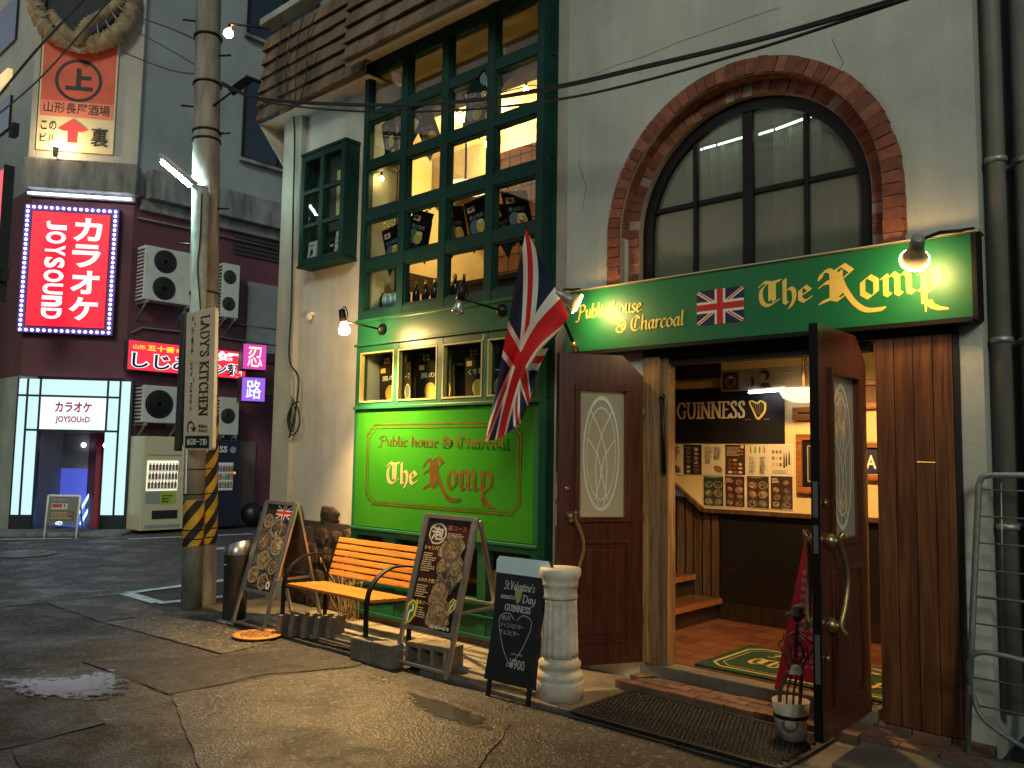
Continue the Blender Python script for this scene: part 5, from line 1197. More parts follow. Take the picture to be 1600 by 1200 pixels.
# ------------------------------------------------------------------ fluted pedestal
pc = P(878, 1078, z=.04); pc = V((-3.425, -.745, .025)); t = thing('pedestal', 'white fluted plaster column standing between the chalkboard and the rubber mat', 'pedestal', pc)
PWH = pm('aged_white', (.76, .71, .60), .65, var=.25, vs=7, bump=.25, bs=50, col2=(.50, .44, .34)); ax = Fr(pc, (1, 0, 0), (0, 0, 1), None)
mb = MB(); mb.lathe(ax, [(.152, 0), (.154, .10), (.150, .115), (.146, .118), (.155, .135), (.152, .16), (.135, .175), (.128, .19), (.136, .20), (.138, .225), (.12, .245), (.112, .26)], 40); mb.build('base', PWH, t)
mb = MB(); mb.lathe(ax, [(.126, .261)]+[(.126-.012*k/8, .261+.33*k/8) for k in range(1, 9)]+[(.112, .62)], 160, 0, lambda r, z, th: r-.015*abs(math.cos(9*th))**.6); mb.build('shaft', PWH, t)
mb = MB(); mb.lathe(ax, [(.108, .621), (.116, .63), (.110, .645), (.108, .70), (.116, .705), (.113, .72), (.120, .745), (.132, .768), (.134, .80), (.128, .812), (.0, .814)], 40); mb.build('capital', PWH, t)
# ------------------------------------------------------------------ door mats
q = [P(979, 1061, z=.05), P(1262, 1114, z=.05), P(1228, 1191, z=.04), P(872, 1091, z=.04)]
q = [V((-3.22, -.315, .026)), V((-2.04, -.30, .026)), V((-1.80, -.90, .026)), V((-3.22, -.90, .026))]
q = [V((-3.17, -.31, .026)), V((-1.85, -.31, .026)), V((-1.85, -.94, .026)), V((-3.17, -.94, .026))]
t = thing('rubber_mat', 'black honeycomb rubber mat outside the pub doors', 'mat', (-2.5, -.6, .026)); RUB = pm('black_rubber', (.014, .013, .012), .55, bump=.1)
mb = MB(); mb.wbox(-3.17, -1.85, -.94, -.31, .026, .032, 0)
for i in range(46):
    for j in range(17):
        x = -3.135+i*.0278+(j % 2)*.0139; y = -.905+j*.0345
        if x > -1.895: continue
        mb.lathe(Fr((x, y, .0325), (1, 0, 0), (0, 0, 1)), [(.0125, 0), (.0135, .009), (.009, .0095), (.0085, .001)], 6)
mb.build('mat', RUB, t, fix=False)
mb = MB()
for x0, x1, y0, y1 in ((-3.18, -1.84, -.955, -.925), (-3.18, -1.84, -.325, -.30), (-3.18, -3.15, -.925, -.325), (-1.87, -1.84, -.925, -.325)): mb.wbox(x0, x1, y0, y1, .0265, .043)
mb.build('border', RUB, t, bevel=.006)
t = thing('door_mat', 'green entrance mat with yellow border and lettering inside the doorway', 'mat', (-2.45, .55, .15))
mb = MB(); mb.wbox(-2.98, -1.55, .16, .98, .1515, .163); mb.build('mat', pm('mat_green', (.012, .050, .022), .95, var=.4, vs=40, bump=.8, bs=300), t, bevel=.004)
fr = Fr((-2.98, .16, .163), (1, 0, 0), (0, 1, 0)); YE = pm('mat_yellow', (.50, .40, .13), .95, bump=.6, bs=300); a = Art(fr, .001, .00008)
for k, wd in ((.07, .022), (.115, .008)):
    x0, x1, y0, y1, n_ = k, 1.43-k, k, .82-k, .08; a.line([(x0+n_, y0), (x1-n_, y0), (x1, y0+n_), (x1, y1-n_), (x1-n_, y1), (x0+n_, y1), (x0, y1-n_), (x0, y0+n_), (x0+n_, y0)], wd, YE)
a.pen('Public house', .30, .56, .75, .10, YE, ITAL_ST); a.pen('The Romp', .24, .28, .95, .17, YE, BLACK_ST); a.build('lettering', t)
# ------------------------------------------------------------------ planter bucket with wire figure
c = P(1236, 1163, z=.06); c = V((c.x+.0, -.70, .06)); c = P(1236, 1153, z=.045)
t = thing('bucket', 'small whitewashed wooden bucket at the foot of the open door', 'bucket', c); ax = Fr(c, (1, 0, 0), (0, 0, 1), None)
mb = MB(); mb.lathe(ax, [(.072, 0), (.100, .20), (.091, .201), (.085, .16), (.0, .16)], 32, 0, lambda r, z, th: r-.0025*(math.cos(14*th) > .9)); mb.build('body', pm('whitewashed_wood', (.56, .50, .40), .8, var=.35, vs=14, stretch=(3, 3, .4)), t)
mb = MB(); mb.lathe(ax, [(.0885, .115), (.0925, .116), (.094, .134), (.0905, .135)], 32); mb.build('hoop', IRON, t)
mb = MB(); d = (CAM-c); d.z = 0; d.normalize(); s = V((-d.y, d.x, 0)); o = c+d*.094
mb.tube(spline([o-s*.035+V((0, 0, .115)), o-s*.03+d*.01+V((0, 0, .085)), o+d*.012+V((0, 0, .072)), o+s*.03+d*.01+V((0, 0, .085)), o+s*.035+V((0, 0, .115))], 5), .005, 6); mb.build('rope_handle', pm('rope', (.16, .10, .05), .9), t)
RUST = pm('rusty_wire', (.11, .055, .035), .6, metal=.4, var=.4, vs=30)
g = thing('wire_figure', 'rusty wire gardener ornament with a green hat standing in the bucket', 'ornament', c+V((0, 0, .15)))
H = lambda x, z, y=0: c+s*(x*1.15+.035*min(1, max(0, (z-.15)*4)))+d*(y-.01)+V((0, 0, .15+(z-.15)*1.12))
mb = MB()
for k in range(4): mb.tube(spline([H(-.05+.03*k, .15), H(-.055+.03*k, .24, .01), H(-.03+.02*k, .33)], 5), .011 if k in (0, 3) else .006, 8)
mb.tube(spline([H(-.0, .33), H(.0, .5), H(.005, .56)], 4), .012, 8)
for sg in (-1, 1): mb.tube([H(sg*.01, .52), H(sg*.085, .46), H(sg*.03, .37, .04), H(.0, .35, .05)], .006, 6)
for k in range(5): mb.tube(spline([H(-.06+.015*k, .51), H(-.05+.025*k, .44, .03), H(-.03+.015*k, .34)], 5), .004, 5)
for k in range(8):
    t0 = k*.8; mb.tube(spline([H(.05*math.cos(t0), .43+.06*math.sin(t0), .02), H(.03*math.cos(t0+1), .43+.04*math.sin(t0+1), .03), H(.045*math.cos(t0+2), .43+.05*math.sin(t0+2), .02)], 4), .003, 5)
mb.ball(H(.005, .59), .026, 0, 12, 8); mb.build('body', RUST, g)
mb = MB(); mb.lathe(Fr(H(.005, .605), (1, 0, 0), (.1, 0, 1), None), [(.062, -.004), (.066, .002), (.034, .012), (.032, .035), (.02, .05), (.0, .053)], 20); mb.build('hat', pm('hat_green', (.06, .075, .045), .8, var=.3, vs=30), g)
mb = MB(); mb.ball(H(.0, .36, .055), .018, 0, 10, 6); mb.prism([H(-.02, .37, .05), H(.02, .37, .05), H(.03, .33, .06), H(-.03, .33, .06)], d*.01); mb.build('hand_tool', pm('pale_cloth', (.55, .50, .40), .8), g)
# ------------------------------------------------------------------ red board inside, behind the right door
RB = pm('red_board', (.86, .035, .055), .4); A0 = P(1213, 1080, z=.16)
b0 = V((-2.06, .02, .155)); t = thing('red_board', 'red lettered A-board standing in the doorway behind the wire figure', 'sandwich board', b0)
fr = Fr((-2.30, -.0, .155), (1, .10, 0), (0, .20, 1), None)
mb = MB(); mb.prism([fr.at(-.03, 0), fr.at(.0, 0), fr.at(.015, .07), fr.at(.415, .07), fr.at(.42, .0), fr.at(.45, .0), fr.at(.35, .94), fr.at(.33, .97), fr.at(.12, .97), fr.at(.095, .94)], fr.n*-.015); mb.build('board', RB, t)
a = Art(fr, .001); RI = pm('pink_ink', (.72, .30, .30), .6); a.text('アメ', .13, .80, .18, .11, INKW, .02); scribble(a, .09, .30, .28, .44, RI, 9); a.text('樽', .14, .40, .05, .05, INKW, .02); scribble(a, .06, .14, .3, .1, RI, 3); a.build('print', t)
mb = MB(); mb.bar(fr.at(.06, 0)+V((0, .32, 0)), fr.at(.2, .72), .02, .02); mb.bar(fr.at(.38, 0)+V((0, .32, 0)), fr.at(.36, .72), .02, .02); mb.build('leg', RB, t)
# ------------------------------------------------------------------ galvanised rack at the right
t = thing('wire_rack', 'galvanised wire rack leaning in the gap beside the pub wall', 'rack', (-1.1, -.2, .0))
mb = MB(); y = -.14; X_ = lambda px, py: P(px, py, y=y)
fl_, tp = X_(1510, 1195), X_(1529, 742); fl_.z = 0.0
tr = tp+V((.72, 0, .02)); mb.tube([fl_, fl_.lerp(tp, .5), tp+V((0, 0, -.05)), tp+V((.015, 0, -.012)), tp+V((.05, 0, 0)), tr], .016, 10); mb.tube([tr, (tr.x+.02, y, .0)], .016, 10)
mb.build('outer_frame', GALV, t)
mb = MB()
for k in range(9):
    p = tp.lerp(fl_, .05+.092*k); mb.tube([p+V((.0, 0, 0)), (tr.x, y, p.z-.005)], .0045 if k != 4 else .008, 6)
for x in (.10, .33, .55): mb.tube([tp+V((x, .01, -.04)), tp+V((x-.01, .01, -.62))], .0045, 6)
mb.build('wire_grid', GALV, t)
mb = MB(); e0 = fl_.lerp(tp, .42); e1 = fl_.lerp(tp, .28)
mb.tube(spline([e1, e1+V((.02, -.1, .08)), e0+V((.03, -.16, -.05)), e0+V((.10, -.18, .0)), e0+V((.30, -.18, -.02)), e0+V((.33, -.18, -.08)), e1+V((.34, -.18, -.2)), e1+V((.1, -.12, -.14)), e1+V((.02, -.02, -.05))], 5), .013, 8); mb.build('lower_loop', GALV, t)
# ------------------------------------------------------------------ entrance hall fittings
y0 = 1.79
def on(px, py, y=y0): return P(px, py, y=y)
t = thing('beer_banner', 'black banner with cream capitals and a gold harp on the hall wall', 'banner', on(1130, 690))
fr = WF(0, 0, 1.785); c0 = fr.uv(on(1041, 692, 1.785)); c1 = fr.uv(on(1226, 612, 1.785)); x0 = c0[0]-.35
mb = MB(); n_ = 20
for i in range(n_):
    xa, xb = x0+(c1[0]-x0)*i/n_, x0+(c1[0]-x0)*(i+1)/n_; w0, w1 = .004*math.sin(i*1.3), .004*math.sin((i+1)*1.3)
    k = len(mb.v); mb.v += [fr.at(xa, c0[1], w0), fr.at(xb, c0[1], w1), fr.at(xb, c1[1]+.06, w1), fr.at(xa, c1[1]+.06, w0)]; mb.face((k, k+1, k+2, k+3), 0, True)
mb.build('cloth', pm('banner_black', (.013, .012, .013), .45, bump=.15, bs=20), t, fix=False)
a = Art(fr, .006, .00004); g0 = fr.uv(PP(1058, 655, fr)); g1 = fr.uv(PP(1166, 652, fr)); gt = fr.uv(PP(1062, 630, fr))
a.pen('GUINNESS', g0[0], g0[1], g1[0]-g0[0], gt[1]-g0[1], CREAM_INK, SER_ST)
h0 = fr.uv(PP(1171, 627, fr)); h1 = fr.uv(PP(1196, 655, fr)); hw, hh = h1[0]-h0[0], h0[1]-h1[1]; U = lambda x, y_: (h0[0]+x*hw, h1[1]+y_*hh)
def harp(a, U, k, m):
    for pts, wd in (([(.0, .95), (.2, 1.0), (.5, .88), (.75, 1.0), (1.0, .85)], .10), ([(1.0, .9), (1.0, .5), (.8, .2), (.55, .0)], .13), ([(.02, .92), (.2, .6), (.38, .25), (.52, .02)], .10)):
        a.line([(q.x, q.y) for q in spline([U(*p) for p in pts], 5)], wd*k, m)
    for i in range(5): a.line([U(.25+.14*i, .9), U(.36+.09*i, .35-.03*i)], .012*k, m)
harp(a, U, hw, GOLDY); scribble(a, h0[0]-.04, h1[1]-.005, .06, .012, GREY, 1); scribble(a, h1[0]-.01, h1[1]-.005, .06, .012, GREY, 1); a.build('lettering', t)
# menu sheets
def sheet(px0, py0, px1, py1, kind, lab, grp='menu sheets on the hall wall'):
    fr = WF(0, 0, 1.793); p0 = fr.uv(PP(px0, py1, fr)); p1 = fr.uv(PP(px1, py0, fr)); w_, h_ = p1[0]-p0[0], p1[1]-p0[1]; fr = fr.off(p0[0], p0[1])
    mb = MB(); mb.box(fr, 0, w_, 0, h_, -.003, 0); t = mb.build('menu_sheet', WHITE, None); tag(t, lab, 'menu', grp)
    a = Art(fr, .0008, .00006)
    bgc = {'w': pm('paper_cream', (.66, .60, .44), .5), 'k': pm('menu_black', (.02, .02, .02), .4), 'd': pm('menu_brown', (.06, .028, .018), .4), 'g': pm('menu_green', (.016, .06, .028), .4), 'r': pm('menu_maroon', (.075, .022, .016), .4)}[kind[0]]
    a.rect(.004, .004, w_-.008, h_-.008, bgc); ink = INKK if kind[0] == 'w' else FOOD[1]; v = kind[1:]
    if v == 'text': scribble(a, w_*.08, h_*.35, w_*.38, h_*.58, ink, 16, .4); scribble(a, w_*.54, h_*.5, w_*.36, h_*.42, ink, 12, .4); plate(a, w_*.74, h_*.2, w_*.22, .6)
    elif v == 'grid':
        for r in range(6):
            for c_ in range(2): a.disc(w_*(.28+.42*c_), h_*(.10+.145*r), w_*.12, h_*.04, RND.choice((GREY, FOOD[1], FOOD[4], FOOD[5])), 10, .2); scribble(a, w_*(.10+.44*c_), h_*(.15+.145*r), w_*.35, h_*.02, FOOD[0], 1)
    elif v == 'list': scribble(a, w_*.1, h_*.62, w_*.78, h_*.30, ink, 7, .4); [a.disc(w_*(.25+.25*(k % 3)), h_*(.1+.13*(k//3)), w_*.1, h_*.04, FOOD[RND.randrange(6)], 10, .2) for k in range(11)]; a.disc(w_*.85, h_*.92, w_*.08, w_*.08, GOLDY)
    elif v == 'wine':
        for k in range(4): a.poly([(w_*(.15+.2*k), h_*.72), (w_*(.21+.2*k), h_*.72), (w_*(.21+.2*k), h_*.86), (w_*(.195+.2*k), h_*.93), (w_*(.165+.2*k), h_*.93), (w_*(.15+.2*k), h_*.86)], RND.choice((FOOD[2], FOOD[3], INKK)))
        scribble(a, w_*.1, h_*.06, w_*.3, h_*.55, ink, 13, .4); scribble(a, w_*.58, h_*.06, w_*.3, h_*.55, ink, 13, .4)
    elif v == 'drinks':
        for k in range(9): a.rect(w_*(.08+.16*(k % 3)), h_*(.3+.2*(k//3)), w_*.1, h_*.1, FOOD[RND.choice((2, 4, 1, 3))])
        for x, y_, hh_ in ((.6, .25, .5), (.7, .3, .42), (.82, .35, .45)): a.poly([(w_*(x-.03), h_*y_), (w_*(x+.05), h_*y_), (w_*(x+.04), h_*(y_+hh_*.6)), (w_*(x+.02), h_*(y_+hh_)), (w_*x, h_*(y_+hh_)), (w_*(x-.02), h_*(y_+hh_*.6))], RND.choice((FOOD[2], INKK)))
        scribble(a, w_*.1, h_*.06, w_*.7, h_*.12, FOOD[3], 3)
    elif v == 'food':
        for k in range(6): plate(a, w_*(.27+.45*(k % 2)), h_*(.15+.28*(k//2)), w_*.21, .75)
        scribble(a, w_*.1, h_*.93, w_*.8, h_*.03, FOOD[1], 1)
    else:
        for x_, y_ in ((.25, .15), (.7, .12), (.3, .36), (.74, .34), (.26, .58), (.72, .56), (.7, .8)): plate(a, w_*x_, h_*y_, w_*RND.uniform(.13, .2), .75)
        scribble(a, w_*.08, h_*.78, w_*.35, h_*.15, FOOD[0], 4)
    a.build('print', t)
L6 = [('wtext', 'cream menu sheet half hidden by the door jamb'), ('kgrid', 'black menu sheet with two columns of small pictures'), ('wtext', 'cream text menu sheet above the green food sheet'), ('dlist', 'dark brown menu list with a round gold badge'), ('wwine', 'cream wine list with four bottles across its top'), ('wdrinks', 'cream drinks sheet with tall bottles, next to the picture frame')]
XS = [(1031, 1066), (1068, 1097), (1099, 1131), (1133, 1165), (1167, 1202), (1204, 1239)]
for (a_, b_), (k, lab) in zip(XS, L6): sheet(a_, 694-(a_-1040)*.0, b_, 741+(a_-1040)*.012, k, lab)
for (a_, b_), (k, lab) in zip(((1099, 1131), (1133, 1164), (1167, 1202), (1204, 1239)), (('gfood', 'green-edged food menu sheet at the top of the stair rail'), ('rmeat', 'maroon menu sheet of grilled meat plates beside the green one'), ('dfood', 'brown menu sheet of plates and side dishes, third in the lower row'), ('dmix', 'brown menu sheet with many small plates, last of the lower row'))): sheet(a_, 744, b_, 790+(a_-1100)*.05, k, lab)
# board with beer advert over the banner
fr = WF(0, 0, 1.66); p0 = fr.uv(PP(1126, 612, fr)); p1 = fr.uv(PP(1330, 566, fr)); t = thing('advert_board', 'pale beer advert board with a profile drawing above the banner', 'poster', fr.at(p0[0], p0[1])); w_, h_ = p1[0]-p0[0], p1[1]-p0[1]; g = fr.off(p0[0], p0[1])
mb = MB(); mb.box(g, 0, w_, 0, h_, -.02, 0); mb.build('board', pm('advert_paper', (.20, .175, .14), .5), t, bevel=.003)
a = Art(g, .001, .00006); a.rect(w_*.02, h_*.08, w_*.13, h_*.8, pm('advert_dark', (.03, .02, .016), .5)); a.disc(w_*.085, h_*.45, w_*.05, h_*.3, FOOD[4]); a.rect(w_*.07, h_*.3, w_*.03, h_*.35, INKK); a.rect(w_*.07, h_*.6, w_*.03, h_*.07, FOOD[0])
a.disc(w_*.36, h_*.66, w_*.045, h_*.25, INKK, 14, .05); a.disc(w_*.345, h_*.58, w_*.028, h_*.18, pm('sketch_skin', (.26, .22, .17), .6)); a.poly([(w_*.32, h_*.1), (w_*.42, h_*.1), (w_*.39, h_*.32), (w_*.34, h_*.32)], INKK); a.rect(w_*.255, h_*.2, w_*.02, h_*.4, INKK)
scribble(a, w_*.18, h_*.6, w_*.08, h_*.2, GREY, 3); scribble(a, w_*.45, h_*.25, w_*.16, h_*.5, GREY, 5)
for k in range(3): a.poly([(w_*(.64+.03*k), h_*.15), (w_*(.66+.03*k), h_*.15), (w_*(.66+.03*k), h_*.6), (w_*(.655+.03*k), h_*.85), (w_*(.645+.03*k), h_*.85), (w_*(.64+.03*k), h_*.6)], FOOD[4])
a.rect(w_*.76, h_*.05, w_*.2, h_*.9, pm('advert_dark', (.03, .02, .016), .5)); a.poly([(w_*.83, h_*.2), (w_*.88, h_*.2), (w_*.895, h_*.65), (w_*.815, h_*.65)], FOOD[4]); a.rect(w_*.815, h_*.62, w_*.08, h_*.1, FOOD[0]); a.build('print', t)
c = P(1170, 613, y=1.60); c2 = P(1225, 609, y=1.60); t = thing('tube_light', 'short white tube light glowing under the advert board', 'lamp', c); mb = MB(); mb.tube([c, c2], .012, 10); mb.build('tube', em('lit_tube_white', (.80, .90, 1.0), 14), t)
mb = MB(); mb.bar(c+V((0, .01, .022)), c2+V((0, .01, .022)), .03, .014); mb.build('batten', WHITE, t)
c = P(1256, 616, y=1.55); t = thing('hall_lamp', 'round cream wall lamp glowing beside the banner in the hall', 'lamp', c); mb = MB(); mb.lathe(Fr(c, (1, 0, 0), (0, 0, 1)), [(.0, -.07), (.09, -.06), (.16, -.03), (.185, .01), (.17, .045), (.0, .05)], 28); mb.build('shade', em('lit_hall_shade', (1.0, .70, .34), 2.0), t)
mb = MB(); mb.tube([c+V((0, 0, .05)), (c.x, c.y, 2.549)], .012, 8); mb.build('stem', BRASS, t)
c = V((-2.5, .75, 2.44)); t = thing('ceiling_spot', 'warm ceiling light of the entrance hall behind the door head', 'lamp', c); mb = MB(); mb.ball(c, .045); mb.build('bulb', em('lit_hall_bulb', (1.0, .60, .22), 60), t); spot(c+V((0, 0, -.06)), (-.04, .30, -1), 150, (1.0, .60, .22), 138, .6, .06, t); mb = MB(); mb.tube([c+V((0, 0, .04)), (c.x, c.y, 2.549)], .02, 10); mb.build('holder', IRON, t)
def picture(px0, py0, px1, py1, lab, art):
    fr = WF(0, 0, 1.79); p0 = fr.uv(PP(px0, py1, fr)); p1 = fr.uv(PP(px1, py0, fr)); g = fr.off(p0[0], p0[1]); w_, h_ = p1[0]-p0[0], p1[1]-p0[1]; t = thing('picture', lab, 'picture', g.at(0, 0)); b = .05
    mb = MB()
    for q in ((0, w_, 0, b), (0, w_, h_-b, h_), (0, b, b, h_-b), (w_-b, w_, b, h_-b)): mb.box(g, *q, 0, .03)
    mb.build('frame', FRAMEW, t, bevel=.008); mb = MB(); mb.box(g, b, w_-b, b, h_-b, 0, .008); mb.build('print', BLACK, t); a = Art(g, .0085, .0001); art(a, w_, h_); a.build('artwork', t)
picture(1246, 678, 1335, 770, 'large orange-framed dark mirror picture low on the hall wall', lambda a, w, h: (a.rect(w*.2, h*.2, w*.6, h*.6, DARKW), a.text('BEER', w*.5, h*.3, w*.22, h*.12, INKW, .02), a.line([(w*.2, h*.2), (w*.2, h*.8), (w*.8, h*.8), (w*.8, h*.2), (w*.2, h*.2)], .01, GREY)))
picture(1240, 634, 1320, 657, 'small dark framed picture with golden figures under the hall lamp', lambda a, w, h: a.poly([(w*.08, h*.22)]+[(w*(.08+.84*k/12), h*(.55+.12*(k % 2))) for k in range(13)]+[(w*.92, h*.22)], FOOD[5]))

picture(1338, 690, 1420, 750, 'dark framed picture glimpsed through the gap beside the plank panel', lambda a, w, h: (a.rect(w*.12, h*.15, w*.76, h*.7, NAVY), a.text('A', w*.2, h*.3, w*.2, h*.35, INKW, .02)))
picture(1338, 590, 1420, 640, 'upper dark framed print glimpsed through the gap beside the plank panel', lambda a, w, h: a.rect(w*.12, h*.15, w*.76, h*.7, FOOD[4]))
# ------------------------------------------------------------------ utility pole, lamp post and what hangs on them
PC = P(312, 944, z=0); PT = P(326, 0, y=PC.y); LP = P(299, 949, z=0); LT = P(315, 292, y=LP.y)
def axis_frame(o, t):
    v = (t-o).normalized(); u = (V((1, 0, 0))-v*v.x).normalized(); return Fr(o, u, v)
PCON = pm('pole_concrete', (.30, .27, .225), .9, var=.45, vs=3, bump=.3, bs=30, stretch=(2, 2, .4), col2=(.13, .11, .09))
t = thing('utility_pole', 'tall stained concrete utility pole at the street corner', 'pole', PC); ax = axis_frame(PC, PT)
mb = MB(); mb.lathe(ax, [(.165, 0)]+[(.158-.0035*k, .9*k+.01) for k in range(12)], 28); mb.build('shaft', PCON, t)
for k, z in enumerate((3.75, 4.15, 4.5, 5.0, 5.3, 5.9, 6.3)):
    th = (-2.2, .6)[k % 2]; d = V((math.cos(th), math.sin(th), 0)); mb = MB(); mb.tube([ax.at(0, z)+d*.11, ax.at(0, z)+d*.27], .011, 6); mb.build('step_bolt', IRON, t)
for z in (2.1, 3.2, 4.9, 5.0, 5.55, 6.1):
    mb = MB(); mb.lathe(ax.off(0, z), [(.14, 0), (.154, .004), (.154, .022), (.14, .026)], 24); mb.build('strap', IRON, t)
t2 = thing('lamp_post', 'slim grey steel lamp post strapped to the concrete pole', 'lamp post', LP); ax2 = axis_frame(LP, LT); LH = (LT-LP).length
mb = MB(); mb.lathe(ax2, [(.100, 0), (.096, 1.9), (.078, 1.95), (.076, LH-.05), (.06, LH), (.0, LH+.005)], 20); mb.build('post', pm('post_grey', (.36, .38, .34), .55, metal=.2, var=.35, vs=5), t2)
mb = MB(); mb.tube(spline([ax2.at(.07, LH-.1, .03), ax2.at(.09, LH-.6, .05), ax2.at(.075, LH-.9, .06), ax2.at(.12, LH-1.4, .04), ax2.at(.085, LH-1.8, .05)], 6), .008, 6); mb.build('cable', BLACKM, t2)
# yellow and black warning wrap: helical bands
WY = pm('warning_yellow', (.62, .36, .03), .5, var=.3, vs=10); WK = pm('warning_black', (.015, .013, .012), .5)
def wrap(parent, fr_, r, z0, z1, turns):
    mb = MB(); seg = 36; pitch = .24
    zz = z0-pitch*turns/2-pitch; k = 0
    while zz < z1+pitch*turns/2:
        for j in range(seg):
            a0, a1 = 2*math.pi*j/seg, 2*math.pi*(j+1)/seg; s0, s1 = (j/seg-.5)*pitch*turns, ((j+1)/seg-.5)*pitch*turns
            lo0, lo1, hi0, hi1 = [min(max(q, z0), z1) for q in (zz+s0, zz+s1, zz+s0+pitch/2, zz+s1+pitch/2)]
            if hi0-lo0 < 1e-4 and hi1-lo1 < 1e-4: continue
            q = [fr_.at(r*math.cos(a), z, -r*math.sin(a)) for a, z in ((a0, lo0), (a1, lo1), (a1, hi1), (a0, hi0))]
            n = len(mb.v); mb.v += q; mb.face((n, n+1, n+2, n+3), k % 2, True)
        zz += pitch/2; k += 1
    mb.build('warning_wrap', [WY, WK], parent, fix=False)
wrap(t, ax, .164, .60, 1.92, 5); wrap(t2, ax2, .1035, .60, 1.05, 3); wrap(t2, ax2, .1035, 1.66, 1.92, 3)
mb = MB(); mb.lathe(ax2, [(.098, 1.06), (.1036, 1.065), (.1036, 1.645), (.098, 1.65)], 20, 0)
for dx in (-.04, .03): mb.bar(ax2.at(dx, 1.12, .1065), ax2.at(dx, 1.60, .1065), .022, .010, 1, ax2.n)
mb.build('sleeve', [pm('sleeve_grey', (.17, .15, .12), .6), WHITE], t2)
for z in (1.1, 1.35, 1.62, .75, .66):
    mb = MB(); mb.lathe(ax.off(0, z), [(.158, 0), (.169, .004), (.169, .012), (.158, .016)], 24); mb.lathe(ax2.off(0, z), [(.099, 0), (.109, .004), (.109, .012), (.099, .016)], 20); mb.build('band', IRON, t2)
# street light tube on the post
h0 = P(304, 292, y=LP.y-.08); h1 = P(257, 253, y=LP.y-.20); t = thing('street_lamp', 'cool white fluorescent street lamp glowing on the lamp post', 'street lamp', h0)
dv_ = (h1-h0).normalized(); mb = MB(); mb.tube([h0+dv_*.08, h1], .042, 12); mb.build('tube', em('lit_street_tube', (.62, 1.0, .95), 420), t)
mb = MB(); mb.bar(h0+V((0, 0, .04)), h1+dv_*.06+V((0, 0, .045)), .09, .03); mb.tube([LT+V((0, 0, -.05)), h0, h0+dv_*.08], .025, 8); mb.ball(h1+dv_*.03, .04); mb.build('housing', pm('lamp_housing', (.35, .37, .36), .5), t)
# vertical shop board and black sign box on the post
q0 = P(300, 489, y=-1.02); q1 = P(345, 489, y=-1.02); q2 = P(300, 703, y=-1.02)
fr = Fr((q0.x+.025, -1.02, q2.z), (1, .0, 0), ax2.v, (0, -1, 0)); w_, h_ = P(345, 600, y=-1.02).x-P(299, 600, y=-1.02).x, q0.z-q2.z
t = thing('pole_sign', 'tall tan board with brown vertical lettering strapped to the lamp post', 'sign', fr.at(w_/2, 0))
def rrect(x0, y0, x1, y1, r, n=5): return [(cx+r*math.cos(a), cy+r*math.sin(a)) for cx, cy, s in ((x1-r, y1-r, 0), (x0+r, y1-r, .5), (x0+r, y0+r, 1), (x1-r, y0+r, 1.5)) for a in [math.pi*(s+.5*k/n) for k in range(n+1)]]
fr.o.z -= .0; mb = MB(); mb.prism([fr.at(a, b, 0) for a, b in rrect(0, 0, w_, h_, .04)], fr.n*.035); mb.build('board', pm('sign_tan', (.66, .55, .41), .45, var=.12, vs=3), t, bevel=.004)
a = Art(fr.off(0, 0, .035), .0015, .00003); DR = pm('sign_brown', (.10, .02, .015), .6)
polys, WW = pen_word("LADY'S KITCHEN", SER_ST)
yt, yb = h_*.955, h_*.235; sx, sy = (yt-yb)/WW, w_*.30/1.45; a.dh = .00002
for pl in polys: a.poly([(w_*.52+y*sy, yt-x*sx) for x, y in pl], DR)
a.dh = .0001
for i, ch in enumerate('ガールズ居酒屋 レディースキッチン'):
    if ch == ' ': continue
    yy = h_*.93-i*h_*.0405
    if ch == 'ー': a.rect(w_*.315, yy, w_*.02, h_*.03, DR)
    else: a.text(ch, w_*.20, yy, w_*.21, h_*.036, DR, .02, keep=True)
a.line([(p.x, p.y) for p in spline([(w_*.17, h_*.125), (w_*.17, h_*.18), (w_*.27, h_*.2), (w_*.37, h_*.18), (w_*.37, h_*.155)], 5)], .02, DR); a.poly([(w_*.27, h_*.16), (w_*.47, h_*.16), (w_*.37, h_*.125)], DR)
a.text('40m', w_*.52, h_*.155, w_*.32, h_*.025, DR, .02); a.text('手前側', w_*.52, h_*.125, w_*.32, h_*.022, DR, .02)
a.rect(w_*.10, h_*.015, w_*.80, h_*.085, INKK); a.text('香澄町一丁目1', w_*.16, h_*.035, w_*.68, h_*.045, INKW, .02); a.build('lettering', t)
mb = MB()
for z in (fr.o.z+.12, fr.o.z+h_-.15): mb.lathe(ax2.off(0, z), [(.078, 0), (.103, .003), (.103, .028), (.078, .03)], 18)
mb.build('strap', IRON, t)
q = P(291, 600, y=-.90); mb = MB(); mb.wbox(q.x-.045, q.x+.045, -.98, -.62, P(292, 705, y=-.86).z, P(292, 492, y=-.86).z); t = mb.build('blade_sign', pm('sign_back', (.035, .035, .038), .6, var=.3), None, bevel=.02); tag(t, 'black vertical sign box seen edge-on behind the tan board', 'sign')
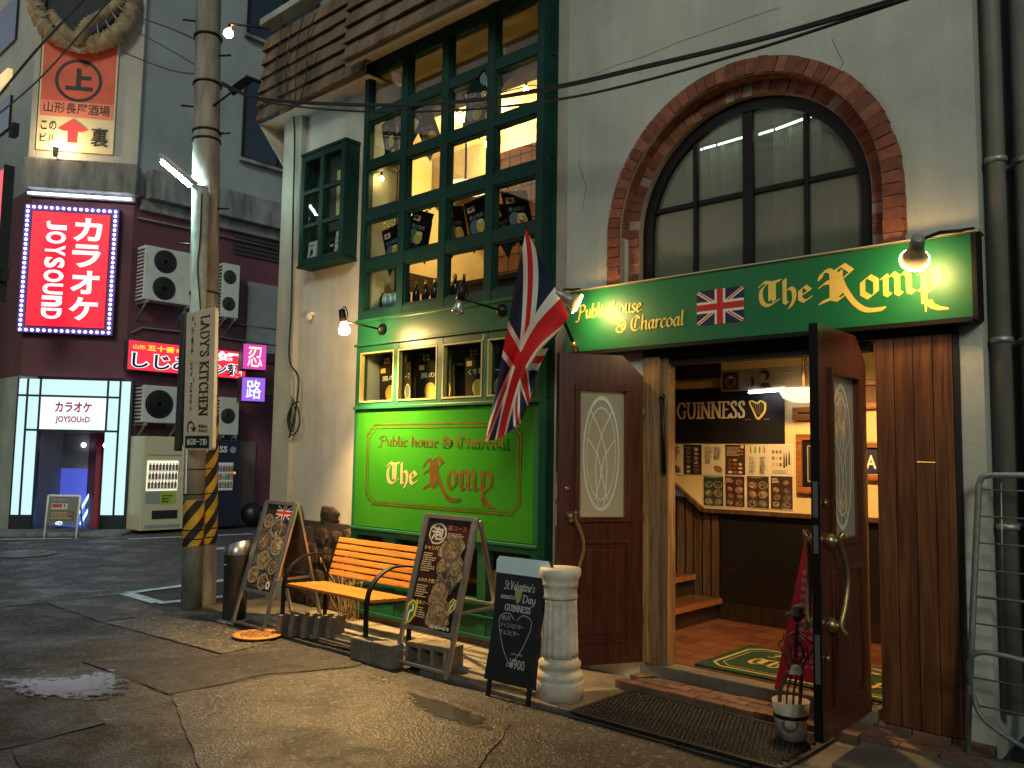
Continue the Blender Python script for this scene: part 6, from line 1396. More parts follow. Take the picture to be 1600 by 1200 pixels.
# flood lamp on a bracket, and the warm bulb on its arm by the roof
c = P(375, 134, y=-.55); t = thing('flood_lamp', 'black rectangular flood lamp tilted on the cables beside the pole', 'lamp', c); d = (P(392, 122, y=-.55)-P(358, 148, y=-.55)).normalized()
mb = MB(); mb.bar(c-d*.13, c+d*.13, .12, .09, 0, (0, -.7, .7)); mb.build('housing', BLACK, t, bevel=.008); mb = MB(); mb.tube([c, ax.at(.13, c.z-.22)], .012, 8); mb.build('bracket', IRON, t)
c = P(357, 52, y=-.15); e = P(421, 45, y=-.15); e.x = min(e.x, -8.2); t = thing('bracket_bulb', 'bare warm bulb glowing on a thin arm off the roof corner', 'lamp', c)
mb = MB(); mb.ball(c, .055); mb.build('bulb', em('lit_orange_bulb', (1.0, .52, .17), 260), t); mb = MB(); mb.tube([c+V((.03, 0, .05)), c+V((.08, 0, .09)), e], .012, 8); mb.tube([c+V((0, 0, .05)), c+V((.05, 0, .09))], .028, 8); mb.build('arm', IRON, t)
# overhead cables
def W(px, py, y): return P(px, py, y=y)
CB = pm('cable_black', (.010, .010, .010), .6)
for i, (pts, r, lab) in enumerate((
    ([W(346, 128, -.75), W(405, 152, -.6), W(560, 163, -.6), W(720, 158, -.6), W(868, 135, -.62), W(1000, 105, -.66), W(1200, 57, -.7), W(1420, -8, -.75)], .011, 'upper twisted cable sagging across the arch from the pole'),
    ([W(346, 131, -.75), W(405, 155, -.61), W(560, 165, -.61), W(720, 160, -.61), W(868, 138, -.63), W(1000, 108, -.67), W(1200, 60, -.71), W(1420, -3, -.76)], .009, 'cable twisted close under the upper one across the arch'),
    ([W(346, 133, -.75), W(420, 160, -.6), W(560, 174, -.6), W(720, 172, -.6), W(868, 156, -.62), W(1000, 128, -.66), W(1200, 71, -.7), W(1420, -2, -.75)], .009, 'lower single cable sagging over the bay window and arch'),
    ([W(-10, 160, -2.5), W(60, 75, -2), W(140, -10, -1.6)], .014, 'thick dark cable rising steeply over the corner building'),
    ([W(-10, 185, -2.5), W(70, 115, -2), W(180, -10, -1.6)], .009, 'thin cable parallel below the thick one at the corner building'),
    ([W(210, 25, 1.0), W(260, 42, .3), W(306, 62, -.6)], .012, 'highest of three cables running from the round emblem to the pole'),
    ([W(210, 48, 1.0), W(260, 75, .3), W(306, 102, -.6)], .009, 'middle of three cables running from the round emblem to the pole'),
    ([W(193, 82, 1.0), W(260, 108, .3), W(306, 116, -.6)], .012, 'lowest of three cables running from the round emblem to the pole'))):
    cable('overhead_cable', pts, r, lab, 'cable', 'overhead cables', mat=CB)
cable('wall_cable', [W(452, 160, -.1), W(460, 200, -.1), W(458, 330, -.1), W(455, 480, -.1), W(452, 560, -.1), W(466, 590, -.1), W(462, 640, -.1), W(452, 684, -.1)], .010, 'black cable running down the pub corner pillar', mat=CB)
for i in range(3):
    cable('wall_cable', [W(455, 620+i*5, -.1), W(466-i*5, 640, -.1), W(468-i*8, 665, -.1), W(456, 680-i*6, -.1), W(449+i*2, 655, -.1), W(457, 632, -.1), W(468, 628, -.1)], .007, ['looped cable end hanging lowest on the pub corner pillar', 'second loop of cable on the pub corner pillar', 'smallest loop of cable on the pub corner pillar'][i], 'cable', 'cable loops on the pillar', mat=CB)
for i in range(4):
    cable('roof_cable', [W(447+i*7, 158, -.3), W(430+i*16, 120, -.32), W(438+i*14, 60, -.3), W(440+i*18, 20, -.28)], .006, 'loose black cable up the roof shingles, %s from the roof corner' % ordn[i], 'cable', 'loose cables on the roof', mat=CB)
mb = MB(); c = P(483, 495, y=-.05); mb.ball(c, .035); mb.wbox(c.x-.03, c.x+.03, -.05, -.001, c.z+.02, c.z+.05); t = mb.build('wall_sensor', WHITE, None); tag(t, 'small white sensor dome on the plaster wall beside the bay', 'sensor')
# ------------------------------------------------------------------ corner building across the street
KL, KR = V((-17.3, .33, 0)), V((-16.05, 1.93, 0)); ku = (KR-KL).normalized(); KF = Fr(KL, ku, (0, 0, 1)); KWD = (KR-KL).length
KWU = KF.uv(PP(211, 300, KF))[0]; KR = KF.at(KWU, 0)
kb = thing('corner_building', 'karaoke corner building with maroon and grey walls across the street', 'building', (KL+KR)/2)
GWALL = pm('grey_green_wall', (.29, .32, .32), .9, var=.18, vs=.8, bump=.1); MAR = pm('maroon_wall', (.13, .035, .050), .7, var=.3, vs=1.2); PALE = pm('pale_panel', (.42, .40, .36), .8, var=.15, vs=1.5); DCON = pm('weathered_concrete', (.24, .235, .225), .9, var=.6, vs=2, stretch=(2, 2, .5))
RXX = KR.x
mb = MB(); mb.wbox(RXX-6, RXX, KR.y, 16, 6.5, 13.5); mb.prism([(KL.x, KL.y, 6.5), (KR.x, KR.y+.002, 6.5), (KR.x-6, KR.y, 6.5), (KL.x-8, KL.y+.1, 6.5)], (0, 0, 7)); mb.build('upper_wall', GWALL, kb)
mb = MB(); mb.wbox(RXX-6, RXX, KR.y+.001, 16, 0, 6.49); mb.prism([(KL.x, KL.y, 2.9), (KR.x, KR.y, 2.9), (KR.x-6, KR.y, 2.9), (KL.x-8, KL.y+.1, 2.9)], (0, 0, 3.59)); mb.build('lower_wall', MAR, kb)
mb = MB(); mb.box(KF, -.10, KWU+.1, 6.42, 7.0, .0, .32); mb.wbox(RXX-.3, RXX+.28, KR.y+.18, 16, 6.42, 7.0); mb.box(KF, -.05, KWU+.05, 6.3, 6.419, 0, .12); mb.wbox(RXX-.3, RXX+.1, KR.y+.1, 16, 6.2, 6.419); mb.build('cornice', DCON, kb, bevel=.03)
mb = MB(); e0, e1 = KF.at(.0, 6.33, .22), KF.at(KWU, 6.33, .22); mb.tube([e0, e1], .02, 8); cn = mb.build('strip_light', em('lit_strip', (.75, .85, 1.0), 9), kb)
mb = MB(); x0, z0 = KF.uv(PP(50, 235, KF)); x1, z1 = KF.uv(PP(213, 20, KF)); mb.box(KF, .02, KWU-.02, 7.001, 13.4, .001, .05); mb.box(KF, -.09, .015, 7.001, 13.4, .001, .09); mb.box(KF, KWU-.015, KWU+.04, 7.001, 13.4, .001, .09); mb.build('facing_panel', PALE, kb, bevel=.01)
# windows on the right face (looking along x)
RF = Fr((RXX, 0, 0), (0, 1, 0), (0, 0, 1)); 
def rbox(px0, py0, px1, py1, c=0.0):
    a = RF.uv(PP(px0, py0, RF, c)); b = RF.uv(PP(px1, py1, RF, c)); return min(a[0], b[0]), max(a[0], b[0]), min(a[1], b[1]), max(a[1], b[1])
WDK = pm('dark_glass', (.012, .013, .014), .15, coat=.5)
def kwin(x0, x1, z0, z1):
    mb = MB()
    for q in ((x0-.05, x1+.05, z0-.05, z0), (x0-.05, x1+.05, z1, z1+.05), (x0-.05, x0, z0, z1), (x1, x1+.05, z0, z1), ((x0+x1)/2-.03, (x0+x1)/2+.03, z0, z1)): mb.box(RF, *q, .001, .06)
    f = mb.build('window', IRON, kb); mb = MB(); mb.box(RF, x0, x1, z0, z1, .001, .02); mb.build('pane', WDK, f)
    mb = MB(); mb.box(RF, x0-.1, x1+.1, z0-.12, z0-.051, .001, .12); mb.build('sill', DCON, f)
q = rbox(383, 170, 383, 246); kwin(q[0], q[0]+1.7, q[2], q[2]+1.75); q = rbox(390, 60, 390, 8); kwin(q[0], q[0]+1.7, q[2]+.1, q[2]+2.0)
# left return of the building, windows and a strip whose glow stands for a lit window top
LF = Fr(KL+V((-8, .1, 0)), (8, -.1, 0), (0, 0, 1))
for q in ((-30, -25, 27, 62), (-30, 132, 17, 200)):
    p0, p1 = LF.uv(PP(q[2], q[1]+20, LF)), LF.uv(PP(q[2], q[3], LF)); mb = MB(); mb.box(LF, p1[0]-1.6, p1[0], p1[1], p0[1], .002, .05); mb.build('window', WDK, kb)
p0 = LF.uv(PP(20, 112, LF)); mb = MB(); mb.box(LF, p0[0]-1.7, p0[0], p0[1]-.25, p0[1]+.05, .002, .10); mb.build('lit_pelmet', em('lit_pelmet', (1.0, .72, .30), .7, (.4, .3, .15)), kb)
# conduits and boxes on the maroon wall
for pts in (((215, 340), (300, 358), (430, 388)), ((205, 520), (222, 512), (300, 520), (430, 540)), ((365, 505), (430, 515))): mb = MB(); mb.tube([PP(x_, y_, Fr((KR.x, 0, 0), (0, 1, 0), (0, 0, 1)), .05) for x_, y_ in pts], .022, 8); mb.build('conduit', pm('conduit_grey', (.16, .15, .15), .6), kb)
mb = MB(); mb.box(LF, 0, 7.98, 0, 2.895, -.3, -.001); mb.build('side_wall', pm('pale_green_render', (.42, .46, .42), .9, var=.25, vs=1.5), kb)
mb = MB(); mb.box(LF, -30, -.002, 0, 13, -6, .0); t = mb.build('street_building', pm('street_render', (.34, .33, .30), .9, var=.2, vs=1), None); tag(t, 'plain pale building farther up the side street beyond the karaoke corner', 'building')
# LED framed sign
def kbox(fr, pxl, pyt, pxr, pyb, c=0.0):
    a = fr.uv(PP(pxl, pyt, fr, c)); b = fr.uv(PP(pxr, pyb, fr, c)); return a[0], b[0], b[1], a[1]
x0, x1, z0, z1 = kbox(KF, 36, 320, 183, 523); x0, x1 = KF.uv(PP(37, 420, KF))[0], KF.uv(PP(186, 420, KF))[0]; z0, z1 = 3.68, 6.14
t = thing('led_sign', 'red karaoke sign with white letters framed by purple-blue bulbs', 'sign', KF.at((x0+x1)/2, z0))
mb = MB(); mb.box(KF, x0, x1, z0, z1, .002, .16); mb.build('case', pm('sign_case', (.06, .02, .03), .5), t, bevel=.01)
g = KF.off(x0+.16, z0+.14, .16); w_, h_ = x1-x0-.32, z1-z0-.28; mb = MB(); mb.box(g, 0, w_, 0, h_, .001, .03); mb.build('face', em('lit_sign_red', (.85, .006, .035), 1.0, (.3, .01, .02)), t)
LW = em('lit_letter_white', (.72, .95, .95), 1.0, (.5, .5, .5)); a = Art(g.off(0, 0, .03), .003)
for i, ch in enumerate('カラオケ'): a.text(ch, w_*.54, h_*(.755-.232*i), w_*.37, h_*.205, LW, .035)
for i, ch in enumerate('JOYSOUND'):
    hh = (.085, .12, .105, .105, .12, .105, .105, .105)[i]; y_ = .93-sum((.085, .12, .105, .105, .12, .105, .105, .105)[:i+1])*1.02
    a.text(ch if ch != 'N' else 'n', w_*.19, h_*y_, w_*.26, h_*hh*.90, LW, .04, 1)
a.build('lettering', t)
mb = MB(); n1, n2 = 16, 26; LB = []
for i in range(n1):
    for zz in (.06, z1-z0-.06): LB.append((.07+(x1-x0-.14)*i/(n1-1), zz))
for i in range(1, n2):
    for xx in (.07, x1-x0-.07): LB.append((xx, .06+(z1-z0-.12)*i/n2))
mb.ball(KF.at(x0+LB[0][0], z0+LB[0][1], .175), .026, 0, 8, 5); lb0 = mb.build('led_bulb', em('lit_led', (.62, .60, 1.0), 7.0), t)
for xx, zz in LB[1:]:
    o_ = lb0.copy(); COL.objects.link(o_); o_.parent = t; o_.location = KF.at(xx, zz)-KF.at(*LB[0])
mb = MB(); mb.box(KF, x0+.012, x1-.012, z0+.012, z0+.12, .161, .164); mb.box(KF, x0+.012, x1-.012, z1-z0+z0-.12, z1-.012, .161, .164); mb.box(KF, x0+.012, x0+.13, z0+.12, z1-.12, .161, .164); mb.box(KF, x1-.13, x1-.012, z0+.12, z1-.12, .161, .164); mb.build('bulb_rail', pm('violet_rail', (.10, .06, .30), .5), t)
# bright entrance frame
et = thing('karaoke_entrance', 'bright white lightbox doorway with red karaoke lettering at the street corner', 'entrance', KF.at(KWD/2, 0))
LBX = em('lit_lightbox', (.52, .84, .90), .80, (.5, .5, .5)); LB2 = em('lit_lightbox_sign', (.76, .90, .94), .95, (.5, .5, .5))
DX0, DX1, DZ = .42, 1.52, 1.86; TOP = 2.85
mb = MB()
for q in ((.03, .16, .32, TOP-.02), (.20, .38, .32, DZ), (DX1+.05, 1.78, .32, DZ), (1.82, 1.98, .32, TOP-.02), (.20, .38, DZ+.04, 2.50), (.42, 1.56, 2.54, TOP-.02), (.20, .38, 2.54, TOP-.02), (1.60, 1.78, DZ+.04, 2.5), (1.6, 1.78, 2.54, TOP-.02)): mb.box(KF, *q, .02, .10)
mb.build('light_panel', LBX, et)
mb = MB(); mb.box(KF, .42, 1.56, DZ+.04, 2.50, .02, .10); mb.build('sign_face', LB2, et)
mb = MB()
for q in ((.0, .03, .0, TOP), (.16, .20, .32, TOP-.02), (.38, .42, .0, TOP-.02), (1.56, 1.60, DZ+.04, TOP-.02), (1.78, 1.82, .32, TOP-.02), (1.98, 2.03, .0, TOP), (.03, .16, 2.50, 2.54), (.42, 1.56, 2.50, 2.54), (1.6, 1.78, 2.5, 2.54), (.2, .38, 2.5, 2.54), (.2, .38, DZ, DZ+.04), (.42, 1.78, DZ, DZ+.04)): mb.box(KF, *q, .0, .104)
mb.box(KF, .03, .38, .0, .32, .0, .12); mb.box(KF, 1.57, 1.98, .0, .32, .0, .12); mb.build('frame', pm('frame_black', (.012, .02, .025), .4), et)
a = Art(KF.off(.42, DZ+.04, .10), .003); KR_ = em('lit_red_letter', (.30, .008, .035), .6, (.25, .01, .03)); a.text('カラオケ', .25, .32, .64, .20, KR_, .035); a.text('JOYSOUnD', .27, .10, .60, .15, KR_, .03); a.build('lettering', et)
mb = MB()                                                             # recess: back wall, red side, stair slope
mb.box(KF, DX0, DX1+.05, .0, 1.15, -1.2, -1.18, 0); mb.box(KF, DX0, DX1+.05, 1.15, DZ, -1.2, -1.18, 1); mb.box(KF, 1.20, DX1+.05, .0, DZ, -.72, -.70, 2); mb.box(KF, DX0-.02, DX0, 0, DZ, -1.2, .0, 1); mb.box(KF, DX0, DX1+.05, DZ, DZ+.02, -1.2, .0, 1); mb.box(KF, DX1+.03, DX1+.05, 0, DZ, -1.2, 0, 2)
mb.build('recess', [em('lit_blue_stair', (.10, .14, .75), .55, (.05, .08, .5)), pm('recess_grey', (.30, .29, .32), .8), pm('recess_red', (.35, .02, .04), .6)], et)
mb = MB()
for xx in (.72, .86): mb.tube([KF.at(xx, .05, -1.1), KF.at(xx+.28, .65, -1.1)], .02, 6)
mb.build('stair_light', em('lit_stair_led', (.25, .55, 1.0), 4), et)
mb = MB(); mb.ball(KF.at(1.40, 1.62, -.62), .06); mb.build('door_lamp', em('lit_door_lamp', (.9, .92, 1.0), 8), et)
mb = MB(); mb.ball(KF.at(.85, 1.62, -1.05), .05); mb.build('wall_washer', em('lit_washer', (.9, .92, 1.0), 3), et)
mb = MB(); mb.box(KF, -.1, KWD+.15, -.04, .06, .02, .9); struct(mb, 'entrance_pavement', DCON, bevel=.02)
# hanging banner over the cornice and its lamp
x0, z0 = KF.uv(PP(59, 236, KF)); x1, z1 = KF.uv(PP(190, 50, KF)); z1 += .3
t = thing('shop_banner', 'orange-red vertical sign with a ringed black character and red arrow', 'sign', KF.at((x0+x1)/2, z0, .06)); g = KF.off(x0, z0, .055); w_, h_ = x1-x0, z1-z0
mb = MB(); mb.box(g, 0, w_, 0, h_, 0, .05); mb.build('board', pm('banner_cream', (.74, .60, .36), .6), t)
ORG = pm('banner_orange', (.70, .10, .045), .6, var=.25, vs=2); ORP = pm('banner_pink', (.78, .22, .13), .6); a = Art(g.off(0, 0, .05), .004, .0015)
a.rect(.03, h_*.24, w_-.06, h_*.75, ORG); a.rect(.03, h_*.24, w_-.06, h_*.11, ORP); a.ring(w_*.5, h_*.50, w_*.265, w_*.31, INKK, 36); a.text('上', w_*.33, h_*.43, w_*.36, h_*.155, INKK, .05); a.text('山形長屋酒場', w_*.07, h_*.262, w_*.86, h_*.075, INKK, .004)
a.text('この', w_*.05, h_*.14, w_*.20, h_*.06, INKK, .012); a.text('ビル', w_*.05, h_*.055, w_*.20, h_*.06, INKK, .012); a.text('裏', w_*.70, h_*.045, w_*.23, h_*.135, INKK, .010)
a.poly([(w_*.40, h_*.06), (w_*.52, h_*.06), (w_*.52, h_*.14), (w_*.60, h_*.14), (w_*.66, h_*.155), (w_*.46, h_*.225), (w_*.27, h_*.155), (w_*.33, h_*.14), (w_*.40, h_*.14)], em('red_arrow', (.5, .0, .0), .05, (.62, .01, .015))); a.build('print', t)
for i, (cc, ll, nm) in enumerate(((.5, 7.18, 'spot bulb on a short stalk glowing below the orange banner'),)):
    c = KF.at(x0+w_*.34, ll, .42); t = thing('spot_bulb', nm, 'lamp', c); mb = MB(); mb.ball(c+V((0, 0, .06)), .075, 0, 14, 8, (1, 1, .8)); mb.build('bulb', em('lit_banner_bulb', (1.0, .74, .40), 170), t); mb = MB(); mb.lathe(Fr(c, (1, 0, 0), (0, 0, 1)), [(.04, -.18), (.055, -.02), (.06, .0)], 12); mb.tube(spline([c+V((0, 0, -.17)), c+V((.1, .1, -.25)), KF.at(x0+w_*.7, 6.98, .3)], 5), .012, 6); mb.build('stalk', GALV, t)
# rope-bound round emblem above the banner
c = PP(131, 2, KF, .25); c = KF.at(KF.uv(c)[0], KF.uv(c)[1], .25); t = thing('round_emblem', 'big round straw emblem with a coiled rope above the orange banner', 'ornament', c); ST = pm('straw_tan', (.33, .24, .14), .85, var=.5, vs=6, bump=.6, bs=40); ef = Fr(c, ku, (0, 0, 1))
mb = MB(); n_ = 150
ptsr = [ef.at(.86*math.cos(2*math.pi*i/n_), .86*math.sin(2*math.pi*i/n_), 0) for i in range(n_+1)]; mb.tube(ptsr, [.15+.035*((i*2) % 5)/4+RND.uniform(-.012, .012) for i in range(n_+1)], 10, 0, False)
mb.prism([ef.at(.82*math.cos(2*math.pi*i/30), .82*math.sin(2*math.pi*i/30), -.12) for i in range(30)], ef.n*.05, 1)
mb.poly([ef.at(-.5, -.7, .1), ef.at(.0, -1.12, .14), ef.at(.5, -.7, .1)], 0); mb.build('straw_ring', [ST, pm('emblem_dark', (.02, .022, .035), .7)], t)
mb = MB(); pts = spline([ef.at(-.55, -.35, .1), ef.at(-.25, -.7, .16), ef.at(.0, -.86, .2), ef.at(.15, -.55, .22), ef.at(.5, -.25, .18), ef.at(.75, .1, .14), ef.at(.8, .5, .1)], 12); mb.tube(pts, [.085+.025*(i % 2) for i in range(len(pts))], 10)
mb.build('rope', ST, t)
mb = MB()
for i in range(22):
    th = 2*math.pi*i/22; r0 = .9; mb.tube([ef.at(r0*math.cos(th), r0*math.sin(th), .1), ef.at((r0-.25)*math.cos(th+.12), (r0-.25)*math.sin(th+.12), .26)], [.03, .004], 6)
mb.build('spike', pm('bone_tan', (.42, .33, .22), .7), t)
# ---- right face: condensers, signs, vending machines
def ac(px0, py0, px1, py1, fans, lab, dep=.42):
    y0_, y1_, z0_, z1_ = rbox(px0, py0, px1, py1, .45); t = thing('air_conditioner', lab, 'air conditioner', RF.at((y0_+y1_)/2, z0_, .3), 'outdoor condensers on the maroon wall')
    f = RF.off(y0_, z0_, .10); w_, h_ = y1_-y0_, z1_-z0_; mb = MB(); mb.box(f, 0, w_, 0, h_, 0, .35); mb.build('case', pm('condenser_cream', (.58, .56, .50), .6, var=.15, vs=3), t, bevel=.015)
    r = min(w_*.33, h_/fans*.40)
    for k in range(fans):
        cz = h_*(k+.5)/fans; mb = MB(); g = Fr(f.at(w_*.42, cz, .352), f.u, f.n, f.v); mb.lathe(g, [(.0, .0), (r, .0), (r+.015, .006), (r+.02, .0)], 24); 
        for q in range(5): mb.lathe(g, [(r*(.2+.17*q), .006), (r*(.2+.17*q)+.01, .012), (r*(.2+.17*q)+.02, .006)], 20)
        mb.build('fan_grille', pm('grille_dark', (.035, .035, .035), .6), t)
    mb = MB()
    for k in range(int(h_/.07)):
        mb.wbox(RXX+.13, RXX+.42, y0_-.008, y0_-.001, z0_+.04+k*.07, z0_+.075+k*.07)
    mb.build('side_fins', pm('grille_dark', (.035, .035, .035), .6), t)
    mb = MB()
    for yy in (y0_+.08, y1_-.08): mb.wbox(RXX, RXX+.48, yy-.02, yy+.02, z0_-.06, z0_-.012); mb.bar((RXX+.02, yy, z0_-.35), (RXX+.42, yy, z0_-.05), .03, .03)
    mb.build('bracket', GALV, t)
ac(228, 382, 298, 478, 2, 'twin-fan condenser left of the pole on the maroon wall'); ac(349, 410, 372, 498, 2, 'twin-fan condenser half hidden right of the pole')
ac(224, 601, 283, 662, 1, 'low single-fan condenser above the cream vending machine'); ac(345, 620, 372, 680, 1, 'low condenser right of the pole above the dark vending machine')
mb = MB(); q = rbox(366, 362, 430, 410); 
for k in range(9): mb.box(RF, q[0], q[1]+.5, q[2]+k*.09, q[2]+k*.09+.05, .001, .04)
mb.build('louvre', pm('louvre_dark', (.03, .028, .03), .6), kb)
def sign_box(px0, py0, px1, py1, col, es, lab, art, name='lit_sign', c=.2, dep=.15):
    y0_, y1_, z0_, z1_ = rbox(px0, py0, px1, py1, c); t = thing(name, lab, 'sign', RF.at((y0_+y1_)/2, z0_, c)); f = RF.off(y0_, z0_, c); w_, h_ = y1_-y0_, z1_-z0_
    mb = MB(); mb.box(f, 0, w_, 0, h_, -dep, -.001); mb.build('case', pm('case_dark', (.03, .03, .035), .5), t, bevel=.01); mb = MB(); mb.box(f, .02, w_-.02, .02, h_-.02, 0, .006); mb.build('face', em('lit_'+lab.split()[0]+str(len(MATS)), col, es, tuple(min(.5, x*.4) for x in col)), t)
    a = Art(f.off(0, 0, .006), .003); art(a, w_, h_); a.build('lettering', t); return t
LK = pm('sign_navy', (.01, .02, .06), .5); LYE = em('lit_letter_yellow', (1.0, .72, .05), .9, (.5, .4, .05))
def art_shi(a, w, h):
    a.text('山形', w*.04, h*.70, w*.10, h*.14, LYE, .02); a.text('五十番', w*.15, h*.68, w*.22, h*.20, LYE, .03); a.text('麺店', w*.38, h*.70, w*.09, h*.14, LYE, .02); a.text('蜆好', w*.50, h*.58, w*.45, h*.34, LW, .04)
    a.text('しじみ', w*.03, h*.08, w*.50, h*.52, LW, .075); a.text('しじみ', w*.04, h*.10, w*.48, h*.48, LK, .02); a.text('タン麺', w*.56, h*.08, w*.40, h*.46, LW, .075); a.text('タン麺', w*.57, h*.10, w*.38, h*.42, LK, .02)
sign_box(200, 529, 384, 594, (.90, .03, .06), .95, 'red lightbox with flowing hiragana behind the pole', art_shi, c=.25)
# two small projecting signs near the pub edge: they face down the street
def cube_sign(px0, py0, px1, py1, x, col, es, lab, ch, lm):
    p0 = P(px0, py1, x=x); p1 = P(px1, py0, x=x); f = Fr(p0, (0, 1, 0), (0, 0, 1)); w_, h_ = p1.y-p0.y, p1.z-p0.z; t = thing('cube_sign', lab, 'sign', p0, 'small projecting cube signs')
    f = Fr(p0, V((.35, 1, 0)), (0, 0, 1)); mb = MB(); mb.box(f, 0, w_, 0, h_, -.45, -.001); mb.build('case', pm('case_dark', (.03, .03, .035), .5), t, bevel=.01); mb = MB(); mb.box(f, .015, w_-.015, .015, h_-.015, 0, .006); mb.build('face', em('lit_cube_'+str(len(MATS)), col, es, tuple(x_*.3 for x_ in col)), t)
    a = Art(f.off(0, 0, .006), .003); a.text(ch, w_*.2, h_*.12, w_*.62, h_*.76, lm, .008); a.build('lettering', t)
    mb = MB(); mb.bar(f.at(w_, h_*.5, -.2), f.at(w_+.45, h_*.5, -.2), .3, .2); mb.build('bracket', BLACKM, t)
cube_sign(378, 540, 413, 577, -15.2, (.70, .06, .42), .9, 'magenta cube sign with a cream character near the pub edge', '忍', em('lit_letter_cream', (1.0, .85, .5), 1.0, (.5, .5, .5)))
cube_sign(376, 591, 411, 627, -15.2, (.34, .12, .80), .9, 'purple cube sign with a white character below the magenta one', '路', LW)
# grey shed panels, doorway and lintel behind the vending machines
mb = MB(); q = rbox(388, 440, 424, 560, .03); mb.box(RF, q[0], q[1]+.6, q[2], q[3], .001, .06); mb.build('wall_panel', pm('grey_panel', (.22, .22, .22), .6, var=.2, vs=2), kb)
mb = MB(); mb.wbox(RXX+.001, RXX+.05, 3.7, 4.6, 0, 1.75); mb.build('back_door', pm('tan_door', (.17, .11, .08), .6, var=.2), kb)
mb = MB(); mb.tube([(RXX+.2, 4.02, 0), (RXX+.2, 4.02, 2.6)], .03, 10); mb.build('door_post', GALV, kb)
def vending(y0_, y1_, h_, col, lab, prods, dark):
    t = thing('vending_machine', lab, 'vending machine', (RXX+.35, (y0_+y1_)/2, 0), 'vending machines on the pavement'); f = Fr((RXX+.75, y0_, .06), (0, 1, 0), (0, 0, 1)); w_ = y1_-y0_
    mb = MB(); mb.box(f, 0, w_, 0, h_, -.65, 0); mb.build('cabinet', pm('vend_'+('dark' if dark else 'cream'), col, .4, var=.05), t, bevel=.02)
    mb = MB(); mb.box(f, w_*.10, w_*.80, h_*.42, h_*.74, .001, .012, 0); 
    mb.build('display', em('lit_display_'+('d' if dark else 'c'), (.95, .95, .70) if not dark else (.4, .45, .45), .85 if not dark else .25, (.4, .4, .3)), t)
    a = Art(f.off(0, 0, .012), .003, .0004); cols = [pm('pop_%d' % i, c_, .4) for i, c_ in enumerate(((.10, .25, .45), (.35, .10, .06), (.12, .30, .10), (.5, .42, .35), (.25, .14, .08), (.5, .1, .2)))]
    for r_ in range(3):
        for k in range(9): x = w_*(.12+.074*k); m_ = cols[RND.randrange(6)] if r_ else cols[(4, 1)[k % 2]]; a.rect(x, h_*(.445+.095*r_), w_*.064, h_*.062, m_); a.rect(x+w_*.018, h_*(.507+.095*r_), w_*.028, h_*.018, m_); a.rect(x+w_*.008, h_*(.46+.095*r_), w_*.048, h_*.02, cols[RND.randrange(6)])
        a.rect(w_*.11, h_*(.435+.095*r_), w_*.68, h_*.008, INKW)
    a.build('drinks', t)
    a = Art(f, .002, .001)
    if dark: a.pen('BOSS', w_*.12, h_*.86, w_*.5, h_*.07, INKW, SER_ST); a.disc(w_*.78, h_*.89, w_*.09, h_*.04, GREY); a.disc(w_*.85, h_*.62, w_*.03, w_*.03, em('lit_amber', (1, .2, .02), 2))
    else: a.rect(w_*.10, h_*.28, w_*.38, h_*.13, GREY); a.rect(w_*.42, h_*.27, w_*.36, h_*.14, pm('poster_lime', (.35, .45, .05), .5)); scribble(a, w_*.46, h_*.29, w_*.28, h_*.09, INKK, 3); a.rect(w_*.25, h_*.12, w_*.58, h_*.09, INKK); a.rect(w_*.88, h_*.52, w_*.08, h_*.06, INKK); a.disc(w_*.91, h_*.61, w_*.03, w_*.03, em('lit_amber', (1, .2, .02), 2)); a.rect(w_*.1, h_*.03, w_*.8, h_*.03, GREY); a.rect(w_*.1, h_*.8, w_*.8, .01, GREY)
    a.build('graphics', t)
vy0, vy1 = P(219, 800, x=RXX+.75).y, P(288, 800, x=RXX+.75).y
vending(vy0, vy1, 1.74, (.60, .51, .32), 'cream vending machine with lit drinks beside the entrance', 0, False)
vy0, vy1 = P(315, 800, x=RXX+.75).y, P(372, 800, x=RXX+.75).y
vending(vy0, vy1, 1.70, (.012, .014, .035), 'dark navy vending machine with white capitals behind the pole', 0, True)
mb = MB(); c = P(393, 815, x=RXX+.6); c.z = 0
for dx, dy, r in ((0, 0, .22), (.15, .2, .18), (.05, .1, .16)): mb.ball(c+V((dx, dy, r+.05)), r, 0, 12, 8, (1, 1, 1.1))
t = mb.build('rubbish_bag', pm('bag_black', (.012, .012, .012), .35, bump=.4, bs=20, dist=.03), None); tag(t, 'black rubbish bags heaped beside the dark vending machine', 'rubbish bag')
# A-board in front of the entrance
f0_ = P(121, 838, z=.0); f1_ = P(168, 838, z=0.0); u_ = ku; c = (f0_+f1_)/2; c = KF.at(1.10, 0, .75); fr = Fr(KF.at(.92, .0, .95), ku, V((-.12*.787, .12*.617, 1)))
t = thing('menu_stand', 'karaoke A-board with price panels before the bright entrance', 'poster stand', fr.at(.3, 0)); mb = MB()
for x in (0, .52): mb.bar(fr.at(x, 0), fr.at(x, .72), .03, .02, 0, fr.n); mb.bar(fr.at(x, .70, -.01), fr.at(x+.02, .0, -.30), .03, .02, 0, fr.n)
mb.bar(fr.at(0, .72), fr.at(.52, .72), .03, .02, 0, fr.n); mb.build('frame', ALU, t)
mb = MB(); mb.box(fr, .02, .50, .20, .70, -.01, .005); mb.build('panel', pm('stand_grey', (.16, .16, .15), .5), t)
a = Art(fr.off(.02, .20, .005), .002, .0003); scribble(a, .05, .42, .38, .06, GREY, 1); a.rect(.05, .28, .26, .10, FOOD[0]); scribble(a, .06, .29, .22, .08, INKR, 1, .8); a.rect(.05, .08, .38, .17, FOOD[4]); scribble(a, .06, .10, .36, .14, FOOD[1], 5); a.text('の', .14, .0, .12, .07, LW, .04); a.build('print', t)
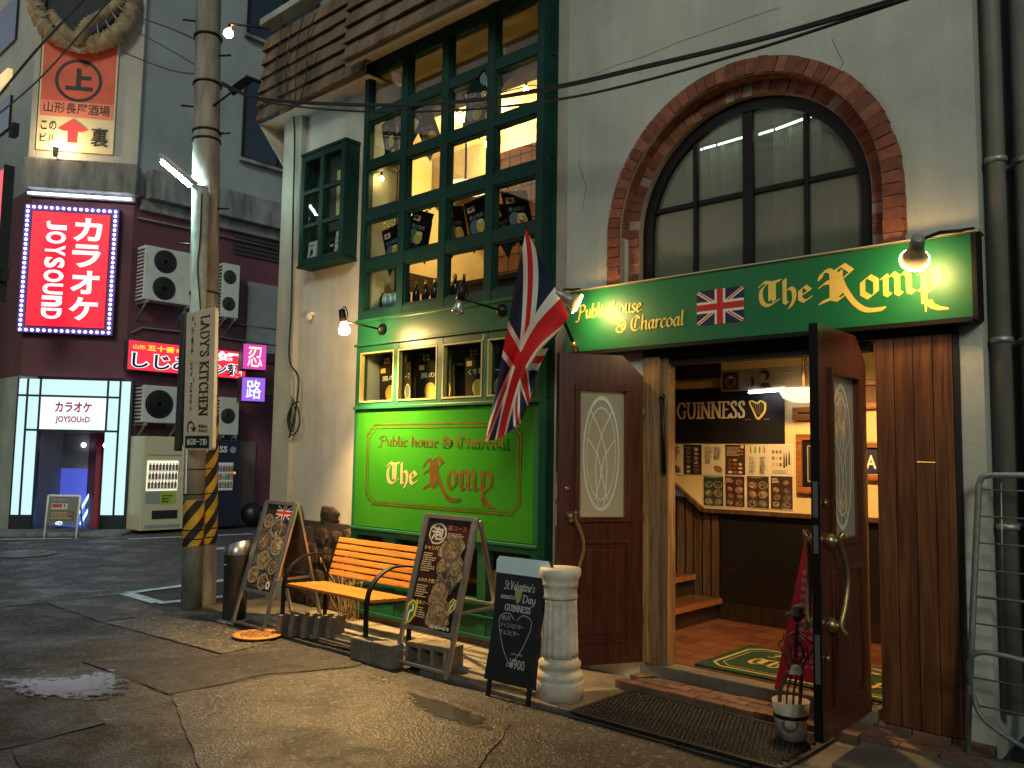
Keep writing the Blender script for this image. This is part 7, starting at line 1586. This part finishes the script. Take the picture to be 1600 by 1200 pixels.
# manhole covers
MH = pm('manhole_iron', (.16, .155, .14), .42, metal=.6, var=.4, vs=25)
def manhole(c, r, lab, rimm):
    t = thing('manhole_cover', lab, 'manhole cover', c); mb = MB(); mb.lathe(Fr(c, (1, 0, 0), (0, 0, 1)), [(r*.86, .001), (r, .001), (r, .012), (r*.86, .012)], 40); mb.build('rim', rimm, t); mb = MB(); mb.lathe(Fr(c, (1, 0, 0), (0, 0, 1)), [(r*.85, .0), (r*.85, .011), (.0, .0115)], 36)
    for i in range(-4, 5):
        for j in range(-4, 5):
            if i*i+j*j < 17: mb.wbox(c.x+i*r*.18-r*.055, c.x+i*r*.18+r*.055, c.y+j*r*.18-r*.03, c.y+j*r*.18+r*.03, c.z+.0116, c.z+.017)
    mb.build('lid', MH, t)
c = P(35, 866, z=.006); manhole(V((c.x, c.y, .006)), .45, 'large patterned manhole cover in the cross street', MH)
c = P(402, 995, z=.006); manhole(V((c.x, c.y, .018)), .20, 'small manhole with an orange ring by the poster stand feet', pm('orange_ring', (.55, .24, .05), .5, var=.3, vs=20))
# lit signs at the left edge of the photo
c = P(-2, 360, y=-1.2); mb = MB(); t = thing('edge_sign', 'narrow pink-lit sign box at the left edge of the corner building', 'sign', P(3, 470, y=-.6)); p0, p1 = P(-14, 470, y=-.6), P(8, 262, y=-.6); f = Fr((p0.x, -.6, p0.z), (1, 0, 0), (0, 0, 1)); mb.box(f, 0, p1.x-p0.x, 0, p1.z-p0.z, -.12, 0); mb.build('face', em('lit_pink_edge', (1.0, .12, .16), .9, (.4, .05, .06)), t)
mb = MB(); mb.box(f, p1.x-p0.x+.001, p1.x-p0.x+.03, -.05, p1.z-p0.z+.05, -.14, .02); mb.bar(f.at(p1.x-p0.x+.02, .4, -.06), f.at(p1.x-p0.x+.22, .4, -.06), .1, .22); mb.bar(f.at(p1.x-p0.x+.02, 2.9, -.06), f.at(p1.x-p0.x+.22, 2.9, -.06), .1, .22); mb.build('bracket', BLACKM, t)

# ---- glowing tubes added behind the arched pane to give its row of bright dashes
for i, (p, q, lab) in enumerate((((1086, 237), (1097, 233), 'first'), ((1100, 232), (1118, 227), 'second'), ((1122, 226), (1166, 213), 'third'), ((1186, 210), (1208, 203), 'fourth'), ((1212, 202), (1260, 184), 'fifth'), ((1264, 183), (1276, 178), 'sixth'))):
    A_, B_ = P(*p, y=.30), P(*q, y=.30); t = thing('tube_light', 'thin white tube behind the arched window, %s of six from the flag end' % lab, 'lamp', A_, 'tube lights behind the arched window')
    mb = MB(); mb.tube([A_, B_], .009, 8); mb.build('tube', em('lit_arch_tube', (.80, .95, 1.0), 9), t)
    mb = MB(); mb.bar(A_+V((0, .03, .015)), B_+V((0, .03, .015)), .03, .012); mb.build('batten', BLACKM, t)

# ---- unseen dark fronts added opposite, to darken what the panes and wet road mirror
mb = MB(); mb.wbox(-9.0, 8, -16, -9.2, 0, 5.6); t = mb.build('alley_building', pm('dark_front', (.05, .048, .045), .9, var=.3, vs=1), None); tag(t, 'low dark building on the other side of the alley, behind the viewer', 'building')
mb = MB(); mb.wbox(-26, -15.8, -30, -3.2, 0, 9); t = mb.build('street_building', pm('dark_front', (.05, .048, .045), .9, var=.3, vs=1), None); tag(t, 'tall dark building on the street corner opposite the karaoke entrance', 'building')
